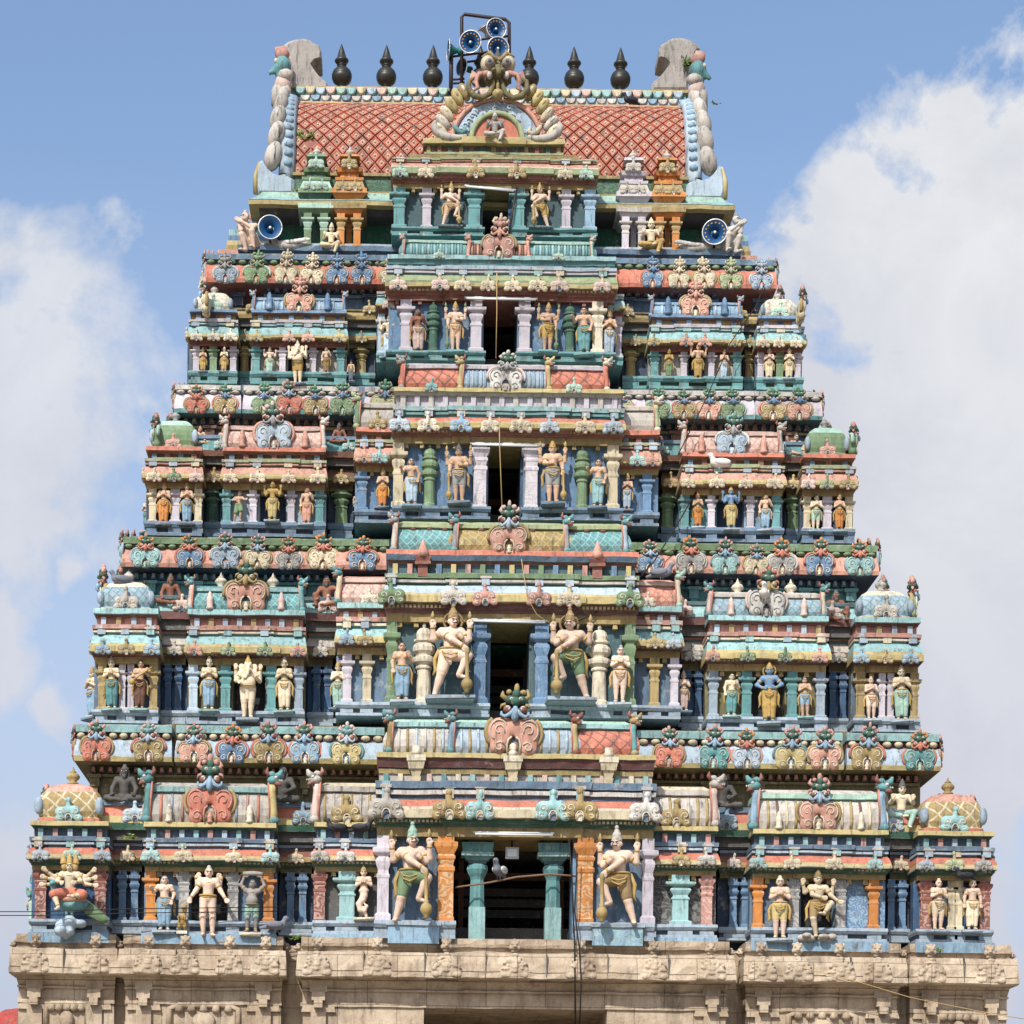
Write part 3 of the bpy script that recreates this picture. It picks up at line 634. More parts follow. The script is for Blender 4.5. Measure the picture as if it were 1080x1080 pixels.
def statue(label, pose, px, pyt, pyb, d, skin, cloth='ivory', hat='gold', mir=False, name=None, ped='steel', halo=None, extra_col='gold', belt='gold', group=None, h=.0085, pedh=.06, rz=0.0, cat='statue', jewels=True):
    p = POSES[pose]; top = p['top']
    if p['gear'] == 'hair' and top == 1.0: top = .93
    if p['gear'] == 'bun' and top == 1.0: top = .955
    if p['gear'] == 'tall': top = 1.045
    S = (pyb-pyt)*kk(d)/top
    root = empty(name or 'temple_statue', (X(px, pyb, d), d, Z(px, pyb, d))); J.seed(int(px*3+pyt)); root.scale = (S*J.uniform(.96,1.07), S*J.uniform(.97,1.05), S); root.rotation_euler = (0, J.uniform(-.025,.025), rz+J.uniform(-.16,.16))
    tag(root, label, cat, group or 'painted stucco statues on the tower')
    f = fig(pose, mir, h)
    put('body', f['body'], root, mats=[P(skin, .45)])
    if f['lower_garment']: put('lower_garment', f['lower_garment'], root, mats=[P(cloth, .5), P(belt, .5)])
    put('crown' if p['gear'] in ('crown','tall') else 'hair', f['gear'], root, mats=[P(hat, .5)])
    for n, m in f['eyes']: put(n, m, root, mats=[EYE_DARK, EYE_WHITE, LIP])
    if jewels:
        for n, m in f['jewellery'][:None if pyb-pyt > 50 else 1]: put(n, m, root, mats=[P(belt, .5)])
    for n, m in f['extra']: put(n, m, root, mats=[P(extra_col, .6)])
    if ped:
        mb = MB(); w = .17 if p['legs'] is not None and pose not in ('guardian','mendicant','dancer') else .25
        if top < .7: w = .2
        mb.mould(-w, w, -.11, .10, [(-pedh*1.0, -pedh*.65, .0, .0, P(ped)), (-pedh*.65, -.004, .02, .02, P(ped))]); mb.build('pedestal', root)
    if halo:
        mb = MB(); n = 24; H = p['head']
        sx = -1 if mir else 1
        mb.tube([(sx*H[0]+math.cos(a)*.10, H[1]+.05, H[2]+.01+math.sin(a)*.10) for a in [2*math.pi*i/n for i in range(n+1)]], .014, P(halo), 7)
        mb.build('halo', root)
    return root
# ------------------------------------------------------------------ ornaments (shared shapes, painted per copy)
def mask_shape(seed=0):
    mb = MB(); s = SDF(.03); r = random.Random(seed); u = lambda a=.10: r.uniform(1-a, 1+a); hz = r.uniform(-.03,.04); drop = seed % 4
    for q in (-1, 1):
        s.ell((q*.265*u(),0,.15*u()), (.165*u(),.085,.15*u())); s.ell((q*.255*u(.06),0,.43*u(.06)), (.225*u(),.095*u(),.25*u())); s.ell((q*.25*u(),.0,.28), (.16*u(),.08,.14))
    s.ell((0,0,.53), (.22,.085,.15))
    for y in (-.2, -.08, .02, .1): s.cap((0,y,-.15), (0,y,.20), .10, .085, True)
    s.into(mb, 0, .022)
    for q in (-1, 1):
        arc = [(q*(.285+math.cos(a)*.235), .03, .43+math.sin(a)*.275) for a in [math.radians(v) for v in range(-55, 116, 19)]]
        mb.tube(arc[(2 if drop == 1 else 0):(-2 if drop == 2 else None)], .045*u(.2), 1, 6)
        mb.tube([(q*x, y, z) for x, y, z in ((.115,-.07,.02),(.125,-.085,.18),(.10,-.09,.28),(.04,-.09,.33))], .020, 2, 5)
        mb.tube([(q*(.28+math.cos(a)*.165), -.088+.02*abs(math.cos(a)), .44+math.sin(a)*.19) for a in [math.radians(v) for v in range(-60, 171, 21)]], .014, 2, 5)
        mb.tube([(q*(.28+math.cos(a)*r), -.10, .44+math.sin(a)*r*1.1) for a, r in [(math.radians(200-45*i), .11-.010*i) for i in range(8)]], .013, 2, 5)
        mb.tube([(q*(.265+math.cos(a)*r), -.088, .14+math.sin(a)*r) for a, r in [(math.radians(150-50*i), .105-.010*i) for i in range(9)]], .014, 2, 5)
    mb.box(-.10, .10, .02, .06, 0, .24, 1)
    mb.lathe([(.055,0),(.07,.03),(.045,.06),(.07,.10),(.065,.14),(.04,.17),(.035,.20),(.01,.22)], 2, 8, (0,-.03,0))
    # beast head
    n0 = len(mb.v)
    mb.tube([(0,-.10,.84), (0,-.15,.74), (0,-.14,.64), (0,-.12,.57)], [.04,.055,.065,.03], 3, 8)
    for q in (-1, 1):
        mb.tube([(q*.02,-.11,.80), (q*.09,-.13,.70), (q*.17,-.11,.66), (q*.23,-.09,.70), (q*.23,-.08,.76)], [.03,.04,.035,.03,.015], 3, 7)
        mb.ell((q*.13,-.07,.80), (.075,.08,.075), 4); mb.ell((q*.13,-.13,.835), (.04,.03,.022), 6); mb.tube([(q*.10,-.14,.82), (q*.11,-.15,.77)], [.018,.005], 6, 5)
        mb.ell((q*.10,-.05,.98), (.085,.09,.08), 5); mb.ell((q*.075,-.13,.985), (.032,.022,.03), 6); mb.ell((q*.075,-.15,.985), (.014,.01,.014), 4)
        mb.tube([(q*.15,-.03,1.0), (q*.22*u(),-.03,1.06), (q*.20*u(.2),-.04,1.14*u(.04))], [.05,.045,.015], 7, 6)
        if not (drop == 3 and q > 0): mb.ell((q*.12,-.04,1.12), (.06*u(.2),.06,.06*u(.2)), 7)
        mb.tube([(q*.16,-.04,.90), (q*.23,-.02,.88), (q*.25,-.02,.82)], [.035,.03,.01], 7, 6)
    mb.ell((0,-.08,.94), (.09,.10,.09), 5); mb.ell((0,-.06,1.08), (.075,.08,.09), 5); mb.ell((r.uniform(-.02,.02),-.05,1.19), (.05*u(.2),.05,.075*u(.3)), 7)
    kx, kz, tl = u(.12), u(.08), r.uniform(-.08,.08)
    mb.v[n0:] = [(x*kx+tl*(z-.7), y*u(.0), .7+(z-.7)*kz+hz) for x, y, z in mb.v[n0:]]
    return mb.mesh('mask_plaque')
def crest_shape(seed=0):
    mb = MB(); s = SDF(.03); r = random.Random(seed+50); u = lambda a=.14: r.uniform(1-a, 1+a)
    for q in (-1, 1):
        s.ell((q*.36*u(),0,.14), (.17*u(),.10,.14*u())); s.ell((q*.27*u(),0,.40), (.23*u(),.11,.22*u())); s.ell((q*.22,.0,.22), (.12,.08,.14))
    s.ell((0,0,.48), (.24,.11,.17)); s.cap((0,0,.6), (0,0,.84), .10, .075)
    for y in (-.2, -.06, .04): s.cap((0,y,-.1), (0,y,.16), .10, .085, True)
    s.into(mb, 0, .032)
    mb.ell((r.uniform(-.03,.03),-.01,.90*u(.06)), (.105*u(),.10,.14*u()), 0, 8, 6)
    for q in (-1, 1):
        mb.tube([(q*(.30+math.cos(a)*r), -.105, .38+math.sin(a)*r) for a, r in [(math.radians(220-45*i), .14-.013*i) for i in range(9)]], .02, 1, 5)
        mb.tube([(q*(.37+math.cos(a)*r), -.095, .14+math.sin(a)*r) for a, r in [(math.radians(150-60*i), .09-.012*i) for i in range(6)]], .018, 1, 5)
        mb.tube([(q*.115,-.09,.02), (q*.12,-.10,.17), (q*.07,-.11,.27), (0,-.11,.30)], .022, 1, 5)
    mb.box(-.09, .09, .0, .05, 0, .24, 2)
    return mb.mesh('crest_plaque')
def yali_shape():
    """upright trunk with a dragon head that closes the end of a vault, facing +x; unit height"""
    mb = MB()
    mb.ell((.03,-.02,.06), (.10,.09,.085), 1); mb.tube([(.0,0,.02), (.02,0,.20), (.0,0,.45), (-.02,0,.62), (-.01,0,.74)], [.085,.075,.07,.075,.09], 0, 9)
    mb.tube([(-.05,-.04,.05), (-.06,-.05,.40), (-.08,-.05,.78)], [.02,.02,.025], 2, 5)
    mb.ell((.02,-.03,.83), (.13,.11,.09), 1); mb.tube([(.05,-.05,.88), (.14,-.08,.94), (.17,-.09,1.02)], [.08,.06,.02], 1, 7); mb.tube([(.05,-.06,.77), (.13,-.08,.75), (.16,-.08,.72)], [.06,.04,.015], 3, 6)
    mb.ell((.06,-.12,.87), (.035,.03,.03), 4); mb.ell((-.02,-.02,.95), (.07,.06,.06), 1); mb.tube([(-.06,-.02,.92), (-.12,-.02,1.0), (-.10,-.02,1.08)], [.05,.04,.01], 3, 6)
    for i in range(3): mb.tube([(.10+.035*i,-.09,.83), (.105+.035*i,-.10,.79)], [.014,.004], 4, 5)
    return mb.mesh('yali_post')
def lion_shape():
    mb = MB(); s = SDF(.05)
    s.ell((0,0,.45), (.32,.28,.32)); s.ell((0,-.18,.30), (.22,.2,.16)); s.cap((0,-.3,.5), (0,-.36,.36), .07, .10); s.ell((0,0,.08), (.26,.18,.16))
    for q in (-1, 1): s.ell((q*.26,.0,.74), (.12,.1,.13)); s.ell((q*.16,-.26,.55), (.085,.06,.075)); s.ell((q*.28,-.08,.3), (.14,.16,.16))
    s.ell((0,-.02,.8), (.14,.12,.12)); s.cap((-.12,-.36,.24), (.12,-.36,.24), .035, None, True)
    s.into(mb, 0, .05); return mb.mesh('lion_head')
def arch_carving(seed=0):
    """weathered stone horseshoe relief with a small face amid foliage"""
    mb = MB(); s = SDF(.035); r = random.Random(seed+9)
    s.ell((0,.02,.40), (.42,.10,.40))
    for z, w in ((.07,.40),(.16,.39),(.26,.36)): s.cap((-w,.02,z), (w,.02,z), .085)
    for i in range(34):
        a, q = r.uniform(-.2, math.pi+.2), r.uniform(.20, .40); s.ell((math.cos(a)*q, -.075, .36+math.sin(a)*q*.95), (r.uniform(.03,.065), .04, r.uniform(.03,.065)))
    for q in (-1, 1): s.ell((q*.33,-.06,.08), (.10,.07,.09)); s.cap((q*.20,-.07,.06), (q*.12,-.07,.26), .03)
    s.ell((0,-.09,.40), (.12,.07,.14)); s.ell((0,-.09,.24), (.10,.05,.07)); s.ell((0,-.08,.58), (.10,.05,.05)); s.ell((0,-.15,.38), (.025,.03,.04))
    for q in (-1, 1): s.ell((q*.045,-.165,.43), (.025,.02,.018), True)
    s.ell((0,.0,.82), (.11,.07,.07))
    s.into(mb, 0, .024); return mb.mesh('arch_carving')
M_MASKS, M_CRESTS = [mask_shape(i) for i in range(7)], [crest_shape(i) for i in range(5)]
M_YALI, M_LION = yali_shape(), lion_shape(); M_ARCHES = [arch_carving(i) for i in range(4)]
MASK_ALT = {'coral':('ochre','rose'),'ochre':('coral','ivory'),'salmon':('ochre','ivory'),'blue':('coral','ivory'),'skyblue':('coral','ivory'),'teal':('coral','mint'),'paleblue':('salmon','white'),'yellow':('teal','ivory'),
 'aqua':('grayblue','mint'),'grayblue':('white','paleblue'),'cream':('ochre','ivory'),'gray':('white','ivory'),'green':('mint','lime'),'lime':('ochre','ivory'),'white':('pink','gray'),'pink':('coral','ivory'),'lilac':('gray','white')}
J = random.Random(1)
def mask(parent, px, py0, w, d, key, face=('skyblue','brick','dkgreen','rose'), rz=0.0, hs=1.0, name='mask_plaque', x=None, ys=1.0):
    rim, inner = MASK_ALT.get(key, ('ochre','ivory')); S = w*kk(d)
    loc = (X(px, py0, d) if x is None else x, d, ZL(py0, d)); J.seed(int(px*7+py0*3)); S *= J.uniform(.95, 1.05); hs *= J.uniform(.94, 1.06)
    o = put(name, J.choice(M_MASKS), parent, loc, (S*J.uniform(.95,1.05), S*ys, S*hs), rz, [P(key), P(rim), P(inner), P(face[0]), P(face[1]), P(face[2]), P('white', .3), P(face[3])])
    o.rotation_euler.y = J.uniform(-.05, .05); return o
def crest(parent, px, py0, w, d, key, inner=None, name='crest_plaque', hs=1.0, rz=0.0, x=None):
    J.seed(int(px*5+py0)); S = w*1.2*kk(d)*J.uniform(.93, 1.07)
    o = put(name, J.choice(M_CRESTS), parent, (X(px, py0, d) if x is None else x, d, ZL(py0, d)), (S, S, S*hs*.98), rz, [P(key), P(inner or 'ivory'), P({'ochre':'ivory','cream':'pink','ivory':'gray'}.get(key, 'slate'))])
    o.rotation_euler.y = J.uniform(-.06, .06); return o
def yali(parent, px, py0, hpx, d, key, head='teal', face_right=True, name='yali_post', wk=.95):
    S = hpx*kk(d); sx = 1 if face_right else -1
    return put(name, M_YALI, parent, (X(px, py0, d), d, ZL(py0, d)), (S*sx*wk, S*wk, S/1.08), 0, [P(key), P(head), P('coral'), P('brick'), P('white', .3)])
# ------------------------------------------------------------------ architectural parts
def pillar(parent, px, wpx, py0, py1, d, key, style='sq', cap=None, name='pillar'):
    """py0 = foot, py1 = head (photo rows at x = 540)"""
    x = X(px, (py0+py1)/2, d); z0, z1 = ZL(py0, d), ZL(py1, d); w = wpx*kk(d)/2; H = z1-z0; mb = MB(); m = P(key); c = P(cap) if cap else m
    if style == 'sq':
        q = math.sqrt(2)
        pr = [(1.12,0,m),(1.12,.075,m),(.95,.09,m),(.80,.10,m),(.80,.50,m),(.92,.515,c),(.92,.545,c),(.80,.555,m),(.72,.60,m),(.95,.66,c),(1.06,.70,c),(.95,.735,c),(.72,.75,m),(.72,.765,m),(1.42,.80,c),(1.50,.815,c),(1.50,.855,c),(.90,.87,m),(.90,1.0,m)]
        mb.lathe([(r*w*q, t*H, mm) for r, t, mm in pr], m, 4, (x, d, z0), 1, .62, math.pi/4, False)
    elif style == 'carved':
        cm = carved(key, cap or 'ivory'); q = math.sqrt(2)
        pr = [(1.05,0,m),(1.05,.05,m),(.95,.06,cm),(.95,.58,cm),(1.1,.60,m),(1.1,.64,m),(.9,.66,cm),(1.0,.72,cm),(1.15,.74,m),(1.15,.77,m),(.95,.79,cm),(1.35,.86,m),(1.45,.88,m),(1.45,.93,m),(1.0,.94,m),(1.0,1.0,m)]
        mb.lathe([(r*w*q, t*H, mm) for r, t, mm in pr], m, 4, (x, d, z0), 1, .62, math.pi/4, False)
    elif style == 'round':
        pr = [(.95,0,m),(.95,.05,m),(.78,.07,m),(.70,.48,m),(.80,.50,c),(.80,.53,c),(.62,.56,m),(.85,.63,m),(1.0,.69,c),(.92,.74,c),(.66,.77,m),(1.05,.83,m),(1.35,.86,c),(1.35,.90,c),(.9,.92,m),(.9,1.0,m)]
        mb.lathe([(r*w, t*H, mm) for r, t, mm in pr], m, 8, (x, d, z0), 1, .8, math.pi/8, False)
    elif style == 'twin':
        for q in (-.5, .5):
            pr = [(.58,0,m),(.58,.05,m),(.46,.08,m),(.42,.55,m),(.50,.57,c),(.50,.60,c),(.42,.62,m),(.60,.68,m),(.66,.72,c),(.5,.76,m),(.5,.80,m),(.72,.84,c),(.72,.90,c),(.5,.91,m),(.5,1.0,m)]
            mb.lathe([(r*w*1.35, t*H, mm) for r, t, mm in pr], m, 4, (x+q*w*.98, d, z0), .66, .9, math.pi/4, False)
    elif style == 'urn':
        pr = [(.80,0,m),(.80,.06,m),(.66,.08,m),(.60,.44,m),(.74,.46,c),(.74,.48,c),(.66,.50,m),(1.0,.54,m),(1.05,.57,c),(1.05,.60,c),(.72,.62,m),(.74,.64,m),(1.0,.68,m),(1.02,.73,m),(.86,.77,m),(.70,.79,c),(.92,.81,c),(.92,.835,c),(.66,.85,m),(.72,.90,m),(.62,.95,m),(.40,.98,m),(.14,.99,c),(.18,1.02,c),(.05,1.06,c)]
        mb.lathe([(r*w, t*H*.94, mm) for r, t, mm in pr], m, 12, (x, d, z0), 1, .85, math.pi/12, False)
    return mb.build(name, parent)
def LV(Lv, d):
    return {k: (ZL(v[0], d), ZL(v[1], d)) for k, v in Lv.items()}
def vault(parent, px0, px1, Lr, d, kind, cols, depth=1.5, name='vault_roof', segs=None):
    """half-barrel roof seen from its long side; segs = [(px0, px1, material)]"""
    z0, z1 = ZL(Lr[0], d), ZL(Lr[1], d); H = z1-z0; mb = MB()
    prof = [(-.02,0),(.10,.03),(.16,.20),(.15,.38),(.08,.56),(-.06,.72),(-.10,.74),(.02,.76),(.02,.88),(-.05,.90),(-.22,1.0)]
    pm = (Lr[0]+Lr[1])/2
    for a, b, m in (segs or [(px0, px1, kind)]):
        bands = []
        for i in range(len(prof)-1):
            (o0, t0), (o1, t1) = prof[i], prof[i+1]; mm = m if t1 <= .73 else P(cols[0]) if t1 <= .885 else P(cols[1])
            bands.append((z0+t0*H, z0+t1*H, o0*min(1, H), o1*min(1, H), mm))
        mb.mould(X(a, pm, d), X(b, pm, d), d, d+depth, bands)
    return mb, z0, z1, name
def ribs(mb, px0, px1, n, Lr, d, keys, wpx=3.0):
    """raised painted ribs round the vault's curve"""
    z0, z1 = ZL(Lr[0], d), ZL(Lr[1], d); H = z1-z0; pm = sum(Lr)/2; hw = wpx*kk(d)/2; s = min(1, H)
    for i in range(n):
        x = X(px0+(px1-px0)*(i+.5)/n, pm, d)
        pts = [(x, d-(o+.012)*s, z0+t*H) for o, t in [(.10,.03),(.165,.20),(.155,.38),(.085,.56),(-.05,.70)]]
        mb.tube(pts, hw, P(keys[i % len(keys)]), 6, .6)
def stupi(mb, x, y, z, s, m):
    mb.lathe([(.30*s,0),(.42*s,.10*s),(.30*s,.18*s),(.22*s,.24*s),(.46*s,.45*s),(.50*s,.60*s),(.36*s,.78*s),(.18*s,.86*s),(.26*s,.92*s),(.12*s,1.0*s),(.02*s,1.3*s)], m, 10, (x, y, z))
def dome(parent, px0, px1, Lr, d, mat, cols, finial='cream'):
    z0, z1 = ZL(Lr[0], d), ZL(Lr[1], d); H = (z1-z0); pm = sum(Lr)/2; xa, xb = X(px0, pm, d), X(px1, pm, d); hw = (xb-xa)/2; mb = MB(); cx = (xa+xb)/2
    pr = [(.94,0,P(cols[0])),(1.0,.05,P(cols[0])),(1.0,.11,P(cols[0])),(.93,.14,mat),(.99,.26,mat),(1.0,.40,mat),(.96,.56,mat),(.86,.70,mat),(.80,.73,P(cols[1])),(.74,.80,P(cols[1])),(.58,.88,P(cols[1])),(.30,.94,P(cols[1])),(.20,.95,P(cols[1]))]
    mb.lathe([(r*hw, t*H, m) for r, t, m in pr], mat, 28, (cx, d+hw*.9, z0), 1, .9, math.pi/28, False, power=6)
    stupi(mb, cx, d+hw*.85, z0+.95*H, hw*.42, P(finial))
    for q in (-1, 1):
        mb.ell((cx+q*hw*.90, d+hw*.08, z0+.38*H), (hw*.14, hw*.14, H*.20), P('grayblue'))
    return mb.build('dome_roof', parent)
OUT = dict(base=.30, plinth=.22, arch=.10, edge=.20, lip=.42, band0=.39, band1=.20, slab=.27, neck=.06, ledge=.30)
def bay(tower, px0, px1, d, Lv, S, pillars=(), panels=None, yb=1.5, f=1.0, name='shrine_bay', niche=None, door=None, posts=True, inset=.08, mid_break=None, stubs=()):
    """one projecting bay: plinth, wall with real recesses, architrave, cornice, slab and neck mouldings"""
    L = LV(Lv, d); mb = MB(); pm = (Lv['wall'][0]+Lv['wall'][1])/2
    x0, x1 = X(px0, pm, d)+inset*f, X(px1, pm, d)-inset*f; o = {k: v*f for k, v in OUT.items()}; ybk = d+yb
    c = {k: (P(v) if isinstance(v, str) else v) for k, v in S.items()}
    low = []
    if 'base' in L: low.append((L['base'][0], L['base'][1], o['base'], o['base'], c['base']))
    a, b = L['plinth']; q = b-a
    low += [(a, a+q*.22, o['plinth'], o['plinth']*.95, c['plinth']), (a+q*.22, a+q*.58, o['plinth']*.35, o['plinth']*.35, c['plinth2']), (a+q*.58, a+q*.78, o['plinth']*1.0, o['plinth']*1.25, c['plinth']), (a+q*.78, b, o['plinth']*1.25, o['plinth']*1.1, c['plinth'])]
    if door:
        dx0, dx1 = X(door[0], pm, d), X(door[1], pm, d)
        mb.mould(x0, dx0, d, ybk, low, None, .3); mb.mould(dx1, x1, d, ybk, low, None, .3)
    else: mb.mould(x0, x1, d, ybk, low, None, .3)
    # wall: panels stand forward of a deep back plane
    a, b = L['wall']
    rec = .34*f
    if door:
        mb.box(x0+.01, dx0, d+.12, ybk, a, b, c['wall']); mb.box(dx1, x1-.01, d+.12, ybk, a, b, c['wall'])
    else:
        mb.box(x0+.01, x1-.01, d+rec+.12, ybk, a, b, P(niche or 'dark'))  # niche back painted dark, so its shade is also in the colour
        for p in (panels or [(px0, px1, None)]):
            mb.box(X(p[0], pm, d)+.012, X(p[1], pm, d)-.012, d+.12, d+rec+.121, a, b, P(p[2]) if isinstance(p[2], str) else (p[2] or c['wall']))
    e = []
    a, b = L['arch']; e.append((a, b, o['arch'], o['arch'], c['arch']))
    a, b = L['edge']; e.append((a, a+(b-a)*.4, o['edge']*.8, o['edge'], c['edge'])); e.append((a+(b-a)*.4, b, o['edge']*1.3, o['edge']*1.5, c['edge']))
    a, b = L['lip']; e.append((a, b, o['lip'], o['lip']*1.02, c['lip']))
    a, b = L['band']
    for i in range(4):
        t0, t1 = i/4, (i+1)/4; g = lambda t: o['band0']+(o['band1']-o['band0'])*t**1.7
        e.append((a+(b-a)*t0, a+(b-a)*t1, g(t0), g(t1), c['band2'] if i == 0 and 'band2' in c else c['band']))
    a, b = L['slab']; q = b-a
    e += [(a, a+q*.28, o['slab']*.55, o['slab']*.55, c['slab']), (a+q*.28, a+q*.52, o['slab']*.85, o['slab']*.85, c['slab2']), (a+q*.52, a+q*.62, o['slab']*.5, o['slab']*.5, c['slab']), (a+q*.62, b, o['slab'], o['slab']*1.05, c['slab3'])]
    mb.mould(x0, x1, d, ybk, e, c['arch'], lat=.3)
    if mid_break:      # the middle of the cornice steps forward a little
        for (p0, p1) in mid_break:
            mb.mould(X(p0, pm, d), X(p1, pm, d), d-.07*f, d+.3, [(z0+.004, z1-.004 if i < len(e)-1 else z1+.012, a_, b_, m_) for i, (z0, z1, a_, b_, m_) in enumerate(e) if z1-z0 > .012], c['arch'])
    if 'neck' in L:
        a, b = L['neck']; u = [(a, b, o['neck'], o['neck'], c['neck'])]
        if 'ledge' in L:
            a, b = L['ledge']; q = b-a; nb = S.get('ledge_bands') or [(0,.3,.5,.62,S['edge']), (.3,1,1.0,.92,S['ledge'])]
            for t0, t1, o0, o1, k in nb: u.append((a+q*t0, a+q*t1, o['ledge']*o0, o['ledge']*o1, P(k)))
        mb.mould(x0+.03, x1-.03, d, ybk, u, c['neck'], lat=.3)
        if posts:
            a, b = L['neck']; n = max(2, int((px1-px0)/15)); pk = S.get('posts', ['aqua','grayblue','cream'])
            for i in range(n):
                xx = x0+(x1-x0)*(i+.5)/n; w = 2.6*kk(d)
                mb.box(xx-w, xx+w, d-o['neck']-.10*f, d-.01, a+.01, b-.01, P(pk[i % len(pk)]))
    a, b = L['slab']      # stub pilasters on the slab course over each crest
    for sp in stubs:
        xx = X(sp, Lv['slab'][0], d); h_ = 4.2*kk(d); mb.box(xx-h_, xx+h_, d-.315*f, d-.05, a+(b-a)*.04, b-(b-a)*.02, P(('paleblue','aqua','cream','grayblue')[int(sp*7) % 4]))
        mb.box(xx-h_*1.4, xx+h_*1.4, d-.335*f, d-.06, a+(b-a)*.62, a+(b-a)*.80, P('weather'))
    # beading under the cornice
    a, b = L['edge']; n = int((x1-x0)/.11); zz = a+(b-a)*.42
    for i in range(n):
        xx = x0+(i+.5)*(x1-x0)/n; mb.box(xx-.03, xx+.03, d-o['edge']*1.55, d-o['edge']*1.2, zz+.012, zz+.012+(b-a)*.3, c['lip'])
    za, zb = L['plinth']; q = zb-za
    for p in pillars:
        xx = X(p[0], pm, d); w = p[1]*kk(d)*.62
        mb.box(xx-w, xx+w, d-o['plinth']*.85, d-.01, za+q*.23, zb-q*.43, c['plinth'])
    xs = sorted([x0]+[X(p[0], pm, d) for p in pillars]+[x1])
    for xa_, xb_ in zip(xs, xs[1:]):
        nn = int((xb_-xa_)/.42)
        for i in range(nn):
            if door and dx0-.1 < xa_+(xb_-xa_)*(i+.5)/nn < dx1+.1: continue
            xx = xa_+(xb_-xa_)*(i+.5)/nn; mb.box(xx-.07*f, xx+.07*f, d-.075*f, d+.119, L['wall'][1]-.13*f, L['wall'][1]-.004, c['arch'], .015)
    ob = mb.build(name, tower)
    for p in pillars:
        pillar(ob, p[0], p[1], Lv['wall'][0]+.5, Lv['wall'][1]-.5, d-.02*f, p[2], p[3] if len(p) > 3 else 'sq', p[4] if len(p) > 4 else None)
    return ob
def pediment(ob, Lv, d, crests, f=1.0, w=12):
    """small horseshoe crests set along the cornice"""
    for c in crests:
        ww = c[2] if len(c) > 2 else w
        crest(ob, c[0], Lv['lip'][0]-1, ww, d-.50*f, c[1])
# ------------------------------------------------------------------ levels (photo rows at x = 540, foot to head)
SIDE = {1: dict(base=(1001,990), plinth=(990,976), wall=(976,924), arch=(924,919), edge=(919,914), lip=(914,911.5), band=(911.5,901), slab=(901,890), neck=(890,880), ledge=(880,873), roof=(873,828)),
 2: dict(plinth=(769,755), wall=(755,706), arch=(706,699), edge=(699,696), lip=(696,690), band=(690,677), slab=(677,667), neck=(667,657), ledge=(657,649), roof=(649,620)),
 3: dict(plinth=(571,556), wall=(556,521), arch=(521,515), edge=(515,513), lip=(513,510.5), band=(510.5,499), slab=(499,491), neck=(491,484), ledge=(484,478), roof=(478,450)),
 4: dict(plinth=(410,397), wall=(397,370), arch=(370,366), edge=(366,364), lip=(364,361), band=(361,351), slab=(351,344), neck=(344,337), ledge=(337,333), roof=(333,315))}
def shifted(Lv, dy): return {k: (a-dy, b-dy) for k, (a, b) in Lv.items()}
SUB = {1: shifted(SIDE[1], 2),
 2: dict(plinth=(758,744), wall=(744,693), arch=(693,686), edge=(686,683), lip=(683,679), band=(679,667), slab=(667,655), neck=(655,648), ledge=(648,640), roof=(640,608)),
 3: dict(plinth=(555,541), wall=(541,500), arch=(500,494), edge=(494,491), lip=(491,489), band=(489,476), slab=(476,468), neck=(468,462), ledge=(462,455), roof=(455,424)),
 4: dict(plinth=(386,376), wall=(376,334), arch=(334,330), edge=(330,328), lip=(328,326), band=(326,318), slab=(318,312))}
CEN = {1: dict(plinth=(992,973), wall=(973,884), arch=(884,874), edge=(874,866), lip=(866,857), band=(857,846), slab=(846,827), neck=(827,818), ledge=(818,797), roof=(797,758)),
 2: dict(plinth=(758,744), wall=(744,658), arch=(658,649), edge=(649,640), lip=(640,633), band=(633,621), slab=(621,609), neck=(609,597), ledge=(597,584), roof=(584,549)),
 3: dict(plinth=(550,537), wall=(537,470), arch=(470,463), edge=(463,457), lip=(457,452), band=(452,444), slab=(444,433), neck=(433,420), ledge=(420,413), roof=(413,382)),
 4: dict(plinth=(383,373), wall=(373,319), arch=(319,314), edge=(314,308), lip=(308,304), band=(304,294), slab=(294,285), neck=(285,282), ledge=(282,273), roof=(273,252)),
 5: dict(plinth=(252,243), wall=(243,201), arch=(201,196), edge=(196,189), lip=(189,183), band=(183,176), slab=(176,171))}
DT = {1: 0.0, 2: 1.0, 3: 1.95, 4: 2.85, 5: 3.6}
F = {1: 1.0, 2: .95, 3: .85, 4: .75, 5: .75}
SCH = {1: dict(base='skyblue', plinth='grayblue', plinth2='slate', wall='steel', arch='ochre', edge='dkgreen', lip='cream', band='coral', band2='yellow', slab='slate', slab2='paleblue', slab3='steel', neck='slate', ledge='yellow', posts=['aqua','rose','paleblue']),
 2: dict(base='teal', plinth='grayblue', plinth2='slate', wall='darkteal', arch='ochre', edge='maroon', lip='yellow', band='aqua', band2='yellow', slab='teal', slab2='ivory', slab3='rose', neck='rose', ledge='aqua', posts=['paleblue','ochre','grayblue']),
 3: dict(base='steel', plinth='steel', plinth2='navy', wall='blue', arch='ochre', edge='brick', lip='yellow', band='salmon', band2='yellow', slab='dkgreen', slab2='rose', slab3='lime', neck='brown', ledge='coral', posts=['steel','brick']),
 4: dict(base='teal', plinth='teal', plinth2='dkgreen', wall='grayblue', arch='brick', edge='brown', lip='yellow', band='aqua', band2='aqua', slab='steel', slab2='aqua', slab3='lilac', neck='ochre', ledge='blue', posts=['skyblue','navy']),
 5: dict(plinth='teal', plinth2='soot', wall='darkteal', arch='ochre', edge='brick', lip='lime', band='salmon', band2='ivory', slab='ochre', slab2='salmon', slab3='lime', neck='soot', ledge='yellow', posts=['ochre','soot'])}
CSCH = {k: dict(v) for k, v in SCH.items()}
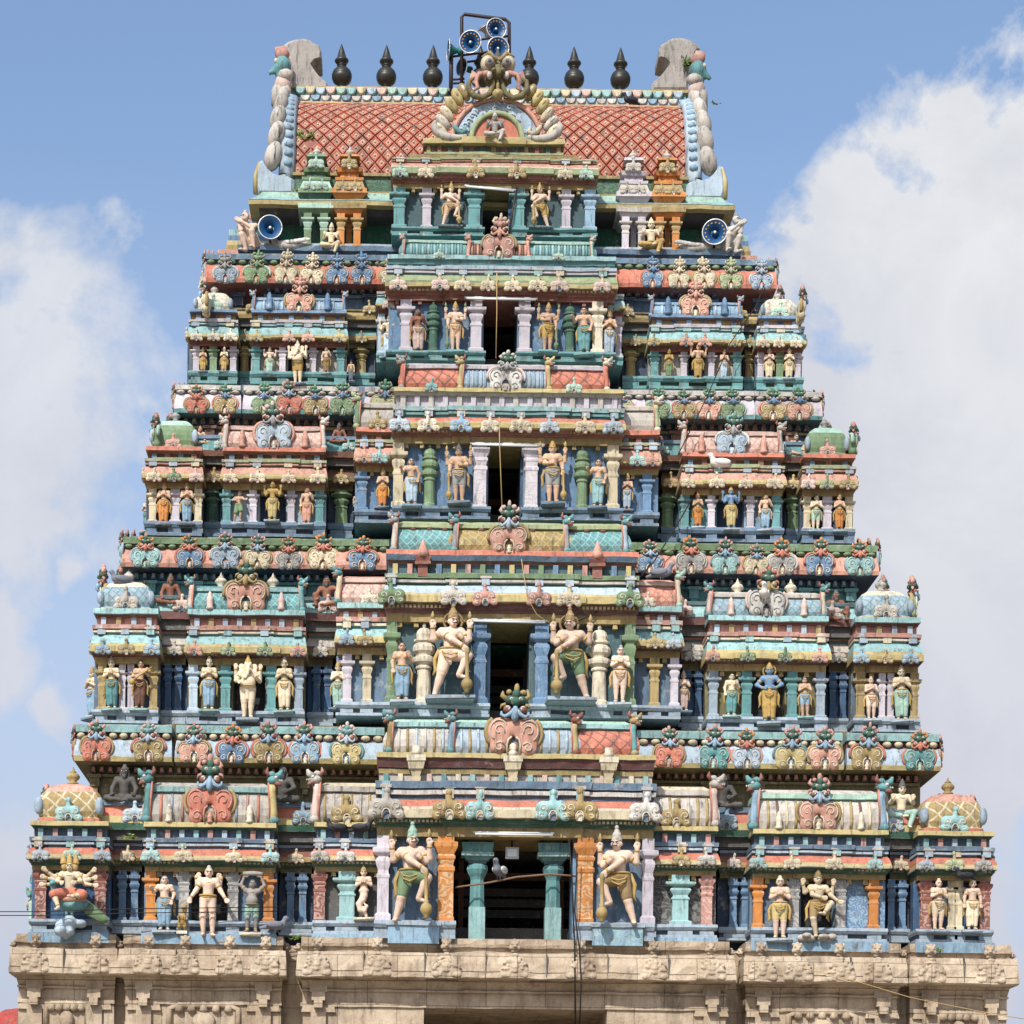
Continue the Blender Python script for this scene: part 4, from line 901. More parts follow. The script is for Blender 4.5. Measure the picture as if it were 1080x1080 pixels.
CSCH[1].update(band='coral', band2='ivory', ledge_bands=[(0,.24,.35,.40,'ochre'),(.24,.30,.2,.2,'teal'),(.30,.75,.55,.85,'maroon'),(.75,1,1.0,.95,'yellow')], posts=['teal','ivory','aqua','pink'], wall='steel', neck='weather', slab='slate', slab2='white', slab3='steel')
CSCH[2].update(band='paleblue', edge='maroon', slab='dkgreen', slab2='weather', slab3='green', ledge_bands=[(0,.2,.3,.4,'brick'),(.2,.6,.75,1.0,'steel'),(.6,1,1.0,.95,'coral')], posts=['yellow','rose','green','blue'], neck='darkteal', wall='darkteal')
CSCH[3].update(band='coral', slab='teal', slab2='teal', slab3='aqua', neck='lilac', ledge_bands=[(0,.4,.5,.7,'weather'),(.4,1,1,.95,'yellow')], posts=['weather','lilac'], wall='blue')
CSCH[4].update(band='lime', band2='green', edge='brick', slab='teal', slab2='lilac', slab3='paleblue', neck='teal', ledge_bands=[(0,.5,.6,.8,'teal'),(.5,1,1,.95,'aqua')], posts=['teal'], wall='blue')
MBL = {1: (809,804,785,777,769), 2: (604,600,584,578,571), 3: (441,437,420,415,410), 4: (303,299,283,277,271)}
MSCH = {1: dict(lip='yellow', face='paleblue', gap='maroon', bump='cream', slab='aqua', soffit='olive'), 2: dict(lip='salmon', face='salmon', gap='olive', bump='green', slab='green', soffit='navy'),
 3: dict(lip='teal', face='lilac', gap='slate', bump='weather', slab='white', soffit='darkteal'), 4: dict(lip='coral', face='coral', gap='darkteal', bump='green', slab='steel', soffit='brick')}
# ------------------------------------------------------------------ the ground and the place round the tower
def ground():
    mt, nt, N, L, b = new_mat('street_dust'); g = N.new('ShaderNodeNewGeometry'); v = g.outputs['Position']
    c = mixn(N, L, rampn(N, L, noise_tex(N, L, v, .25, 7, .65), .35, .7), lin((128,116,100)), lin((158,146,128)))
    finish(nt, N, L, b, c, .9, .4, v)
    mb = MB(); mb.raw([(-1500,-1500,0),(1500,-1500,0),(1500,1500,0),(-1500,1500,0)], [(0,1,2,3)], mt); o = mb.build('ground'); o['kind'] = 'structure'
ground()
# ------------------------------------------------------------------ the tower
tower = empty('temple_tower', (X(540,1000,0), 4.0, 0)); tag(tower, 'tall five storey temple gateway tower covered in painted stucco on a granite base', 'temple tower')
_put = put
ORG = Vector(tower.location)
def put(name, me, parent=None, loc=(0,0,0), scale=None, rz=0.0, mats=None):
    o = _put(name, me, parent, loc, scale, rz, mats)
    if parent is tower: o.matrix_parent_inverse = Matrix.Translation(-ORG)
    return o
ST = stone_mat()
def stone_base():
    Lb = dict(lo=ZL(1036, -.2))
    z = lambda py, d=-.3: ZL(py, d)
    BD = -.55
    core = MB()
    dz0 = X(447,1075,BD); dz1 = X(640,1075,BD)
    xl, xr = X(30,1040,0), X(1055,1040,0)
    core.box(xl+.3, dz0-.1, .5, 13.5, 0, z(1000,.5), ST); core.box(dz1+.1, xr-.3, .5, 13.5, 0, z(1000,.5), ST); core.box(dz0-.1, dz1+.1, .9, 13.4, z(1066,.9), z(1001,.9), ST)
    core.box(dz0-.1, dz1+.1, 6.0, 6.4, 0, z(1066,6), P('dark'))  # near-black sheet: shade of the gate passage put into the colour
    root = core.build('stone_base', tower)
    bays = [(20,121,.1),(133,297,-.05),(320,766,-.55),(787,946,-.05),(960,1062,.1)]
    for i, (a, b, d) in enumerate(bays):
        mb = MB(); pm = 1010; x0, x1 = X(a,pm,d), X(b,pm,d)
        zz = lambda py: ZL(py, d)
        top = [(zz(1048), zz(1046), .10, .10, ST), (zz(1046), zz(1036), .02, .20, ST), (zz(1036), zz(1034.5), .60, .64, ST), (zz(1034.5), zz(1029), .66, .65, ST), (zz(1029), zz(1028), .58, .58, ST), (zz(1028), zz(1020), .62, .60, ST), (zz(1020), zz(1008), .60, .50, ST), (zz(1008), zz(1006), .20, .20, ST), (zz(1006), zz(1001), .12, .16, ST), (zz(1001), zz(998), .22, .24, ST), (zz(998), zz(991.5), .20, .20, ST)]
        jn = [x0+(x1-x0)*k/max(2, round((x1-x0)/1.5)) for k in range(1, max(2, round((x1-x0)/1.5)))]
        low = [(0, .5, .5, .5, ST), (.5, 1.1, .3, .3, ST), (1.1, 1.5, .4, .4, ST), (1.5, zz(1064), .0, .0, ST), (zz(1064), zz(1060), .06, .06, ST), (zz(1060), zz(1048), .01, .01, ST)]
        if i == 2:
            mb.mould(x0, x1, d, 1.2, top, ST, .25, .03)
            for q0, q1 in ((x0, dz0), (dz1, x1)): mb.mould(q0, q1, d, 1.2, low, ST)
            mb.box(dz0-.02, dz1+.02, d+.03, 1.2, zz(1064), zz(1048)-.003, ST)
        else: mb.mould(x0, x1, d, 1.4, low+top, ST, .25, .03)
        # pilasters with stepped bracket capitals
        n = {0:2,1:2,2:2,3:2,4:2}[i]
        pxs = {0:(37,100),1:(152,278),2:(336,750),3:(804,930),4:(980,1044)}[i]
        for px in pxs:
            xx = X(px, 1055, d); k = .025
            mb.box(xx-9*k, xx+9*k, d-.14, d, zz(1049), zz(1036.5), ST); mb.box(xx-7*k, xx+7*k, d-.24, d, zz(1058), zz(1049)-.003, ST); mb.box(xx-4.5*k, xx+4.5*k, d-.32, d, zz(1066), zz(1058)-.003, ST)
            mb.box(xx-18*k, xx+18*k, d-.10, d, zz(1070), zz(1063), ST, .04); mb.box(xx-8*k, xx+8*k, d-.12, d, 1.6, zz(1070)-.003, ST)
        # relief niches between them
        if i != 2:
            xc = X((a+b)/2, 1075, d); w = (x1-x0)*.22
            mb.tube([(xc-w, d-.03, zz(1090)), (xc-w, d-.03, zz(1068)), (xc-w*.7, d-.03, zz(1064)), (xc+w*.7, d-.03, zz(1064)), (xc+w, d-.03, zz(1068)), (xc+w, d-.03, zz(1090))], .09, ST, 6)
            for q in range(-2, 3): mb.lathe([(.06,0),(.12,.06),(.10,.16),(.03,.26),(.01,.34)], ST, 8, (xc+q*w*.36, d-.05, zz(1072)))
            mb.ell((xc, d-.05, zz(1081)), (w*.35, .12, .25), ST)
        for xj in jn: mb.box(xj-.012, xj+.012, d-.665, d-.3, zz(1034), zz(1008), P('soot'))
        ob = mb.build('stone_cornice', root)
        C_ = {0:(37,100),1:(156,195,242,280),2:(334,398,471,543,613,690,750),3:(804,842,887,926),4:(983,1045)}[i]
        for px in C_:
            dd = d-.60; w = 30*kk(dd)
            put('arch_carving', J.choice(M_ARCHES), ob, (X(px,1020,dd), dd-.03, zz(1034)), (w*1.12*J.uniform(.93,1.05), w*.9, w*.98), 0, [ST])
            w = 15*kk(dd); put('lion_head', M_LION, ob, (X(px,1000,dd), dd+.16, zz(1006.5)), (w, w, w*1.05), 0, [ST])
        for q, px in ((-1, a), (1, b)):
            w = 12*kk(d); put('lion_head', M_LION, ob, (X(px,1000,d)+q*.14, d+.1, zz(1005.5)), (w, w, w*.8), q*math.pi/2.6, [ST])
    # weathered blocks in the gaps
    return root
stone_base()
# ------------------------------------------------------------------ storeys
XC = {1:(28,1050), 2:(92,972), 3:(137,905), 4:(180,857), 5:(276,760)}
def storey_core(t):
    Lc = {1:(1002,768), 2:(772,570), 3:(574,409), 4:(414,270), 5:(275,208)}[t]
    d = DT[t]+1.35*F[t]; mb = MB(); a, b = XC[t]; pm = sum(Lc)/2; x0, x1 = X(a+18,pm,d), X(b-18,pm,d)
    z0, z1 = ZL(Lc[0], d), ZL(Lc[1], d); back = 13.2-DT[t]*1.0
    door = {1:(478,607),2:(512,562),3:(512,554),4:(507,548),5:(506,541)}[t]
    L = CEN[t]; zt = ZL(L['wall'][1], DT[t]-.7)
    dx0, dx1 = X(door[0],pm,d), X(door[1],pm,d); lv = {1:'navy',2:'deepblue',3:'darkteal',4:'navy',5:'emerald'}[t]
    zm = ZL(SIDE[t]['slab'][0], d) if t < 5 else z1
    mb.box(x0, dx0, d, back, z0, zm, P(lv)); mb.box(dx1, x1, d, back, z0, zm, P(lv))
    if t < 5:
        na, nb = XC[t+1]; q0, q1 = X(na+2, pm, d), X(nb-2, pm, d)
        lu = {1:'olive',2:'teal',3:'steel',4:'steel'}[t]; mb.box(q0, dx0, d, back-.5, zm-.003, z1, P(lu)); mb.box(dx1, q1, d, back-.5, zm-.003, z1, P(lu))
    mb.box(dx0, dx1, d+.01, back-.01, zt, z1-.01, P('emerald' if t == 2 else 'soot')); mb.box(dx0, dx1, d+3.2, back-.02, z0, zt-.003, P('dark')); mb.box(dx0, dx1, d+.02, d+3.2, z0, ZL(L['plinth'][1]+6, d), P('soot'))  # near-black back wall: the doorway's inner shade is put into its paint
    ob = mb.build('storey_wall', tower)
    # timber frame and planks inside the opening
    fr = MB(); y = d+1.5; WD = P('brown'); w = dx1-dx0; zb = ZL(L['plinth'][1]+6, d)+.02
    for q in (.08, .92): fr.box(dx0+w*q-.07, dx0+w*q+.07, y, y+.16, zb, zt-.02, WD)
    fr.box(dx0+.05, dx1-.05, y-.02, y+.18, zt-.55, zt-.36, WD)
    for i in range(3): fr.box(dx0+.05, dx1-.05, y+.3, y+.36, zt-.95-.30*i, zt-.74-.30*i, P('soot'))
    fr.build('door_frame', ob)
    return ob
for t in range(1, 6): storey_core(t)
def dentils(t):
    """row of bracket blocks below the overhanging cornice"""
    z1 = ZL(MBL[t][0], DT[t]+.8)-.01; d = DT[t]+1.35*F[t]; mb = MB(); a, b = XC[t+1]; a, b = a+3, b-3
    k1, k2 = {1:('maroon','rose'),2:('deepblue','grayblue'),3:('soot','brown'),4:('navy','steel')}[t]
    n = int((b-a)/9); pm = MBL[t][0]+8
    for i in range(n):
        px = a+(b-a)*(i+.5)/n; x = X(px,pm,d); w = 2.6*kk(d)
        mb.box(x-w, x+w, d-.22, d-.002, z1-7.5*kk(d), z1-1*kk(d), P(k1), .02); mb.box(x-w*.6, x+w*.6, d-.25, d-.2, z1-6*kk(d), z1-2*kk(d), P(k2), .01)
    mb.box(X(a,pm,d), X(b,pm,d), d-.12, d-.003, z1-11*kk(d), z1-8.5*kk(d), P({1:'olive',2:'teal',3:'ochre',4:'steel'}[t]))
    ob = mb.build('bracket_row', tower)
    # square brackets beside the seated figures
    ks = {1:'olive',2:'teal',3:'brown',4:'navy'}[t]
    for px in {1:(101,156,221,322,745,800,868),2:(160,208,318,357,731,776,848,896),3:(222,372,680,712,832),4:(252,390,662,800)}[t]:
        q = MB(); x = X(px,pm,d); zz = z1-10*kk(d); u = kk(d)
        q.mould(x-5*u, x+5*u, d-.25, d-.004, [(zz-18*u, zz-12*u, -.06, -.04, P(ks)), (zz-12*u, zz-3*u, 0, 0, P(ks)), (zz-3*u, zz, .05, .06, P(ks))]); q.build('bracket', ob)
for t in range(1, 5): dentils(t)
def ledge(t, segs, masks, sub=(), wm=33, side=True):
    """overhanging cornice with beast-mask plaques that carries the next storey"""
    lip0, lip1, fc, bp, sl = MBL[t]; S = {k: P(v) for k, v in MSCH[t].items()}; f = F[t]
    objs = []
    for a, b, dd in segs:
        d = DT[t+1]-.32*f+dd; mb = MB(); pm = fc; x0, x1 = X(a,pm,d), X(b,pm,d); g = lambda q: ZL(q, d)
        yb = d+1.3 if not (side and (a < 300 and segs[0][0] == a or b > 780 and segs[-1][1] == b)) else 12.6-DT[t]
        bands = [(g(lip0), g(lip1), .16*f, .20*f, S['lip'])]
        for i in range(4):
            t0, t1 = i/4, (i+1)/4; o = lambda q: (.17-.17*q**1.8)*f
            bands.append((g(lip1)+(g(fc)-g(lip1))*t0, g(lip1)+(g(fc)-g(lip1))*t1, o(t0), o(t1), S['face']))
        bands += [(g(fc), g(bp), -.10*f, -.10*f, S['gap']), (g(bp), g(sl)-.02, .03, .05, S['slab']), (g(sl)-.02, g(sl), .02, .02, S['slab'])]
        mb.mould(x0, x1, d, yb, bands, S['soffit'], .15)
        n = max(1, int((b-a)/11)); w = (x1-x0)/n
        for i in range(n):
            xx = x0+(i+.5)*w; mb.ell((xx, d-.02*f, (g(fc)+g(bp))/2), (w*.40, .10*f, (g(bp)-g(fc))*.40), S['bump'], 8, 5)
        objs.append((a, b, d, mb.build('ledge_cornice', tower)))
    for m in masks:
        px, key = m[0], m[1]; w = m[2] if len(m) > 2 else wm; fc_ = m[3] if len(m) > 3 else ('skyblue','brick','dkgreen','rose')
        best = min(objs, key=lambda o: max(o[0]-px, px-o[1], 0)); mask(best[3], px, lip0-1, w, best[2]-.20*f, key, fc_)
    if side:
        for sgn, o in ((-1, objs[0]), (1, objs[-1])):
            xe = X(o[0] if sgn < 0 else o[1], fc, o[2])+sgn*.04*f
            for i, yy in enumerate((.32, 1.5, 3.0, 5.0)):
                mask(o[3], 0, lip0-1, wm, o[2]+yy, masks[0][1], rz=sgn*math.pi/2, x=xe)
    return objs
HF = [('skyblue','brick','dkgreen','rose'), ('coral','coral','dkgreen','orange'), ('blue','brick','emerald','green'), ('paleblue','coral','teal','pink')]
GF = ('ochre','coral','teal','pink')
ledge(1, [(80,181,.1),(186,342,-.02),(340,405,-.2),(672,737,-.2),(738,888,-.02),(893,990,.1)],
      [(101,'coral',34,HF[0]),(157,'ochre',34,HF[3]),(205,'salmon',34,HF[0]),(244,'blue',34,HF[1]),(284,'ochre',34,HF[0]),(322,'skyblue',32,HF[0]),(365,'yellow',32,HF[3]),
       (705,'coral',33,HF[0]),(752,'teal',33,HF[0]),(788,'paleblue',33,HF[1]),(834,'yellow',34,HF[0]),(870,'salmon',34,HF[0]),(914,'ochre',35,HF[0]),(970,'teal',34,HF[1])])
ledge(2, [(130,222,.1),(222,363,-.02),(355,410,-.2),(660,712,-.2),(712,838,-.02),(838,925,.1)],
      [(153,'aqua',30,HF[1]),(200,'blue',31,HF[1]),(238,'grayblue',29,HF[0]),(271,'cream',30,HF[0]),(305,'gray',29,HF[1]),(340,'cream',31,HF[1]),(382,'blue',31,HF[1]),
       (685,'blue',29,HF[0]),(729,'gray',30,HF[1]),(765,'aqua',30,HF[0]),(797,'cream',29,HF[0]),(825,'gray',29,HF[1]),(864,'blue',31,HF[1]),(907,'aqua',29,HF[1])], wm=29)
ledge(3, [(185,254,.1),(257,378,-.02),(385,424,-.2),(645,680,-.2),(678,795,-.02),(796,866,.1)],
      [(207,'coral',26,HF[1]),(237,'ochre',27,HF[2]),(278,'green',27,HF[2]),(305,'coral',27,HF[0]),(333,'ochre',27,HF[2]),(361,'green',27,HF[2]),(405,'lime',28,HF[2]),
       (655,'lime',26,HF[2]),(693,'green',26,HF[2]),(721,'ochre',26,HF[2]),(747,'salmon',26,HF[2]),(773,'green',26,HF[2]),(815,'ochre',27,HF[2]),(843,'salmon',27,HF[2])], wm=26)
OWN = lambda k: (k, 'brown', k, k)
ledge(4, [(217,405,0),(399,424,-.25),(624,650,-.25),(646,818,0)],
      [(238,'grayblue',26,OWN('gray')),(270,'green',27,OWN('green')),(301,'cream',26,OWN('cream')),(328,'cream',26,OWN('cream')),(355,'blue',26,OWN('blue')),(382,'blue',26,OWN('blue')),(412,'cream',25,OWN('cream')),
       (637,'ivory',22,OWN('gray')),(688,'blue',25,OWN('blue')),(716,'cream',25,OWN('cream')),(743,'cream',25,OWN('cream')),(771,'lime',25,OWN('lime')),(803,'grayblue',25,OWN('grayblue'))], wm=26)
# ---- bays
def mid(t, px0, px1, pil, pan, crk, niche, roof, mk_, yk, right=False):
    d = DT[t]; Lv = SIDE[t]; f = F[t]
    ob = bay(tower, px0, px1, d, Lv, SCH[t], pil, pan, f=f, niche=niche, stubs=[px0+(px1-px0)*u for u, k in crk], mid_break=[(px0+(px1-px0)*.335, px1-(px1-px0)*.335)])
    n = len(crk); w = {1:15,2:13,3:13,4:11}[t]
    pediment(ob, Lv, d, [(px0+(px1-px0)*u, k) for u, k in crk], f, w)
    r0, r1 = px0+(px1-px0)*.04, px1-(px1-px0)*.04; c = (px0+px1)/2
    mb, z0, z1, nm = vault(ob, r0, r1, Lv['roof'], d, roof[0], roof[1:3])
    if len(roof) > 3: ribs(mb, r0+8, r1-8, roof[4], Lv['roof'], d, roof[3], 3)
    if t == 2:
        for q in (-.22, .22): stupi(mb, X(c+(px1-px0)*q, Lv['roof'][1], d), d+.35, z1-.02, .34, P('ivory'))
    vb = mb.build('vault_roof', ob)
    yh = (Lv['roof'][0]-Lv['roof'][1])*1.32
    for q, k in ((0, yk[0]), (1, yk[1])):
        yali(ob, r0-1 if q == 0 else r1+1, Lv['roof'][0]-1, yh, d-.12*f, k, yk[2] if len(yk) > 2 else 'teal', face_right=(q == 1))
    if mk_: mask(ob, c, Lv['roof'][0]-1, mk_[1], d-.22*f, mk_[0], mk_[2] if len(mk_) > 2 else HF[0])
    for q in (-.3, .3):      # little pots at the foot of the vault
        b_ = MB(); u = kk(d); x = X(c+(px1-px0)*q, Lv['roof'][0], d); b_.lathe([(4*u,0),(4.4*u,2*u),(3*u,4*u),(3.6*u,9*u),(3.8*u,12*u),(2.4*u,14*u),(2.6*u,16*u),(.8*u,19*u)], P({1:'ivory',2:'pink',3:'salmon',4:'blue'}[t]), 8, (x, d-.24*f, z0)); b_.build('pot_finial', ob)
    return ob
def corner(t, px0, px1, pil, pan, crk, roof, cr):
    d = DT[t]+.15; Lv = SIDE[t]; f = F[t]
    ob = bay(tower, px0, px1, d, Lv, SCH[t], pil, pan, yb=3.0, f=f, stubs=[px0+(px1-px0)*u for u, k in crk], mid_break=[(px0+(px1-px0)*.30, px1-(px1-px0)*.30)])
    w = {1:15,2:14,3:13,4:11}[t]
    pediment(ob, Lv, d, [(px0+(px1-px0)*u, k) for u, k in crk], f, w)
    left = px0 < 540; a, b = (px0+5, px1-(8 if t == 1 else 6)) if left else (px0+(8 if t == 1 else 6), px1-5)
    dome(ob, a, b, (Lv['roof'][0], Lv['roof'][1]-{1:3,2:9,3:10,4:9}[t]), d-.05, roof[0], roof[1:3], roof[3])
    if cr: crest(ob, (a+b)/2, Lv['roof'][0]-1, cr[1], d-.16, cr[0])
    for yy in (.05, .9, 1.9): crest(ob, 0, Lv['lip'][0]-1, w, d+yy, crk[0 if left else -1][1], rz=(-1 if left else 1)*math.pi/2, x=X(px0 if left else px1, Lv['lip'][0], d)+(-.06 if left else .06))
    # the tower's flank: bays repeated along the side
    sx = -1 if left else 1
    for i, yy in enumerate((4.0, 7.2)):
        xx = X(px0 if left else px1, 950, d)
        mb = MB(); x0, x1 = (xx+.25, xx+1.2) if left else (xx-1.2, xx-.25)
        L = LV(Lv, d); S = SCH[t]
        mb.mould(x0, x1, yy+DT[t]*.4, yy+2.2, [(L['plinth'][0], L['plinth'][1], .15, .18, P(S['plinth'])), (L['wall'][0], L['wall'][1], 0, 0, P(S['wall'])), (L['arch'][0], L['arch'][1], .1, .1, P(S['arch'])), (L['lip'][0], L['lip'][1], .3, .3, P(S['lip'])), (L['band'][0], L['band'][1], .28, .15, P(S['band'])), (L['slab'][0], L['slab'][1], .2, .2, P(S['slab'])), (L['ledge'][0], L['ledge'][1], .2, .22, P(S['ledge'])), (L['roof'][0], L['roof'][1], .1, -.35, P('weather'))])
        fb = mb.build('flank_bay', tower)
        mask(fb, 0, Lv['roof'][0]+3, {1:34,2:36,3:34,4:28}[t], (1.7,5.5)[i]+DT[t]*.3, (('ochre','weather'),('lime','aqua'),('green','aqua'),('cream','lime'))[t-1][i], rz=sx*math.pi/2, x=(X(px0 if left else px1, 950, d)+sx*(-.22,-.15,-.20,-.34)[t-1]), ys=1.5)
        for c_ in range(2): crest(fb, 0, Lv['lip'][0]-1, w, yy+.3+c_*1.3, crk[0][1], rz=sx*math.pi/2, x=(X(px0 if left else px1, 950, d)-sx*.10))
    return ob
def recess(t, px0, px1, pil, seat, crk):
    d = DT[t]+1.0*F[t]; Lv = {k: v for k, v in SIDE[t].items() if k in ('plinth','wall','arch','edge','lip','band','slab')}; f = F[t]*.8
    S = dict(SCH[t]); S.update({1:dict(band='brick', lip='ochre', band2='ochre', arch='olive'),2:dict(band='weather', lip='olive', band2='brown', arch='olive', slab3='maroon', slab2='rose'),3:dict(band='brown', lip='olive', band2='olive', arch='olive', slab3='dkgreen', slab2='brown'),4:dict(band='teal', lip='ochre', band2='ochre', arch='olive', slab3='olive', slab2='brick')}[t]); ob = bay(tower, px0, px1, d, Lv, S, pil, [(px0, px1, {1:'navy',2:'deepblue',3:'navy',4:'navy'}[t])], yb=.8, f=f)  # muted, darker paints: the recess shade is partly put into the colours
    pediment(ob, Lv, d, [((px0+px1)/2, crk, {1:14,2:14,3:13,4:10}[t])], f)
    # terrace on which the seated figures rest
    R = SIDE[t]; d = d-.0; L = LV(R, d-.5); mb = MB(); a, b = X(px0-8, R['roof'][0], d), X(px1+8, R['roof'][0], d)
    zr = L['roof'][0]; zt = ZL(seat, d-.4)
    cs = {1:('dkgreen','yellow','coral','steel'),2:('maroon','aqua','aqua','darkteal'),3:('brown','teal','teal','steel'),4:('ochre','ochre','ochre','olive')}[t]
    mb.mould(a, b, d-.42*F[t], d+.3, [(L['slab'][1], L['ledge'][0], -.02, -.02, P('soot')), (L['ledge'][0], L['ledge'][1], .16*f, .20*f, P(cs[0])), (zr, zr+(zt-zr)*.3, .19*f, .16*f, P(cs[1])), (zr+(zt-zr)*.3, zr+(zt-zr)*.78, .12*f, .06*f, P(cs[2])), (zr+(zt-zr)*.78, zt, .14*f, .14*f, P(cs[3]))])
    mb.build('terrace', ob)
    crest(ob, (px0+px1)/2+(8 if px0 < 540 else -8), R['roof'][0]-1, {1:20,2:16,3:11,4:11}[t], d-.42*F[t]-.16, {1:'paleblue' if px0 < 200 or px0 > 900 else 'skyblue',2:'pink',3:'aqua',4:'ochre'}[t])
    return ob
lat1 = lattice('ochre','cream',2.4); lat2 = lattice('grayblue','teal',4.2); lat3 = lattice('pink','salmon',4.5); lat4 = lattice('coral','brick',2.8); latT = lattice('teal','aqua',5); latO = lattice('ochre','yellow',4)
# storey 1
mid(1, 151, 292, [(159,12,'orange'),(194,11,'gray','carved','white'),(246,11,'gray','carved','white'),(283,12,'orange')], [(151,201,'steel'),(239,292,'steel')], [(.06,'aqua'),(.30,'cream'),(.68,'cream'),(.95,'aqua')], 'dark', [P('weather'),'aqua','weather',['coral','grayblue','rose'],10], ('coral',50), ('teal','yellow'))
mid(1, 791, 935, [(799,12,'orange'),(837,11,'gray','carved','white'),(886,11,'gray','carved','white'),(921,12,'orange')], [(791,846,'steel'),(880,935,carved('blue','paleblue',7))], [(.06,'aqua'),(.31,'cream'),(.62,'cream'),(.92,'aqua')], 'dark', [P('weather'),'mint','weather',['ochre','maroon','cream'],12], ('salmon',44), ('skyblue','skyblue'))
corner(1, 32, 116, [(43,12,'brick','carved','pink'),(106,12,'brick','carved','pink')], [(32,116,'deepblue')], [(.12,'grayblue'),(.52,'mint'),(.90,'grayblue')], [lat1,'coral','salmon','ochre'], ('aqua',21))
corner(1, 964, 1046, [(976,12,'brick','carved','pink'),(1003,9,'cream'),(1011,9,'cream'),(1038,11,'brick','carved','pink')], [(964,1046,'deepblue')], [(.16,'grayblue'),(.52,'lime'),(.90,'gray')], [lat1,'coral','salmon','ochre'], ('aqua',22))
recess(1, 118, 151, [(136,26,'blue','twin')], 850, 'cream'); recess(1, 294, 330, [(313,26,'blue','twin')], 850, 'cream'); recess(1, 757, 791, [(779,26,'blue','twin')], 850, 'weather'); recess(1, 936, 964, [(945,24,'blue','twin')], 850, 'cream')
# storey 2
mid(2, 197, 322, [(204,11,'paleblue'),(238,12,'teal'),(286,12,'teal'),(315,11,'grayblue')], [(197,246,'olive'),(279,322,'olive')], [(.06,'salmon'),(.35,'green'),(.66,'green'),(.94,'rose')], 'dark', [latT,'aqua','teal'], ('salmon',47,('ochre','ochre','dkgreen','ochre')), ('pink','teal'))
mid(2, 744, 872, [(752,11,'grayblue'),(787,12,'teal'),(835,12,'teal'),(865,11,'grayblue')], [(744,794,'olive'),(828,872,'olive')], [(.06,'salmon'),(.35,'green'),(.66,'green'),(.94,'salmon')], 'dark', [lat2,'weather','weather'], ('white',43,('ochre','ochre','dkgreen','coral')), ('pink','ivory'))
corner(2, 98, 168, [(108,10,'ochre'),(129,8,'lilac'),(138,8,'lilac'),(162,10,'ochre')], [(98,168,'slate')], [(.15,'skyblue'),(.50,'ochre',),(.88,'skyblue')], [lat2,'cream','ivory','weather'], ('weather',19))
corner(2, 898, 969, [(907,11,'ochre'),(930,8,'lilac'),(939,8,'lilac'),(964,10,'ochre')], [(898,969,'slate')], [(.15,'skyblue'),(.50,'ochre'),(.88,'skyblue')], [lat2,'cream','ivory','weather'], ('weather',20))
recess(2, 170, 197, [(183,22,'deepblue','twin')], 633, 'weather'); recess(2, 324, 352, [(340,24,'deepblue','twin')], 633, 'weather'); recess(2, 718, 744, [(730,24,'deepblue','twin')], 633, 'gray'); recess(2, 872, 898, [(883,22,'deepblue','twin')], 633, 'weather')
# storey 3
mid(3, 234, 344, [(239,10,'teal'),(267,9,'lilac'),(307,9,'lilac'),(337,10,'teal')], [(234,274,'paleblue'),(301,344,'paleblue')], [(.08,'cream'),(.34,'cream'),(.64,'cream'),(.92,'cream')], 'navy', [lat3,'pink','rose'], ('paleblue',41,('gray','brick','dkgreen','pink')), ('weather','weather','weather'))
mid(3, 717, 826, [(722,10,'teal'),(750,9,'lilac'),(791,9,'lilac'),(818,10,'teal')], [(717,757,'teal'),(785,826,'skyblue')], [(.08,'cream'),(.36,'cream'),(.64,'cream'),(.92,'cream')], 'navy', [lat3,'pink','salmon'], ('grayblue',34,('gray','brick','dkgreen','teal')), ('weather','weather','weather'))
corner(3, 153, 214, [(161,9,'cream'),(185,11,'lilac'),(209,9,'cream')], [(153,214,'navy')], [(.15,'cream'),(.50,'green'),(.88,'pink')], [P('green'),'green','mint','gray'], ('rose',14))
corner(3, 844, 901, [(851,9,'cream'),(872,11,'lilac'),(895,9,'cream')], [(844,901,'navy')], [(.15,'pink'),(.50,'lime'),(.88,'ochre')], [P('green'),'green','mint','gray'], ('rose',15))
recess(3, 216, 234, [(224,17,'dkgreen','round')], 463, 'ochre'); recess(3, 346, 373, [(360,18,'green','round')], 463, 'ochre'); recess(3, 697, 717, [(704,17,'green','round')], 463, 'ochre'); recess(3, 828, 844, [(836,16,'green','round')], 463, 'yellow')
# storey 4
mid(4, 264, 366, [(270,10,'teal'),(298,8,'lilac'),(330,8,'lilac'),(359,10,'teal')], [(264,304,'weather'),(322,366,'weather')], [(.06,'yellow'),(.40,'salmon'),(.60,'salmon'),(.92,'yellow')], 'navy', [P('skyblue'),'skyblue','blue',['paleblue','skyblue'],16], ('salmon',30,OWN('salmon')), ('blue','blue','grayblue'))
mid(4, 684, 783, [(690,10,'teal'),(721,8,'lilac'),(750,8,'lilac'),(777,9,'teal')], [(684,727,'weather'),(744,783,'weather')], [(.06,'yellow'),(.40,'salmon'),(.60,'salmon'),(.92,'yellow')], 'navy', [P('skyblue'),'skyblue','blue',['paleblue','skyblue'],16], ('salmon',32,OWN('salmon')), ('blue','blue','grayblue'))
corner(4, 199, 251, [(207,8,'lilac'),(225,9,'green'),(246,8,'lilac')], [(199,251,'slate')], [(.15,'ivory'),(.50,'ivory'),(.85,'ivory')], [lattice('ivory','weather',5),'weather','ivory','weather'], ('mint',14))
corner(4, 797, 847, [(802,8,'lilac'),(822,9,'green'),(841,8,'lilac')], [(797,847,'slate')], [(.15,'cream'),(.50,'cream'),(.85,'cream')], [lattice('ivory','weather',5),'weather','ivory','weather'], ('mint',15))
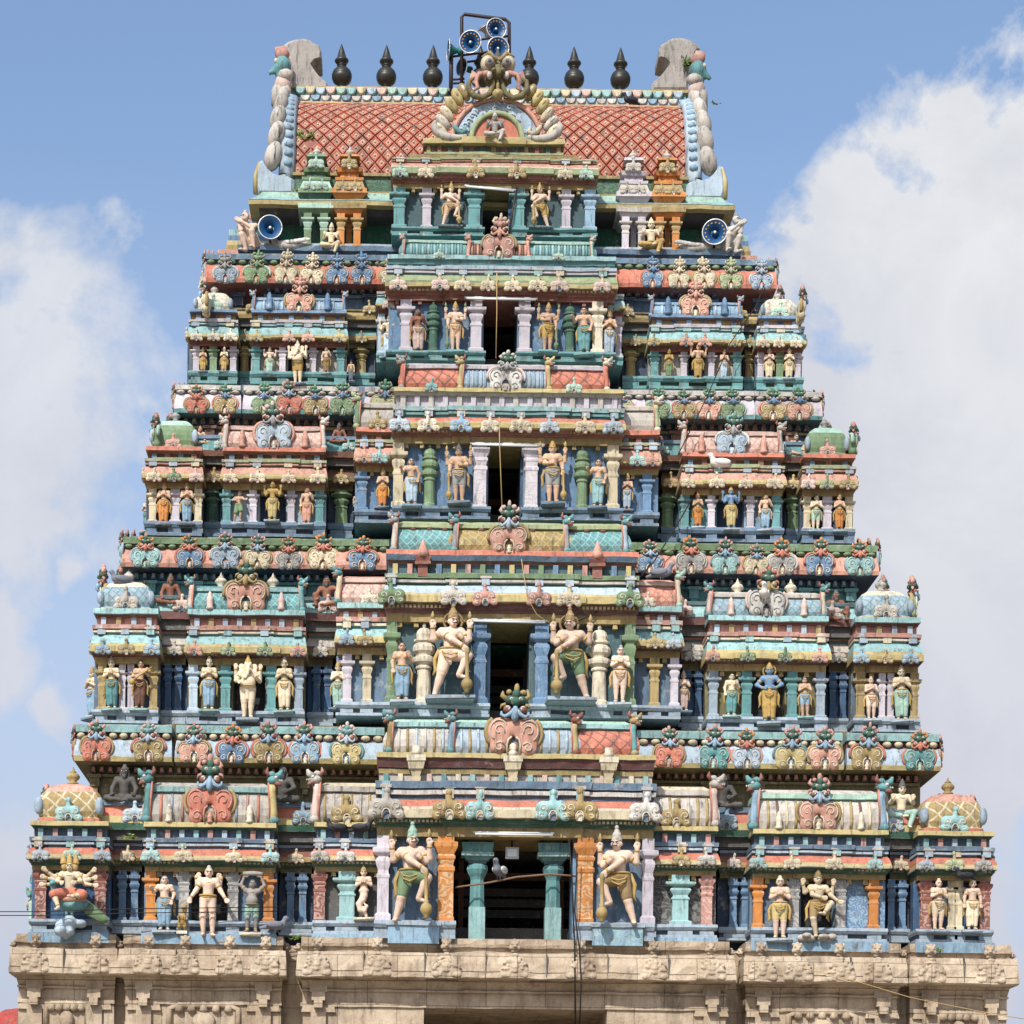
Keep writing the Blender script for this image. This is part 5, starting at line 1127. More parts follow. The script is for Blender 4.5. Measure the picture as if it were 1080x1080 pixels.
recess(4, 252, 264, [(258,12,'ochre','round')], 328, 'ochre'); recess(4, 367, 396, [(381,14,'ochre','round')], 328, 'ochre'); recess(4, 656, 684, [(665,14,'ochre','round')], 328, 'ochre'); recess(4, 784, 797, [(790,11,'ochre','round')], 328, 'ochre')
# ---- inner bays on either side of the centre
def sub(t, px0, px1, pil, pan, crk, roof, yk, cr, right):
    d = DT[t]-.25; Lv = SUB[t]; f = F[t]*.9
    ob = bay(tower, px0, px1, d, Lv, SCH[t], pil, pan, f=f, stubs=[q[0] for q in crk])
    pediment(ob, Lv, d, crk, f, {1:15,2:14,3:14,4:11}[t])
    if 'roof' in Lv:
        mb, z0, z1, nm = vault(ob, px0+4, px1, Lv['roof'], d, roof[0], roof[1:3]) if not right else vault(ob, px0, px1-4, Lv['roof'], d, roof[0], roof[1:3])
        if len(roof) > 3: ribs(mb, px0+8, px1-6, roof[4], Lv['roof'], d, roof[3], 3)
        mb.build('vault_roof', ob)
        yali(ob, px0+3 if not right else px1-3, Lv['roof'][0]-1, (Lv['roof'][0]-Lv['roof'][1])*1.3, d-.12, yk[0], yk[1], face_right=right)
        for q in cr: crest(ob, q[0], Lv['roof'][0]-1, q[2], d-.22, q[1])
    return ob
sub(1, 330, 410, [(337,12,'brick','carved','pink'),(366,20,'aqua')], [(330,410,'soot')], [(337,'weather'),(364,'white')], [P('weather'),'weather','cream',['ochre','weather','ochre'],7], ('pink','weather'), [(366,'ochre',24)], False)
sub(1, 674, 756, [(717,21,'aqua'),(745,12,'rose','carved','pink')], [(674,756,carved('soot','gray',6))], [(718,'ochre'),(745,'white')], [P('weather'),'weather','cream',['ochre','weather','ochre'],7], ('pink','weather'), [(713,'ochre',24)], True)
sub(2, 354, 420, [(366,11,'lilac'),(387,11,'cream')], [(354,420,'steel')], [(366,'skyblue'),(385,'ochre')], [lat3,'pink','salmon'], ('cream','teal'), [(390,'ivory',15)], False)
sub(2, 658, 718, [(690,11,'ochre'),(711,10,'lilac')], [(658,718,'steel')], [(691,'ochre'),(711,'grayblue')], [lattice('salmon','coral',4.5),'pink','salmon'], ('ivory','mint'), [(684,'ivory',13)], True)
sub(3, 374, 424, [(382,11,'blue')], [(374,424,'blue')], [(384,'salmon'),(400,'aqua')], [P('weather'),'weather','pink'], ('green','lime'), [(398,'ochre',15)], False)
sub(3, 650, 695, [(682,11,'blue')], [(650,695,'blue')], [(672,'aqua'),(688,'salmon')], [P('weather'),'weather','pink'], ('lime','ivory'), [], True)
sub(4, 397, 430, [(402,8,'paleblue')], [(397,430,'skyblue')], [(410,'pink')], None, None, [], False)
sub(4, 628, 657, [(652,8,'lilac')], [(628,657,'blue')], [(647,'teal')], None, None, [], True)
# ---- central bays with the doorways
def centre(t, px0, px1, door, pil, crk, cw, vsegs, masks_, yk, vr, jamb=True):
    d = DT[t]-.7; Lv = CEN[t]; f = F[t]
    ob = bay(tower, px0, px1, d, Lv, CSCH[t], pil, None, yb=2.2, f=f, door=door, stubs=[q[0] for q in crk], mid_break=[(px0+(px1-px0)*.27, px1-(px1-px0)*.27)])
    pediment(ob, Lv, d, crk, f, cw)
    if vsegs:
        mb, z0, z1, nm = vault(ob, vr[0], vr[1], Lv['roof'], d, None, (CSCH[t]['_top'], CSCH[t]['_cap']), segs=vsegs)
        for r in masks_[1]: ribs(mb, r[0], r[1], r[2], Lv['roof'], d, r[3], 3)
        mb.build('vault_roof', ob)
        h_ = (Lv['roof'][0]-Lv['roof'][1])*1.22
        for px, k, hd, fr in yk: yali(ob, px, Lv['roof'][0]-1, h_, d-.16*f, k, hd, fr)
        for px, k, w, fc in masks_[0]: mask(ob, px, Lv['roof'][0], w, d-.24*f, k, fc)
    return ob
CSCH[1].update(_top='aqua', _cap='mint'); CSCH[2].update(_top='lime', _cap='lime'); CSCH[3].update(_top='lilac', _cap='white'); CSCH[4].update(_top='mint', _cap='aqua')
b1 = centre(1, 395, 690, (478,608), [(404,15,'lilac'),(470,17,'orange','carved','cream'),(617,17,'orange','carved','cream'),(683,14,'lilac')],
   [(407,'weather',28),(474,'ochre',27),(506,'aqua',27),(583,'aqua',27),(611,'ochre',27),(681,'white',27)], 27,
   [(410,476,P('weather')),(476,606,P('grayblue')),(606,668,lat4)], ([(541,'salmon',55,('skyblue','brick','dkgreen','ochre'))], [(416,472,6,['weather','ochre','paleblue']),(482,518,4,['paleblue','ochre']),(566,602,4,['ochre','paleblue'])]),
   [(411,'ochre','teal',False),(476,'skyblue','teal',False),(606,'yellow','brick',True),(668,'teal','ochre',True)], (410,668))
for px, hh in ((439,26),(541,40),(642,26)):
    q = MB(); d = DT[1]-.95; u = kk(d); x = X(px, 800, d); z = ZL(826, d)
    q.mould(x-6*u, x+6*u, d-.05, d+.3, [(z, z+6*u, -.04, -.02, P('cream')), (z+6*u, z+14*u, -.05, .0, P('cream')), (z+14*u, z+22*u, .04, .08, P('cream')), (z+22*u, z+28*u, .10, .10, P('ivory'))]); q.lathe([(5*u,28*u),(5.5*u,32*u),(3.5*u,34*u),(4.4*u,38*u),(4*u,hh*u),(1.5*u,hh*u+2*u)], P('ivory'), 8, (x, d-.02, z)); q.build('post_pedestal', b1)
b2 = centre(2, 405, 672, (514,561), [(413,12,'green'),(447,24,'ivory','urn'),(506,15,'blue'),(571,16,'blue'),(632,24,'ivory','urn'),(664,12,'green')],
   [(413,'green',22),(478,'weather',22),(512,'rose',21),(568,'rose',21),(600,'cream',22),(664,'green',22)], 22,
   [(418,478,latT),(478,598,latO),(598,660,latT)], ([(537,'salmon',46,('paleblue','brick','dkgreen','pink'))], []),
   [(416,'weather','gray',False),(480,'gray','teal',False),(597,'gray','teal',True),(659,'paleblue','teal',True)], (418,660))
for px in (436,453,469,508,562,604,619,636):
    q = MB(); d = DT[2]-.6; u = kk(d); stupi(q, X(px,552,d), d-.02, ZL(565,d), 9*u, P('brown')); q.build('pot_finial', b2)
for px, k in ((446,'brick'),(630,'brick')):
    q = MB(); d = DT[2]-.95; u = kk(d); x = X(px,590,d); z = ZL(609,d); q.mould(x-5*u, x+5*u, d-.03, d+.3, [(z, z+12*u, 0, 0, P(k)), (z+12*u, z+15*u, .08, .08, P(k)), (z+15*u, z+20*u, .04, .10, P(k))]); q.lathe([(6*u,20*u),(6.5*u,25*u),(4*u,30*u),(2*u,35*u),(.6*u,39*u)], P('salmon'), 8, (x, d-.02, z)); q.build('post_pedestal', b2)
b3 = centre(3, 414, 657, (515,552), [(420,13,'cream'),(453,18,'green','urn'),(506,14,'lilac','carved','white'),(560,14,'lilac','carved','white'),(614,18,'green','urn'),(646,13,'cream')],
   [(421,'paleblue',17),(452,'ivory',17),(486,'skyblue',17),(517,'ivory',18),(549,'cream',18),(580,'paleblue',16),(617,'cream',17),(647,'paleblue',17)], 17,
   [(425,487,lat4),(487,577,P('paleblue')),(577,638,lat4)], ([(533,'white',38,('gray','gray','dkgreen','weather'))], [(492,514,5,['skyblue','paleblue']),(552,574,5,['skyblue','paleblue'])]),
   [(424,'coral','gray',False),(486,'yellow','yellow',False),(578,'yellow','yellow',True),(639,'coral','ivory',True)], (425,638))
for px, k in ((455,'teal'),(605,'mint')):
    crest(b3, px, 414, 13, DT[3]-.95, k)
b4 = centre(4, 407, 649, (510,546), [(428,13,'lilac'),(457,15,'dkgreen','urn'),(502,14,'lilac'),(553,14,'lilac'),(601,15,'dkgreen','urn'),(630,13,'ivory')],
   [(420,'pink',15),(464,'pink',15),(488,'cream',15),(515,'cream',15),(541,'cream',15),(567,'cream',15),(590,'pink',15),(635,'pink',15)], 15,
   [(424,492,P('teal')),(492,558,P('coral')),(558,626,P('teal'))], ([(526,'rose',33,('salmon','brick','rose','cream'))], [(432,488,18,['aqua','teal']),(496,512,5,['salmon','brown']),(540,556,5,['salmon','brown']),(562,620,18,['aqua','teal'])]),
   [(425,'gray','weather',False),(494,'salmon','salmon',False),(557,'salmon','salmon',True),(624,'mint','weather',True)], (424,626))
for px in (463,589): crest(b4, px, 274, 10, DT[4]-.95, 'mint')
b5 = centre(5, 413, 629, (509,539), [(421,14,'teal'),(450,11,'lilac'),(500,15,'teal'),(547,14,'teal'),(597,11,'lilac'),(622,13,'skyblue')],
   [(422,'mint',13),(449,'cream',13),(502,'ochre',16),(545,'ochre',16),(596,'cream',13),(618,'mint',13)], 13, None, None, None, None)
def top_steps():
    d = DT[5]-.62; mb = MB(); z = lambda py: ZL(py, d); XX = lambda px: X(px, 165, d)
    mb.mould(XX(434), XX(606), d, d+2.0, [(z(172), z(169.5), .02, .05, P('salmon')), (z(169.5), z(166), .12, .14, P('ochre')), (z(166), z(165), .10, .10, P('soot'))], None, .4)
    mb.mould(XX(449), XX(592), d, d+2.0, [(z(165.2), z(163), .12, .12, P('lime')), (z(163), z(156), .02, .02, P('brown')), (z(156), z(155), .10, .14, P('olive')), (z(155), z(150), .20, .20, P('yellow'))], None, .4)
    mb.mould(XX(489), XX(552), d-.06, d+.3, [(z(163), z(156), .0, .0, P('soot')), (z(156), z(149.5), .20, .22, P('yellow'))], None, .3)
    for i in range(13): xx = XX(452)+(XX(589)-XX(452))*i/12; mb.box(xx-.05, xx+.05, d-.07, d, z(162.8), z(156.2), P(('ochre','brick','dkgreen')[i % 3]))
    mb.build('top_slab', b5)
top_steps()
# ------------------------------------------------------------------ top storey: pavilions, eave and the tiled barrel roof
D5 = DT[5]; RY0F = D5+.42
def top_storey():
    d = D5+.15
    mb = MB(); z = lambda py, dd=d: ZL(py, dd)
    mb.mould(X(262,268,d), X(770,268,d), d, d+2, [(z(276), z(271), .15, .15, P('slate')), (z(271), z(266), .28, .30, P('steel')), (z(266), z(262), .20, .18, P('grayblue'))]); base = mb.build('terrace', tower)
    de = D5+.35; mb = MB()
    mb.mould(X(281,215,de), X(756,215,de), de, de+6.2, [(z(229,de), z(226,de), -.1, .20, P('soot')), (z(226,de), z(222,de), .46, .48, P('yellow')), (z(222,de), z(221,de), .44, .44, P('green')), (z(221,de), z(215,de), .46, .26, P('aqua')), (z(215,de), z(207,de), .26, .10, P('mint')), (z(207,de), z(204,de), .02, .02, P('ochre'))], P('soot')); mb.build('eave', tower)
    mb = MB(); mb.box(X(306,195,RY0F), X(727,195,RY0F), RY0F, RY0F+4.4, z(206,RY0F), z(188,RY0F), carved('dkgreen','green',8)); mb.box(X(304,195,RY0F), X(729,195,RY0F), RY0F-.08, RY0F+4.5, z(188.5,RY0F), z(185.5,RY0F), P('ochre')); mb.build('frieze', tower)
    # stepped flank mouldings at both ends
    for sx, pxs in ((-1, (226, 268)), (1, (766, 806))):
        mb = MB(); u = kk(d); px = pxs[0] if sx < 0 else pxs[1]; inner = pxs[1] if sx < 0 else pxs[0]
        steps = [(276,269,0,'yellow'),(269,258,3,'salmon'),(258,252,10,'ochre'),(252,247,11,'yellow'),(247,241,12,'blue'),(241,235,13,'aqua'),(235,230,20,'skyblue'),(230,226,25,'deepblue'),(226,222,26,'paleblue'),(222,219,30,'brick'),(219,210,33,'salmon')]
        for a, b, off, k in steps:
            p0 = px-sx*off*1.05; x0, x1 = sorted((X(p0,240,d), X(inner,240,d)+(-sx)*.6))
            mb.box(x0, x1, d+.5+off*.01, d+8.2-off*.01, z(a), z(b)-.004, P(k))
        mb.build('flank_moulding', tower)
    # pavilions
    for px, k, k2 in ((333,'green','mint'), (368,'orange','ochre'), (668,'lilac','weather'), (704,'orange','ochre')):
        mb = MB(); dp = D5+.0; u = kk(dp); x = X(px,230,dp); zz = lambda py: ZL(py, dp)
        hw = 15.5*u
        dk = 'dkgreen' if k == 'green' else k
        mb.mould(x-hw*.80, x+hw*.80, dp, dp+1.0, [(zz(228), zz(224), .02, .10, P(k)), (zz(224), zz(219), .16, .17, P(k2)), (zz(219), zz(216), .05, .05, P(dk)), (zz(216), zz(208), -.02, .14, P(dk)), (zz(208), zz(203), .17, .16, P(k)), (zz(203), zz(193), .12, .03, P(k2)), (zz(193), zz(190), .06, .07, P(k)), (zz(190), zz(183), -.06, -.08, P(dk)), (zz(183), zz(179), .0, .04, P(k)), (zz(179), zz(166), -.10, -.14, P(k2)), (zz(166), zz(163), -.05, -.08, P(k))])
        stupi(mb, x, dp+.35, zz(163), 10*u, P('weather'))
        ob = mb.build('pavilion', tower)
        for q in (-.55, .55): pillar(ob, px+q*15.5, 9, 264, 228, dp-.02, k, 'sq', k2)
        pillar(ob, px, 7, 264, 228, dp+.45, dk, 'sq')
        for q in (-6.5, 6.5): crest(ob, px+q, 203, 11, dp-.17, k2)
        crest(ob, px, 180, 14, dp-.06, k2)
    return base
top_storey()
RX0, RX1, RY0, RA = 309, 724, D5+.55, 2.3
RZ0, RZ1 = ZL(190, RY0), ZL(113, RY0+RA*.74)
def rsurf(t, off=0.0):
    th = t*math.radians(76); s = math.sin(math.radians(76))
    y = RY0+RA*(1-math.cos(th)); zz = RZ0+(RZ1-RZ0)*math.sin(th)/s
    ny, nz = -math.cos(th)/RA, math.sin(th)*s/(RZ1-RZ0)*.9; l = math.hypot(ny, nz)
    return y+ny/l*off, zz+nz/l*off
def roof():
    xa, xb = X(RX0,150,RY0+.8), X(RX1,150,RY0+.8); yr = RY0+RA
    mb = MB(); dark = P('brick'); n = 18
    prof = [rsurf(i/n) for i in range(n+1)]
    full = prof+[(2*yr-y, z) for y, z in prof[::-1]]
    v = []; f = []
    for y, z in full: v += [(xa, y, z), (xb, y, z)]
    for i in range(len(full)-1): f.append((2*i, 2*i+1, 2*i+3, 2*i+2))
    f.append(tuple(2*i for i in range(len(full)))); f.append(tuple(2*i+1 for i in range(len(full)))[::-1])
    mb.raw(v, f, dark)
    rf = mb.build('barrel_roof', tower)
    # diamond tiles: raised lozenges with a boss, front and back slopes
    tb = MB(); nx = 31; w = (xb-xa)/nx; nr = 9; ts = 1.0/nr
    rng = random.Random(5)
    coral, pale, boss = P('tile', 1.3), P('tilepale', 1.7), P('ivory')
    for side in (0, 1):
        for r in range(2*nr-1):
            t = (r+1)*ts/2
            for c in range(nx+(r % 2)):
                x = xa+(c+(.5 if r % 2 == 0 else 0))*w
                if x < xa+.02 or x > xb-.02: continue
                if rng.random() < .006: continue
                def pt(dx, dt, off):
                    tt = min(1, max(0, t+dt)); y, z = rsurf(tt, off); y = y if side == 0 else 2*yr-y
                    return (min(xb, max(xa, x+dx)), y, z)
                j = rng.uniform(-.008, .008)
                vs = []
                for k, off in ((.90,.004),(.84,.055+j),(.56,.062+j),(.50,.045+j)): vs += [pt(-w/2*k,0,off), pt(0,-ts/2*k,off), pt(w/2*k,0,off), pt(0,ts/2*k,off)]
                fs = [(a*4+i, a*4+(i+1) % 4, a*4+4+(i+1) % 4, a*4+4+i) for a in range(2) for i in range(4)]
                tb.raw(vs, fs, coral); tb.raw(vs, [(8+i, 8+(i+1) % 4, 12+(i+1) % 4, 12+i) for i in range(4)]+[(12,13,14,15)], pale)
                if t < .75 and side == 0: tb.ell(pt(0,0,.06), .028, boss, 6, 4)
    tl = tb.build('roof_tiles', rf)
    # ridge with two rows of painted scallops
    rb = MB(); zr = RZ1-.05; rd = yr-RA*.26
    zt = ZL(94, rd)
    rb.mould(xa-.1, xb+.1, rd, 2*yr-rd, [(zr, zr+(zt-zr)*.22, .05, .05, P('yellow')), (zr+(zt-zr)*.22, zr+(zt-zr)*.48, .0, .0, P('grayblue')), (zr+(zt-zr)*.48, zr+(zt-zr)*.88, -.02, -.02, P('teal')), (zr+(zt-zr)*.88, zt, .06, .06, P('ochre'))])
    n = 38; ww = (xb-xa)/n; ks = ['aqua','cream','paleblue','pink','mint']
    for i in range(n):
        x = xa+(i+.5)*ww; h_ = (zt-zr); sc = lambda cx, cz, r, rz_: [(cx-r, cz)]+[(cx-r*math.cos(a_), cz-rz_*math.sin(a_)) for a_ in [math.pi*q/9 for q in range(1, 9)]]+[(cx+r, cz), (cx+r, cz+.02), (cx-r, cz+.02)]
        jz = .012*math.sin(i*2.3); rb.plate(sc(x, zr+h_*.90+jz, ww*.47, h_*.34), rd-.10, rd+.02, P(ks[i % 5]), .03)
        rb.plate(sc(x+ww*.5, zr+h_*.50+jz, ww*.45, h_*.24), rd-.07, rd+.02, P(('white','skyblue','weather')[i % 3]), .02)
    rb.build('ridge', rf)
    # gable ends: scalloped blue arch, row of stone beads, beast head and swept horn
    for sx, xe in ((-1, xa), (1, xb)):
        g = MB(); ts_ = [i/14 for i in range(-1, 15)]
        front = [(xe+sx*(.10+.16*max(0, .15-t)), *rsurf(max(t,0), .10)) for t in ts_]
        back = [(p[0], 2*yr-p[1], p[2]) for p in front[::-1]]
        g.tube(front+back, .23, P('paleblue'), 8, .8)
        for i in range(2, len(front)):
            p = front[i]; g.ell((p[0]-sx*.03, p[1]-.16, p[2]), (.13, .10, .10), P('skyblue'), 8, 5)
        u = kk(RY0); zb = ZL(212, RY0)
        # foot scrolls front and back
        for yy in (RY0-.25, 2*yr-RY0+.25-.3):
            out = [(xe+sx*a*u, ZL(b, RY0)) for a, b in ((-4,211),(-4,196),(4,190),(10,192),(18,190),(25,184),(31,175),(34,178),(36,192),(36,205),(34,211))]
            g.plate(out if sx > 0 else out[::-1], yy, yy+.45, P('paleblue'), .08)
            g.tube([(xe+sx*33*u, yy+.1, ZL(177,RY0)), (xe+sx*36.5*u, yy+.1, ZL(192,RY0)), (xe+sx*36.5*u, yy+.1, ZL(210,RY0))], [.05,.09,.08], P('yellow'), 6)
        ob = g.build('gable_arch', tower)
        for i, (t, off, r) in enumerate(((.10,.78,.30),(.26,.66,.29),(.42,.62,.27),(.58,.54,.25),(.73,.50,.23),(.87,.42,.20))):
            for bk in (0, 1):
                y, z = rsurf(t, .16); y = y if not bk else 2*yr-y
                q = MB(); q.ell((0,0,0), (r*.84, r*.9, r*1.42), P('weather', 1.5), 12, 8, Matrix.Rotation(-sx*.25, 3, 'Y')); put('stone_bead', q.mesh('stone_bead'), ob, (xe+sx*off*.64, y, z+.12))
        y, z = rsurf(.98, .2)
        q = MB(); s = SDF(.05); s.ell((0,0,0), (.24,.3,.24)); s.cap((sx*.1,-.1,-.05), (sx*.32,-.12,-.20), .12, .06); s.cap((0,0,-.1), (-sx*.02,-.05,-.6), .2, .15); s.into(q, P('teal', 1.4), .05)
        q.ell((sx*.16,-.2,.06), .06, P('ivory')); q.ell((sx*.0,-.0,.30), (.20,.16,.16), P('rose')); q.tube([(-sx*.10,0,.2),(0,-.02,.42),(sx*.16,-.03,.40),(sx*.16,-.03,.26)], [.08,.10,.08,.04], P('rose'), 7); q.ell((-sx*.10,-.14,-.25), (.22,.16,.14), P('weather')); q.ell((-sx*.02,-.05,-.45), (.24,.2,.24), P('pink'))
        q.tube([(-sx*.05,.05,-.35), (sx*.06,.0,-.62), (sx*.10,.0,-.95)], [.22,.24,.2], P('weather'), 9); put('beast_head', q.mesh('beast_head'), ob, (xe+sx*.36, y-.25, ZL(78, y)), (1.05,1.0,1.2))
        hp = [(295.5,50.4),(299,46),(303,43),(308,41),(314,39.6),(319,39.2),(323,39.6),(328,41.5),(331,44),(337,47),(339,53),(339,60),(332,62),(327.5,68),(332,75),(336.5,81),(341,86),(347,90.5),(347,98),(308.5,98),(307.6,75),(304,63)]
        q = MB(); yy = yr-.55; cxp = 517
        if sx > 0: hp = [(2*cxp-a, b) for a, b in hp]
        out = [(X(a, b, yy), Z(a, b+(-1 if sx > 0 else 0), yy)) for a, b in hp]
        q.plate(out, yy, yy+1.1, P('stonegray', 1.2), .09); q.build('horn_crest', ob)
    return xa, xb, yr, zt
RXA, RXB, RYR, RZT = roof()
# ------------------------------------------------------------------ great horseshoe gable over the centre
def nasi():
    d = D5-.66; u = kk(d); cx = X(524,150,d); z0 = ZL(150.5, d)
    E = lambda rx, ry, a0=0, a1=180, n=28: [(cx+rx*u*math.cos(math.radians(a0+(a1-a0)*i/n)), z0+ry*u*math.sin(math.radians(a0+(a1-a0)*i/n))) for i in range(n+1)]
    mb = MB(); mb.plate(E(50,47), d-.02, d+.9, P('pink'), .05); root = mb.build('horseshoe_gable', tower)
    mb = MB(); mb.plate(E(43,42), d-.07, d+.2, carved('paleblue','skyblue',9), .03)
    rng = random.Random(2)
    for i in range(22):
        a = math.radians(rng.uniform(8,172)); r = rng.uniform(29,40); sp = [(cx+u*(r*math.cos(a)+k*.0+ (4-.5*j)*math.cos(j*.9)), d-.08, z0+u*(r*.97*math.sin(a)+(4-.5*j)*math.sin(j*.9))) for j in range(7) for k in (0,)]
        mb.tube(sp, .03, P('paleblue'), 5)
    mb.build('scroll_panel', root)
    mb = MB(); pts = E(27,29); mb.tube([(x, d-.10, z) for x, z in pts], 3*u, P('lime'), 8); mb.tube([(x, d-.06, z) for x, z in E(47,44.5)], 2.6*u, P('salmon'), 8); mb.build('arch_moulding', root)
    mb = MB(); mb.plate(E(24,26), d-.085, d+.1, P('coral'), .01); mb.build('niche_panel', root)
    for sx in (-1, 1):
        for i, (px, py, k) in enumerate(((35,-53,'ochre'),(42,-47,'yellow'),(48,-39,'yellow'),(53,-30,'cream'),(57,-21,'weather'),(60,-13,'cream'))):
            q = MB(); q.ell((0,0,0), (5.2*u,.16,10.2*u), P(k), 10, 7, Matrix.Rotation(sx*math.radians(28+i*4), 3, 'Y')); q.ell((sx*.02,-.1,.04), (2*u,.08,4.5*u), P('ivory' if k != 'yellow' else 'ochre'), 8, 5, Matrix.Rotation(sx*math.radians(28+i*4), 3, 'Y')); put('flame_leaf', q.mesh('flame_leaf'), root, (cx+sx*px*u, d+.02, z0-py*u))
        q = MB(); q.tube([(cx+sx*(26+c)*u, d-.12, z0+e*u) for c, e in ((6,4),(14,2),(22,2),(31,4),(38,9),(41,16),(39,20))], [2.5*u,3.5*u,4.5*u,5*u,4.6*u,3.5*u,1.5*u], P('weather'), 8); q.tube([(cx+sx*c*u, d-.12, z0+e*u) for c, e in ((46,16),(42,10),(37,7),(33,10),(35,14))], [2*u,3*u,3*u,2.4*u,1.5*u], P('teal' if sx < 0 else 'cream'), 7); q.build('foot_scroll', root)
    # glaring beast face
    y = d-.1; zc = z0+72*u
    q = MB(); s = SDF(.08); s.ell((cx,y+.25,zc+6*u), (17*u,.38,14*u)); s.ell((cx,y+.1,zc-6*u), (14*u,.34,8*u)); s.cap((cx,y-.15,zc+3*u), (cx,y-.30,zc-6*u), 3.2*u, 5*u); s.into(q, P('olive'), .05)
    for sx in (-1, 1):
        q.ell((cx+sx*10*u, y-.08, zc+7*u), (8.5*u,.22,9.5*u), P('cream'), 14, 9); q.ell((cx+sx*9*u, y-.22, zc+5*u), (5.5*u,.18,5.2*u), P('stonegray'), 12, 8); q.ell((cx+sx*9*u, y-.36, zc+5*u), (2.2*u,.06,2.2*u), P('soot'), 8, 6)
        q.tube([(cx+sx*1.5*u, y-.22, zc+8*u), (cx+sx*9*u, y-.22, zc+16*u), (cx+sx*17*u, y-.15, zc+13*u)], [2*u,2.6*u,1.2*u], P('ochre'), 7)
        q.tube([(cx+sx*c*u, y-.16, zc+e*u) for c, e in ((4,-9),(5,-17),(8,-25),(16,-30),(25,-28),(31,-20),(30,-12),(24,-9))], [2*u,2.6*u,3*u,3.3*u,3.6*u,3.3*u,2.5*u,1.4*u], P('olive'), 8)
        q.tube([(cx+sx*c*u, y-.20, zc+e*u) for c, e in ((5,-7),(12,-5),(20,-6),(23,-13),(21,-20),(26,-24))], [3*u,3.4*u,2.6*u,2.4*u,2.4*u,1.2*u], P('salmon'), 7)
        q.ell((cx+sx*9*u, y-.30, zc-9*u), (3*u,.1,4*u), P('white'), 8, 6); q.ell((cx+sx*4.5*u, y-.36, zc-5*u), (3*u,.12,2.6*u), P('olive'), 8, 6)
        q.raw([(cx+sx*a*u, y+o, zc+b*u) for a, b, o in ((17,-2,.1),(27,6,.2),(30,-6,.1),(22,-14,.0),(22,-4,-.08))], [(0,1,4),(1,2,4),(2,3,4),(3,0,4)], P('salmon'))
    q.tube([(cx, y-.2, zc-12*u), (cx, y-.2, zc-24*u)], [1.6*u,2*u], P('ochre'), 8); q.ell((cx, y-.22, zc-27*u), (6*u,.12,5.5*u), P('ochre'), 12, 8); q.ell((cx, y-.32, zc-27*u), (3*u,.06,3*u), P('yellow'), 8, 6)
    q.lathe([(6*u,0),(6*u,3*u),(3*u,7*u),(1*u,12*u)], P('soot'), 8, (cx, y+.2, zc+16*u)); q.build('beast_face', root)
    return root
nasi()
# ---- teal pillars and blue jambs of the lowest doorway
for px in (503, 583):
    d = DT[1]-.15; mb = MB(); u = kk(d); x = X(px,940,d); zz = lambda py: ZL(py, d)
    mb.box(x-8.5*u, x+8.5*u, d-.2, d+.2, zz(999), zz(958), P('aqua')); mb.lathe([(8.2*u,zz(958)),(7.8*u,zz(935)),(7.2*u,zz(929)),(8.2*u,zz(926)),(10*u,zz(923)),(12*u,zz(918)),(11*u,zz(914)),(8*u,zz(912))], P('teal'), 8, (x,d,0), 1, .9, math.pi/8, False)
    mb.mould(x-9*u, x+9*u, d-.15, d+.15, [(zz(912), zz(909), .0, .02, P('darkteal')), (zz(909), zz(905), .05, .14, P('teal')), (zz(905), zz(901), .20, .20, P('aqua')), (zz(901), zz(891), .16, .20, P('teal')), (zz(891), zz(884), .02, .02, P('darkteal'))])
    mb.build('doorway_pillar', b1)
for t, px, k in ((1,606,'blue'),(2,560,'darkteal'),(2,515,'blue'),(3,551,'deepblue'),(5,538,'deepblue')):
    d = DT[t]-.45; mb = MB(); L = CEN[t]; x = X(px, sum(L['wall'])/2, d); mb.box(x-.05, x+.05, d, d+1.2, ZL(L['plinth'][0]-3, d), ZL(L['wall'][1]-.5, d), P(k)); mb.build('door_jamb', {1:b1,2:b2,3:b3,5:b5}[t])
for px0, px1, m in ((409,463,P('skyblue')),(625,678,carved('skyblue','mint',6))):       # projecting blue blocks below the guardians
    d = DT[1]-1.0; mb = MB(); zz = lambda py: ZL(py, d); mb.mould(X(px0,985,d), X(px1,985,d), d, d+.8, [(zz(996), zz(977), 0, 0, m), (zz(977), zz(973), .05, .05, P('grayblue'))]); mb.build('guardian_block', b1)
# ------------------------------------------------------------------ statues, storey by storey (photo columns and rows, real depth)
TN = {1:'lowest storey', 2:'second storey', 3:'third storey', 4:'fourth storey', 5:'top storey'}
def fd(t, o=0.0): return DT[t]-.10*F[t]-o
def S(txt, *a, **k): return statue(txt, *a, **k)
# lowest storey
S('lady in blue skirt holding out a dish beside an orange pillar of the lowest storey', 'lady', 173, 923, 981.5, fd(1,.15), 'skinpale', 'skyblue', 'gray', ped='paleblue')
S('tall bare pale four armed mendicant in the dark niche of the lowest storey', 'mendicant', 218, 912, 988, fd(1,.25), 'skinpale', 'gold', 'weather', ped=None, h=.0075)
S('pot bellied grey dwarf in mint shorts lifting a log over his head', 'dwarf', 265, 921, 984, fd(1,.18), 'stonegray', 'mint', 'soot', ped='ivory', extra_col='stonegray')
S('praying figure with a coiled golden snake tail beside the white pillar', 'naga', 384, 912, 968, fd(1,.35), 'skinpale', 'gold', 'ochre', ped='ivory')
S('door guardian in green shorts with one foot on his club, left of the widest doorway', 'guardian', 434, 867, 972.5, fd(1,.98), 'skinpale', 'green', 'mint', ped=None, h=.0062, extra_col='ochre')
S('pale door guardian in brown shorts leaning on his club, right of the widest doorway', 'guardian', 652, 871, 976, fd(1,.98), 'skinpale', 'bronze', 'weather', True, ped=None, h=.0062, extra_col='ochre')
S('pale slender figure praying in a yellow wrap beside the orange pillar of the lowest storey', 'joined_bare', 822, 923, 990, fd(1,.2), 'skinpale', 'yellow', 'ivory', ped='paleblue')
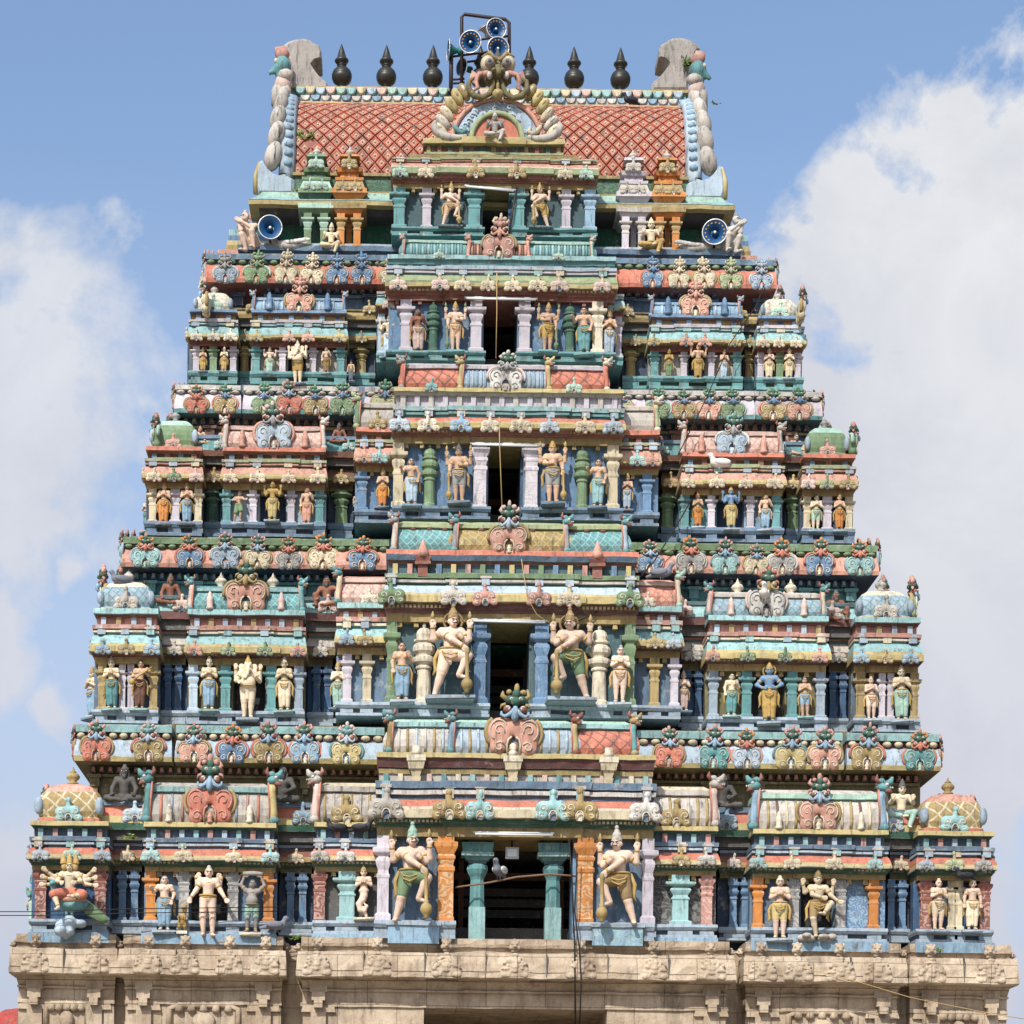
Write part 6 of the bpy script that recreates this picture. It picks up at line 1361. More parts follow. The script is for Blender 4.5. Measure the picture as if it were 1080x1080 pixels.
S('dancing pale figure with one leg lifted in green gold wrap above a heap of rocks', 'dancer', 862, 917, 990, fd(1,.25), 'skincream', 'bronze', 'bronze', ped=None, h=.0075, extra_col='weather')
S('bald pale figure praying by the cream twin pillar of the right corner, lowest storey', 'joined_bare', 989, 926, 981, fd(1,.05), 'skinpale', 'skincream', 'skinpale', ped='grayblue')
S('pale crowned figure with lowered hands beside the carved red pillar at the lowest right corner', 'stander', 1025, 924, 981, fd(1,.05), 'skinpale', 'skincream', 'skincream', ped='grayblue')
S('green crowned figure facing outward on the left flank of the lowest storey', 'joined', 36, 917, 990, .9, 'teal', 'mint', 'teal', ped='teal', rz=-math.pi/2)
def peacock_rider():
    d = fd(1,.30); k = kk(d); px, py = 74, 976; root = empty('temple_statue', (X(px,py,d), d, Z(px,py,d)))
    tag(root, 'three faced many armed deity riding a peacock on a blue rock', 'statue', 'painted stucco statues on the tower'); u = k
    s = SDF(.03); rng = random.Random(4)
    for i in range(14): s.ell((rng.uniform(-12,12)*u, rng.uniform(-.1,.1), rng.uniform(-9,5)*u), (rng.uniform(4,8)*u, .22, rng.uniform(4,8)*u))
    mb = MB(); s.into(mb, P('paleblue'), .05); mb.build('rock', root)
    s = SDF(.05); s.ell((4*u,-.05,22*u), (16*u,.26,8*u)); s.chain([(-8*u,-.1,24*u),(-15*u,-.15,32*u),(-17*u,-.2,40*u)], [.14,.10,.08]); s.ell((-17*u,-.24,43*u), (.10,.12,.09)); s.cap((-17*u,-.3,43*u), (-18*u,-.42,41*u), .05, .02)
    s.cap((-3*u,-.08,16*u), (-5*u,-.1,3*u), .05, .04); s.cap((2*u,-.08,16*u), (3*u,-.1,3*u), .05, .04)
    mb = MB(); s.into(mb, P('teal'), .035); mb.build('peacock', root)
    mb = MB(); mb.tube([(12*u,0,24*u),(24*u,-.05,14*u),(36*u,-.08,6*u),(42*u,-.1,6*u)], [.14,.17,.13,.04], P('green'), 8, .5); mb.ell((2*u,-.12,26*u), (17*u,.24,4.5*u), P('salmon'), 12, 7); mb.build('tail', root)
    p = mk(head=(0,-.03,.46), neck=(0,0,.385), chest=(0,0,.31), waist=(0,0,.20), pelvis=(0,.01,.10), gear='crown', top=.615, arms=[arm((-.10,0,.355), (-.16,-.08,.25), (-.10,-.16,.22)), arm((.10,0,.355), (.16,-.08,.25), (.10,-.16,.22))]+[arm((q*.10,.02,.355), (q*(.21+.01*i),.0,.22+.05*i), (q*(.34-.01*i),-.06,.20+.095*i)) for q in (-1,1) for i in range(3)],
        legs=[leg((-.06,-.01,.09), (-.20,-.13,.06), (-.13,-.18,-.12), (-.15,-.24,-.16)), leg((.06,-.01,.09), (.20,-.13,.06), (.07,-.18,.03), (.02,-.2,.03))])
    sc = 76*u; bo = put('body', body_mesh(p, .0075), root, (0,-.14,26*u), sc, 0, [P('skincream', .4)])
    mb = MB(); H = p['head']
    for q in (-1, 1): s = mb.ell((H[0]+q*.075, H[1]+.01, H[2]), (.045,.05,.06), P('gold'), 12, 9)
    for q in (-.085, 0, .085): mb.lathe([(.045,0),(.05,.02),(.04,.04),(.045,.06),(.03,.08),(.035,.10),(.015,.13),(.005,.15)], P('gold'), 10, (q, H[1], H[2]+.03))
    mb.build('crown', root, (0,-.14,26*u), scale=sc)
    s = SDF(.03); s.cap((0,0,.1), (-.2,-.13,.06), .08, .07); s.cap((0,0,.1), (.2,-.13,.06), .08, .07); mb = MB(); s.into(mb, P('coral'), .02); mb.build('lower_garment', root, (0,-.14,26*u), scale=sc)
    for n_, m_ in face_parts(p): put(n_, m_, root, (0,-.14,26*u), sc, 0, [EYE_DARK, EYE_WHITE, LIP])
    for n_, m_ in jewel_parts(p): put(n_, m_, root, (0,-.14,26*u), sc, 0, [P('gold',.5)])
peacock_rider()
def deer():
    d = fd(1,.2); root = empty('deer_statue', (X(192,982,d), d, Z(192,982,d))); tag(root, 'small golden deer rearing up beside the tall mendicant statue', 'statue', 'painted stucco statues on the tower')
    s = SDF(.04); s.ell((0,0,.30), (.10,.10,.20)); s.chain([(.03,-.03,.42),(.07,-.05,.55),(.06,-.09,.62)], [.07,.05,.055]); s.cap((.06,-.10,.62), (.0,-.17,.60), .045, .03)
    for q in (-1, 1): s.chain([(q*.06,.02,.20),(q*.08,-.05,.12),(q*.07,.02,.02)], [.06,.035,.022]); s.chain([(q*.06,-.06,.38),(q*.09,-.15,.36),(q*.08,-.15,.28)], [.04,.025,.02]); s.cap((.06+q*.04,-.06,.66), (.06+q*.07,-.04,.72), .02, .012)
    mb = MB(); s.into(mb, P('gold'), .02); mb.build('body', root)
    mb = MB(); mb.box(-.14,.14,-.12,.12,-.08,0,P('ivory')); mb.build('pedestal', root)
deer()
# dark sages and couple above the lowest storey
ds = DT[1]+.68*F[1]
S('dark grey bearded sage sitting cross legged with white brow marks by the lowest left dome', 'sage', 131, 806, 849, ds, 'skindark', hat='soot', ped=None, jewels=False)
S('dark grey sage with one leg hanging down above the left blue twin pillars', 'sage_knee', 298, 806, 852, ds, 'skindark', hat='soot', ped=None, jewels=False)
S('dark grey cross legged sage with white beads above the right blue twin pillars', 'sage_knee', 762, 815, 857, ds, 'skindark', hat='soot', ped=None, jewels=False)
S('dark standing sage in black cloth holding a pot next to the seated lady', 'stander', 926, 821, 884, ds+.1, 'skindark', 'soot', 'soot', ped=None, jewels=False)
S('seated lady in mint skirt with a blue bodice beside the lowest right dome', 'seated', 950, 822, 866, ds-.05, 'skincream', 'mint', 'soot', ped=None)
# second storey
S('small crowned figure in blue on the left flank of the second storey', 'joined', 97, 703, 757, DT[2]+.5, 'skincream', 'skyblue', 'gold', rz=-.9)
S('pale crowned figure praying in a teal wrap at the second storey left corner', 'joined', 118, 692, 748, fd(2,-.05), 'skincream', 'teal', 'ivory', ped='aqua')
S('turning musician in brown holding a long golden lute', 'musician', 147, 695, 748, fd(2,-.05), 'skintan', 'brown', 'soot', ped='aqua', extra_col='gold')
S('cream crowned figure praying in a blue wrap left of the cream elephant headed statue', 'joined', 220, 691, 749, fd(2,.1), 'skincream', 'skyblue', 'ivory', ped='aqua')
S('large cream elephant headed deity with round belly in the second storey niche', 'ganesha', 261, 689, 758, fd(2,.25), 'skincream', 'skincream', 'gold', ped='grayblue', h=.0075)
S('cream crowned figure praying in a cream wrap right of the elephant headed statue', 'joined', 300, 692, 750, fd(2,.1), 'skincream', 'skincream', 'ivory', ped='aqua')
S('slim cream figure in mint beside the pale pillar, left inner bay of the second storey', 'joined', 356, 697, 747, fd(2,.15), 'skincream', 'mint', 'gold')
S('lady in pale blue wrap with folded arm beside the green pillar of the second storey', 'relaxed', 424, 677, 739, fd(2,.95), 'skintan', 'skyblue', 'soot', ped='paleblue')
S('moustached guardian with halo and raised knee left of the second storey doorway', 'guardian', 475, 638, 735, fd(2,1.0), 'skinpale', 'skinpale', 'bronze', ped='grayblue', halo='bronze', h=.0062, extra_col='ochre')
S('moustached guardian with halo in green shorts right of the second storey doorway', 'guardian', 602, 641, 737, fd(2,1.0), 'skinpale', 'green', 'bronze', True, ped='grayblue', halo='bronze', h=.0062, extra_col='ochre')
S('pale bare figure praying in a pink wrap beside the green pillar of the second storey', 'joined_bare', 653, 680, 742, fd(2,.95), 'skinpale', 'skinpale', 'gray', ped='paleblue')
S('thin weathered brown figure behind the lilac pillar, right inner bay of the second storey', 'joined', 721, 707, 750, fd(2,-.1), 'skinpale', 'pink', 'skintan')
S('bare headed lady in teal wrap with one hand raised left of the blue faced deity', 'relaxed', 771, 710, 755, fd(2,.1), 'skincream', 'teal', 'soot', ped='aqua')
S('blue faced deity in golden armour with hands on hips in the second storey niche', 'akimbo', 811, 698, 762, fd(2,.25), 'skinblue', 'gold', 'gold', ped='paleblue', halo='gold', h=.0075)
S('small lady in blue wrap right of the blue faced deity', 'joined_bare', 849, 713, 756, fd(2,.1), 'skintan', 'skyblue', 'soot', ped='aqua')
S('bald pale figure praying beside the ochre pillar at the second storey right corner', 'joined_bare', 919, 713, 759, fd(2,-.05), 'skinpale', 'skinpale', 'skintan', ped='paleblue')
S('tall crowned figure in mint wrap praying at the second storey right corner', 'joined', 951, 701, 760, fd(2,-.05), 'skincream', 'mint', 'ivory', ped='paleblue')
ds = DT[2]+.68*F[2]
S('brown long haired sage sitting cross legged left of the teal vault', 'sage', 180, 605, 641, ds, 'skinbrown', hat='soot', ped=None, jewels=False)
S('brown seated sage with one knee up right of the teal vault', 'sage_wave', 345, 607, 643, ds, 'skinbrown', hat='soot', ped=None, mir=True, jewels=False)
S('weathered brown sage in shade left of the grey lattice vault', 'sage', 713, 619, 655, ds, 'skinbrown', hat='soot', ped=None, jewels=False)
S('brown sage waving one hand right of the grey lattice vault', 'sage_wave', 881, 622, 658, ds, 'skinbrown', hat='soot', ped=None, jewels=False)
# third storey
S('small figure in teal on the left flank of the third storey', 'joined', 155, 522, 561, DT[3]+.6, 'skincream', 'teal', 'gold', rz=-.9)
S('orange robed figure praying at the third storey left corner', 'joined', 172, 507, 553, fd(3,-.08), 'skintan', 'orange', 'gold', ped='navy')
S('orange figure in a striped blue wrap at the third storey left corner', 'joined', 197, 507, 553, fd(3,-.08), 'skintan', 'skyblue', 'gold', ped='navy')
S('running figure in a green skirt with arms reaching forward', 'runner', 251, 518, 552, fd(3,.05), 'skintan', 'green', 'soot', ped='paleblue')
S('golden four armed deity in blue and gold in the third storey left niche', 'four', 287, 506, 549, fd(3,.2), 'gold', 'yellow', 'gold', ped='grayblue')
S('slender copper skinned figure with lowered arm right of the golden deity', 'relaxed', 323, 514, 553, fd(3,.05), 'skintan', 'salmon', 'skintan', ped='skyblue')
S('small figure at the edge of the blue pillar, left inner bay of the third storey', 'stander', 376, 519, 540, fd(3,.0), 'skintan', 'skyblue', 'soot')
S('orange robed crowned figure praying in the blue left inner bay', 'joined', 403, 493, 535, fd(3,.3), 'skintan', 'orange', 'gold', ped='steel')
S('lady in pale blue gown with bent arm beside the left green urn pillar', 'lady', 434, 483, 533, fd(3,.85), 'skintan', 'paleblue', 'soot', ped='skyblue')
S('four armed guardian in grey shorts with club left of the third storey doorway', 'guardian_stand', 484, 468, 530, fd(3,.85), 'skintan', 'gray', 'soot', ped='steel', h=.0070, extra_col='gold')
S('four armed guardian in gold crown and grey shorts right of the third storey doorway', 'guardian_stand', 583, 464, 531, fd(3,.85), 'skintan', 'gray', 'gold', True, ped='steel', h=.0070, extra_col='gold')
S('lady in long turquoise gown leaning on the right green urn pillar', 'lady', 630, 484, 535, fd(3,.85), 'skintan', 'aqua', 'soot', ped='steel')
S('orange figure praying in a pale blue wrap in the blue right inner bay', 'joined', 661, 499, 538, fd(3,.3), 'skintan', 'paleblue', 'gold', ped='steel')
S('orange robed praying figure left of the blue four armed deity', 'joined', 736, 518, 556, fd(3,.05), 'skintan', 'orange', 'orange', ped='paleblue')
S('blue skinned four armed deity with golden legs in the third storey right niche', 'four', 771, 512, 558, fd(3,.2), 'skinblue', 'yellow', 'gold', ped='grayblue')
S('lady in blue gown right of the blue four armed deity', 'relaxed', 807, 521, 559, fd(3,.05), 'skintan', 'skyblue', 'gold', ped='paleblue')
S('bare headed figure in mint wrap at the third storey right corner', 'joined_bare', 860, 521, 560, fd(3,-.08), 'skincream', 'mint', 'soot', ped='skyblue')
S('orange crowned figure praying at the third storey right corner', 'joined', 885, 519, 560, fd(3,-.08), 'skintan', 'orange', 'gold', ped='skyblue')
ds = DT[3]+.68*F[3]
S('small brown sage seated beside the green dome of the third storey, left side', 'sage', 211, 449, 471, ds, 'skintan', hat='skinbrown', ped=None, jewels=False)
S('half hidden brown seated figure left of the pink lattice vault', 'sage', 236, 450, 471, ds, 'skintan', hat='skinbrown', ped=None, jewels=False)
S('brown sage seated right of the pink vault on the left side', 'sage', 358, 446, 470, ds, 'skinbrown', hat='soot', ped=None, jewels=False)
S('dark brown sage seated left of the pink vault on the right side', 'sage', 693, 453, 476, ds, 'skinbrown', hat='soot', ped=None, jewels=False)
S('pale brown sage with raised knee seated beside the green ribbed dome, right side', 'sage_wave', 839, 457, 483, ds, 'skintan', hat='soot', ped=None, jewels=False)
# fourth storey
S('small seated figure with golden skirt between lilac and green posts, fourth storey left corner', 'joined', 214, 366, 392, fd(4,-.08), 'skintan', 'gold', 'gold')
S('small cream figure praying right of the green post, fourth storey left corner', 'joined', 236, 365, 392, fd(4,-.08), 'skincream', 'gold', 'cream')
S('pale dancing figure in green shorts with raised arms, fourth storey left bay', 'four', 284, 365, 394, fd(4,.05), 'skinpale', 'mint', 'soot')
S('cream elephant headed deity in golden trousers, fourth storey left bay', 'ganesha', 314, 357, 405, fd(4,.2), 'skincream', 'gold', 'ivory')
S('pale figure with one raised arm in brown skirt, fourth storey left bay', 'relaxed', 344, 366, 394, fd(4,.05), 'skinpale', 'bronze', 'gold')
S('tiny brown figure beside the round ochre pillar, fourth storey', 'stander', 370, 379, 402, fd(4,-.1), 'skintan', 'slate', 'soot')
S('pale blue elephant legged figure at the outer left of the fourth storey centre', 'four', 410, 330, 377, fd(4,.3), 'skincream', 'paleblue', 'gold')
S('brown lady in pink wrap beside the left dark green urn pillar', 'relaxed', 441, 326, 372, fd(4,.8), 'skinbrown', 'pink', 'soot', ped='teal')
S('pale four armed guardian with green club left of the fourth storey doorway', 'guardian_stand', 480, 318, 371, fd(4,.8), 'skinpale', 'skintan', 'gold', ped='teal', h=.0075, extra_col='green')
S('tan four armed guardian with green club right of the fourth storey doorway', 'guardian_stand', 577, 319, 371, fd(4,.8), 'skintan', 'gold', 'gold', True, ped='teal', h=.0075, extra_col='green')
S('lady in teal gown beside the right dark green urn pillar', 'lady', 616, 324, 374, fd(4,.8), 'skintan', 'teal', 'soot', ped='teal')
S('crowned figure in pale blue at the outer right of the fourth storey centre', 'joined', 642, 325, 377, fd(4,.55), 'skintan', 'paleblue', 'gold', ped='teal')
S('golden green crowned figure left of the orange four armed deity, fourth storey right bay', 'joined', 705, 367, 399, fd(4,.05), 'gold', 'green', 'gold')
S('orange four armed deity with golden legs, fourth storey right bay', 'four', 736, 361, 400, fd(4,.2), 'skintan', 'gold', 'gold', ped='teal')
S('figure in pale blue wrap with golden crown, fourth storey right bay', 'joined', 763, 367, 400, fd(4,.05), 'skintan', 'paleblue', 'gold')
S('pale praying figure left of the green post, fourth storey right corner', 'joined', 811, 366, 400, fd(4,-.08), 'skinpale', 'cream', 'cream')
S('cream praying figure right of the green post, fourth storey right corner', 'joined', 832, 366, 400, fd(4,-.08), 'skincream', 'cream', 'skinpale')
S('cream figure standing on the outer left flank below the top terrace', 'stander', 214, 284, 316, DT[4]+.9, 'skincream', 'skincream', 'skincream', rz=-.8)
# top storey
S('small pale guardian with blue sash and raised knee left of the topmost doorway', 'guardian', 475, 192, 239, fd(5,.8), 'skinpale', 'skintan', 'gold', ped='darkteal', extra_col='ochre')
S('small pale guardian with raised knee right of the topmost doorway', 'guardian', 570, 193, 240, fd(5,.8), 'skinpale', 'gold', 'gold', True, ped='darkteal', extra_col='ochre')
S('pale seated deity between the green and the orange pavilion', 'seated', 349, 235, 264, D5-.1, 'skincream', 'cream', 'cream', ped=None)
S('pale seated deity with blue base between the lilac and the orange pavilion', 'seated', 687, 230, 264, D5-.1, 'skincream', 'gold', 'skincream', ped=None)
S('small grey seated deity inside the orange niche of the horseshoe gable', 'seated', 522, 118, 147, D5-.86, 'gray', 'weather', 'weather', ped=None)
S('crouching pale monkey figure blowing a conch at the left end of the top terrace', 'monkey', 264, 222, 268, D5-.02, 'skinpale', hat='weather', ped=None, jewels=False, h=.0075)
S('crouching weathered monkey figure at the right end of the top terrace', 'monkey', 772, 226, 270, D5-.02, 'weather', hat='stonegray', mir=True, ped=None, jewels=False, h=.0075)
def swan(label, px, py, d, s, flip):
    root = empty('swan_statue', (X(px,py,d), d, Z(px,py,d))); root.scale = (s*flip, s, s); tag(root, label, 'statue', 'painted stucco statues on the tower')
    q = SDF(.05); q.ell((.1,0,.16), (.42,.18,.16)); q.chain([(-.25,-.02,.22),(-.38,-.03,.42),(-.32,-.04,.58)], [.10,.07,.06]); q.ell((-.35,-.06,.6), (.09,.08,.075)); q.cap((-.42,-.06,.6), (-.52,-.07,.56), .04, .02); q.cap((.4,0,.2), (.75,.02,.28), .10, .04)
    mb = MB(); q.into(mb, P('weather', 1.3), .03); mb.build('body', root); mb = MB()
    for i in range(5): mb.ell((.15+.12*i,-.17,.2+.02*i), (.16,.04,.06), P('white', 1.2), 8, 5)
    mb.build('wing', root)
swan('weathered white swan carving below the left loudspeaker', 300, 265, D5-.05, .95, 1)
swan('weathered white swan carving below the right loudspeaker', 738, 268, D5-.05, .95, -1)
# ------------------------------------------------------------------ finials on the ridge
BLK = plain('blackened_metal', (66,66,62), .42, .55, .35)
RYF = RYR-RA*.26+.14
def finial_mesh():
    mb = MB(); mb.lathe([(.62,0),(.66,.04),(.60,.10),(.40,.16),(.36,.24),(.42,.30),(.46,.34),(.40,.38),(.62,.46),(.86,.60),(.98,.80),(1.0,.96),(.97,1.0),(1.0,1.04),(.97,1.10),(.86,1.30),(.64,1.46),(.42,1.56),(.36,1.62),(.44,1.66),(.48,1.70),(.40,1.74),(.40,1.78),(.60,1.86),(.70,1.98),(.66,2.06),(.52,2.14),(.46,2.2),(.30,2.6),(.12,2.95),(.02,3.12)], 0, 24); return mb.mesh('kalasam_finial')
FM = finial_mesh(); FN = ['nearest the left horn','second from the left horn','third from the left, beside the loudspeaker rack','behind the loudspeaker rack','just right of the loudspeaker rack','middle one of the three on the right','nearest the right horn']
for i, (px, tp) in enumerate(((361,41),(407.5,41),(456.5,43),(507,46),(558,43),(606,44),(654.5,45))):
    s = 10.6*kk(RYR); o = put('kalasam_finial', FM, None, (X(px,70,RYF), RYF, RZT-.04), (s, s, s*1.60*.93), 0, [BLK]); o.rotation_euler = (0, (-.02,.015,-.01,.0,.02,-.015,.012)[i], i*1.3)
    tag(o, 'dark metal pot finial on the roof ridge, '+FN[i], 'finial', 'dark pot finials along the roof ridge')
# ------------------------------------------------------------------ horn loudspeakers
SPK_RIM, SPK_IN, SPK_OUT, SPK_Y = plain('speaker_rim', (205,205,205), .35, .3), plain('speaker_blue', (24,70,112), .45), plain('speaker_grey', (120,130,130), .5, .3), plain('speaker_yellow', (196,140,40), .5)
def speaker(label, px, py, rpx, d, yaw=0.0, pitch=0.0, spots=True, out=None):
    R = rpx*kk(d); root = empty('horn_speaker', (X(px,py,d), d, Z(px,py,d))); root.rotation_euler = (pitch, 0, yaw); root.scale = (R,)*3
    tag(root, label, 'loudspeaker', 'horn loudspeakers on the roof')
    M = Matrix.Rotation(math.pi/2, 4, 'X'); om = out or SPK_OUT
    def lt(pr, mat, nm, n=28):
        mb = MB(); mb.lathe(pr, mat, n); me = mb.mesh(nm); me.transform(M); return put(nm, me, root)
    # local -y is the mouth
    mb = MB(); n = 32
    pr = [(.20,-1.0),(.26,-.8),(.40,-.5),(.62,-.22),(.86,-.06),(.97,0),(1.0,.0),(1.02,-.03),(.99,-.06)]
    inn = [(.16,-.95),(.24,-.7),(.38,-.42),(.60,-.16),(.86,-.02),(.96,.02)]
    b = MB()
    for prof, mat in ((inn, SPK_IN), (pr, om)):
        base = []
        v = []; f = []
        for r, z in prof: v += [(r*math.cos(2*math.pi*i/n), -z, r*math.sin(2*math.pi*i/n)) for i in range(n)]
        for j in range(len(prof)-1): f += [(j*n+i, j*n+(i+1) % n, (j+1)*n+(i+1) % n, (j+1)*n+i) for i in range(n)]
        b.raw(v, f, mat, True)
    b.build('horn', root)
    t = MB(); t.tube([(math.cos(a)*.985, -.01, math.sin(a)*.985) for a in [2*math.pi*i/36 for i in range(37)]], .05, SPK_RIM, 6); t.build('rim', root)
    c = MB(); c.raw(*[[(0.30*math.cos(2*math.pi*i/16), .52, .30*math.sin(2*math.pi*i/16)) for i in range(16)]+[(.10*math.cos(2*math.pi*i/16), .10, .10*math.sin(2*math.pi*i/16)) for i in range(16)]+[(0,.04,0)], [(i, (i+1) % 16, 16+(i+1) % 16, 16+i) for i in range(16)]+[(16+i, 16+(i+1) % 16, 32) for i in range(16)]], SPK_IN, True); c.ell((0,.06,0), (.12,.06,.12), SPK_RIM); c.build('reflex_cone', root)
    if spots:
        q = MB(); q.ell((0,0,0), (.085,.03,.085), SPK_Y, 7, 5); sm_ = q.mesh('paint_spot')
        for i in range(12):
            a = i*.42-.6; put('paint_spot', sm_, root, (math.cos(a)*.77, .078, math.sin(a)*.77))
    k = MB(); k.raw([(r*math.cos(2*math.pi*i/16), y, r*math.sin(2*math.pi*i/16)) for r, y in ((.2,.95),(.36,.98),(.38,1.4),(.30,1.5)) for i in range(16)], [(j*16+i, j*16+(i+1) % 16, (j+1)*16+(i+1) % 16, (j+1)*16+i) for j in range(3) for i in range(16)]+[tuple(48+i for i in range(16))], om, True); k.build('driver', root)
    return root
sd = D5-.35
speaker('blue horn loudspeaker beside the left monkey figure on the top terrace', 285, 239.5, 12.6, sd, .1, 0, False)
speaker('blue horn loudspeaker with yellow dots beside the right monkey figure', 754, 244.5, 13.2, sd, -.15, .05)
fdp = RYR-1.0
speaker('horn loudspeaker on the left side of the ridge rack, facing forward', 496, 44, 11.5, fdp, -.15, .1)
speaker('topmost horn loudspeaker on the ridge rack', 523.5, 30, 10.6, fdp, .2, .05)
speaker('lower right horn loudspeaker on the ridge rack', 525.5, 50.5, 11.5, fdp, .15, .05)
TEALM = plain('speaker_teal', (40,110,110), .5)
speaker('teal horn loudspeaker seen from the side, left of the rack', 473, 53, 10.5, fdp+.3, -1.45, 0, False, TEALM)
speaker('pale horn loudspeaker pointing down below the top of the rack', 509, 28, 8, fdp+.4, -.9, -.8, False, plain('speaker_pale',(190,185,180),.5))
speaker('small blue loudspeaker low on the left post of the rack', 487, 71, 9, fdp+.5, -.9, .1, False, TEALM)
def rack():
    MT = plain('rusty_pipe', (62,52,50), .6, .4, .3); d = fdp+.35; mb = MB(); g = lambda a, b, o=0: (X(a,b,d+o), d+o, Z(a,b,d+o))
    root = empty('speaker_rack', g(512,95)); tag(root, 'bent pipe rack holding loudspeakers on the roof ridge', 'speaker rack'); o = Vector(g(512,95)); L = lambda *p: [tuple(Vector(q)-o) for q in p]
    mb.tube(L(g(487,94), g(487,18), g(490,15), g(533,20.5), g(537,24), g(537.5,88)), .05, MT, 8); mb.build('frame', root)
    for a, b in (((487,44),(537,38)), ((487,66),(537,60)), ((478,84),(490,83)), ((478,88),(490,87)), ((475,60),(537,52))):
        m2 = MB(); m2.tube(L(g(*a,.04), g(*b,.04)), .035, MT, 6); m2.build('crossbar', root)
    m2 = MB(); m2.tube(L(g(475.5,100), g(476,48)), .06, MT, 8); m2.build('post', root)
rack()
for px, py, sx in ((285,239.5,1),(754,244.5,-1)):
    MT = plain('rusty_pipe', (62,52,50), .6, .4, .3); mb = MB(); d = sd+.25; mb.tube([(X(px,py,d), d, Z(px,py,d)), (X(px,py+6,d), d+.15, Z(px,py+14,d)), (X(px,py+28,d), d+.2, ZL(268,d+.2))], .04, MT, 7); o = mb.build('speaker_bracket'); tag(o, 'thin pipe stand carrying the loudspeaker beside the %s monkey figure' % ('conch blowing' if sx > 0 else 'weathered'), 'stand')
# ------------------------------------------------------------------ lamps, cords, cables, birds, weeds
TUBE = plain('lamp_white', (196,200,200), .35, 0, .05)
def tube_light(label, p0, p1, d):
    mb = MB(); a = Vector((X(*p0,d), d, Z(*p0,d))); b = Vector((X(*p1,d), d, Z(*p1,d))); root = empty('tube_light', tuple(a)); tag(root, label, 'tube light', 'tube lights over the doorways')
    v = b-a; mb.tube([(0,.05,.03), (v.x,.05,v.z+.03)], .035, TUBE, 4); mb.build('fitting', root); m2 = MB(); m2.tube([(.05,-.03,-.03), (v.x-.05,-.03,v.z-.03)], .028, TUBE, 8); m2.build('tube', root)
tube_light('white tube light over the widest doorway at the bottom', (499,878.5), (585,880), DT[1]-.95)
tube_light('white tube light over the second storey doorway', (497,654), (577,656), DT[2]-.95)
tube_light('white tube light over the third storey doorway', (496,468), (575,470), DT[3]-.95)
tube_light('white tube light over the fourth storey doorway', (490,314), (567,315.5), DT[4]-.95)
tube_light('white tube light slanting over the topmost doorway', (490,196), (544,201), DT[5]-.95)
def cord(name, label, pts, r, m, cat='cord', group=None):
    mb = MB(); P_ = [Vector((X(a,b,d), d, Z(a,b,d))) for a, b, d in pts]; o0 = P_[0]; mb.tube([tuple(p-o0) for p in P_], r, m, 6); o = mb.build(name, None, tuple(o0)); tag(o, label, cat, group); return o
ROPE, CAB = plain('old_rope', (176,150,104), .9), plain('black_cable', (26,24,24), .6)
cord('hanging_rope', 'thin pale rope hanging down the fourth storey doorway', [(524,288,DT[4]-1.15),(524,330,DT[4]-1.1),(523,378,DT[4]-.9)], .013, ROPE, 'rope')
cord('hanging_rope', 'thin pale rope hanging down the third storey doorway', [(526.5,440,DT[3]-1.15),(527,470,DT[3]-1.1),(530,548,DT[3]-1.0)], .014, ROPE, 'rope')
cord('iron_rod', 'dark leaning rod in the topmost doorway', [(545,198,DT[5]-.9),(536,250,DT[5]-.95)], .03, plain('rusty_pipe', (62,52,50), .6, .4, .3), 'rod')
cord('bare_branch', 'thin bare branch lying across the widest doorway', [(480,936,-.6),(515,931,-.62),(545,925,-.58),(580,922,-.6),(607,924,-.62)], .026, plain('dry_wood', (120,96,78), .9), 'branch')
cord('black_cable', 'black cable running down the stone from the right door jamb', [(600,885,-1.12),(603,920,-1.12),(605,975,-1.15),(606,990,-1.2),(606.5,1036,-1.25),(607,1090,-1.15)], .022, CAB, 'cable', 'black cables down the stone')
cord('black_cable', 'second black cable hanging loosely in front of the stone cornice', [(609,900,-1.15),(606,960,-1.2),(611,1000,-1.28),(613,1036,-1.3),(611,1090,-1.2)], .018, CAB, 'cable', 'black cables down the stone')
cord('slack_wire', 'slack wire slanting from the right inner bay down to the second doorway', [(742,505,DT[3]+.2),(715,552,DT[2]+.2),(690,592,DT[2]),(655,632,DT[2]-.6),(610,655,DT[2]-1.1)], .018, CAB, 'wire')
cord('slack_wire', 'thin brown wire looping from the second storey cornice to its tube light', [(550,590,DT[2]-1.2),(556,630,DT[2]-1.25),(566,648,DT[2]-1.2),(585,661,DT[2]-1.1)], .010, ROPE, 'wire')
cord('slack_wire', 'brown wire drooping across the right stone cornice', [(835,1018,-.75),(900,1034,-.8),(960,1052,-.7),(1040,1068,-.6),(1100,1078,-.5)], .010, ROPE, 'wire')
for i, (a, b) in enumerate(((960,958.5),(964,963))):
    cord('overhead_wire', ('upper' if i == 0 else 'lower')+' thin overhead wire reaching the tower from the left', [(-160,a-2,-1.2),(-20,a+1.5,-1.0),(40,a+1.5,-.9),(140,b,-.7),(300,b-2,-.45)], .012, CAB, 'wire', 'overhead wires on the left')
cord('climbing_wire', 'black wire climbing past the domes on the right side', [(806,300,DT[4]+.1),(798,322,DT[4]-.5),(770,362,DT[4]-.6),(745,420,DT[3]-.4),(715,480,DT[3]-.5)], .014, CAB, 'wire')
def flood():
    d = -.35; root = empty('floodlight', (X(540,900,d), d, Z(540,900,d))); tag(root, 'square silver floodlight hanging in the widest doorway', 'floodlight'); u = kk(d); mb = MB()
    mb.box(-7*u,7*u,-.08,.1,-6*u,6*u,plain('lamp_case',(150,150,150),.4,.5)); mb.build('case', root); m2 = MB(); m2.box(-5*u,5*u,-.10,-.081,-4*u,4*u,TUBE); m2.build('lens', root); m3 = MB(); m3.tube([(0,.05,6*u),(0,.05,16*u)], .025, CAB); m3.build('bracket', root)
flood()
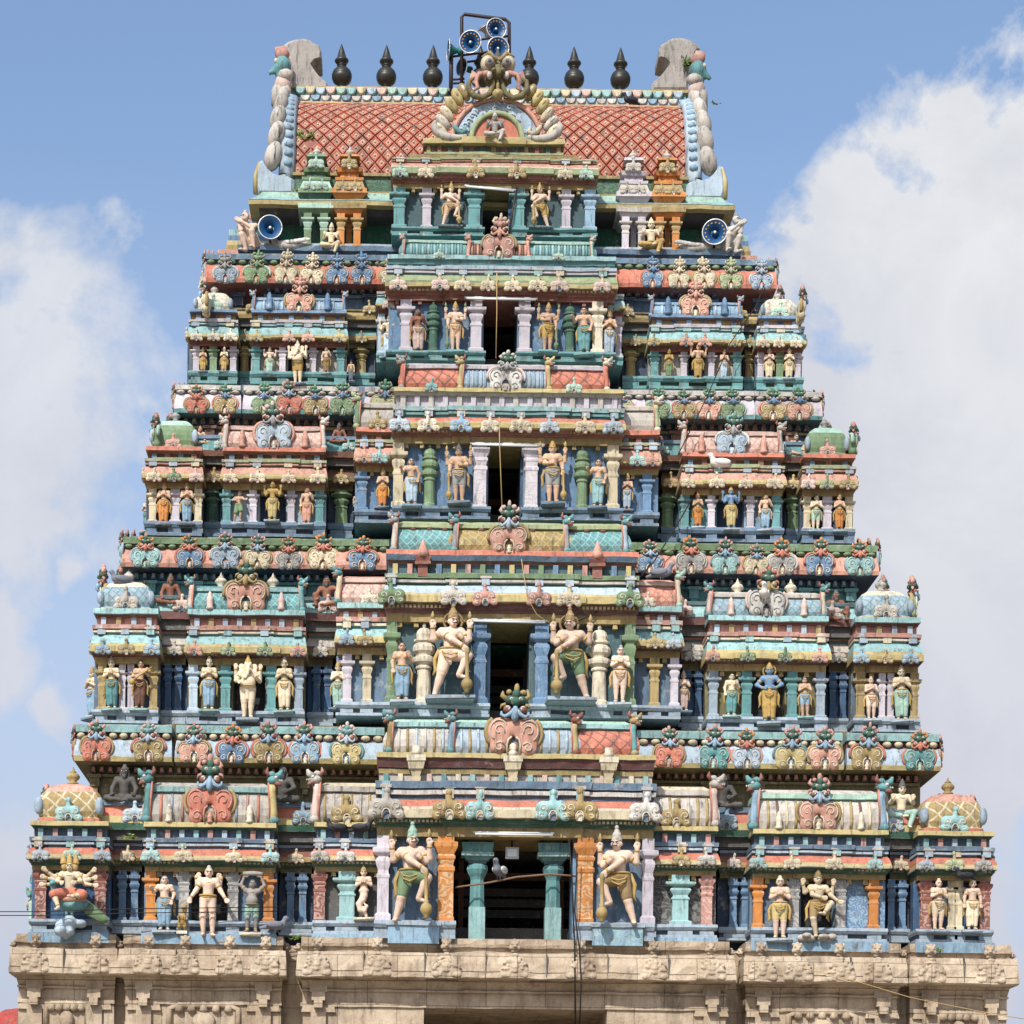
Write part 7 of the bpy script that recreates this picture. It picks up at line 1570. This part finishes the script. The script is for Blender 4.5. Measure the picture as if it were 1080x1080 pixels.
def bird_mesh():
    s = SDF(.03); s.ell((0,0,.16), (.20,.10,.10)); s.cap((-.12,0,.2), (-.18,0,.30), .07, .05); s.ell((-.19,0,.33), (.06,.055,.055)); s.cap((-.24,0,.33), (-.30,0,.315), .02, .008); s.cap((.15,0,.14), (.36,0,.10), .06, .035)
    s.cap((0,-.03,.08), (0,-.03,.0), .014, .012); s.cap((.04,.04,.08), (.04,.04,.0), .014, .012)
    mb = MB(); s.into(mb, 0, .02); return mb.mesh('bird_body')
def wing_mesh():
    mb = MB()
    for q in (-1, 1): mb.ell((.07,q*.09,.18), (.20,.03,.075), 0, 10, 6)
    return mb.mesh('wing')
BM, WM = bird_mesh(), wing_mesh()
BG, BD, BW = plain('bird_grey', (112,116,126), .7), plain('bird_dark', (44,44,50), .6), plain('bird_white', (215,212,205), .7)
def bird(label, px, py, d, m, s=1.0, rz=0.0, m2=None):
    root = empty('pigeon', (X(px,py,d), d, Z(px,py,d))); root.scale = (s,)*3; root.rotation_euler.z = rz; tag(root, label, 'bird', 'birds resting on the tower')
    put('body', BM, root, mats=[m]); put('wing', WM, root, mats=[m2 or m]); return root
bird('grey pigeon with pale belly perched on the branch in the widest doorway', 526, 927, -.62, BG, 1.35, 1.2, BW)
bird('dark pigeon left of two under the vault of the left inner bay', 354, 880, -.55, BD, 1.1, .2); bird('dark pigeon right of two under the vault of the left inner bay', 383, 880, -.6, BD, 1.1, 2.9)
bird('grey pigeon on the ledge right of the log lifting dwarf', 292, 984, -.4, BG, 1.2, 3.3)
bird('dark pigeon on the architrave above the lowest right corner statues', 1016, 930, -.35, BD, 1.0, .3)
bird('dark crow on the coral roof near the right end of the ridge', 664, 111, RYR-1.3, BD, .9, .4)
bird('white bird standing on the white scroll mask of the grey lattice vault', 806, 634, DT[2]-.35, BW, 1.2, 1.4)
bird('white dove on the slab above the third storey right bay', 758, 496, DT[3]-.3, BW, 1.2, .2)
bird('grey pigeon facing right on the vault end of the right inner bay', 699, 612, DT[2]-.5, BG, 1.2, 2.8)
bird('grey pigeon resting on the blue lattice dome at the left', 126, 618, DT[2]+.3, BG, 1.1, .3)
LEAF = plain('leaf_green', (74,104,40), .6, 0, .3); LEAF2 = plain('leaf_yellow_green', (120,140,52), .6, 0, .3); STEM = plain('weed_stem', (96,84,56), .8)
def weed(label, px, py, d, rpx, n, seed, up=.6):
    rng = random.Random(seed); R = rpx*kk(d); root = empty('weed_plant', (X(px,py,d), d, Z(px,py,d))); tag(root, label, 'plant', 'weeds rooted in the masonry'); st = MB(); lf = MB()
    for i in range(n):
        a = rng.uniform(0, 2*math.pi); l = R*rng.uniform(.5, 1.1); tip = Vector((math.cos(a)*l, -abs(math.sin(a))*l*.5, l*rng.uniform(-.2, 1)*up)); st.tube([(0,0,0), tuple(tip*.5+Vector((0,0,.08*R))), tuple(tip)], [.012,.009,.005], STEM, 4)
        for k in range(5):
            c = tip*(.35+.16*k)+Vector((rng.uniform(-1,1), rng.uniform(-1,1), rng.uniform(-1,1)))*R*.13; b = rng.uniform(0, 6.3); e = rng.uniform(-.6, .6); L_ = R*rng.uniform(.16, .3); u_ = Vector((math.cos(b), math.sin(b)*.6, e)).normalized()*L_; w_ = u_.cross(Vector((rng.uniform(-.4,.4), -1, .3))).normalized()*L_*.38
            lf.raw([tuple(c-u_), tuple(c+w_), tuple(c+u_), tuple(c-w_)], [(0,1,2,3)], LEAF if rng.random() < .6 else LEAF2)
    st.build('stem', root); lf.build('foliage', root)
weed('bushy green weed growing on the coral roof tiles at left', 322, 148, RY0+.25, 14, 16, 1); weed('tiny green tuft on the left ridge moulding', 428, 112, RYR-.9, 5, 6, 2)
weed('green tuft at the foot of the roof beside the green pavilion', 316, 203, D5+.3, 9, 10, 3); weed('yellow green fern behind the right horn', 727, 68, RYR-.6, 11, 12, 4)
weed('leafy sprig sticking out from the right gable beads', 755, 110, RYR-1.0, 6, 7, 5, .3); weed('small weed beside the lowest left dome', 138, 884, .25, 9, 8, 6); weed('green weed in the gap left of the central stone cornice', 312, 990, -.1, 8, 9, 7); weed('small weed behind a stone lion head at the lower right', 990, 1003, -.2, 7, 7, 8)
# red painted shrine roof low at the left, behind the gateway
def red_shrine():
    d = 8.0; root = empty('red_shrine', (X(22,1080,d), d, 0)); tag(root, 'red painted shrine top showing low at the left behind the gateway', 'shrine'); u = kk(d); zt = Z(22,1064,d); mb = MB()
    mb.box(-1.2,1.2,-1.2,1.2,0,zt-1.6,P('brick')); mb.build('wall', root); q = MB(); q.mould(-1.0,1.0,-1.0,1.0,[(zt-1.6,zt-1.3,.2,.35,P('coral')),(zt-1.3,zt-.9,.0,.05,P('red'))]); q.lathe([(.95,zt-.9),(1.0,zt-.6),(.85,zt-.25),(.5,zt-.05),(.2,zt)], P('red'), 16); q.build('roof', root)
red_shrine()
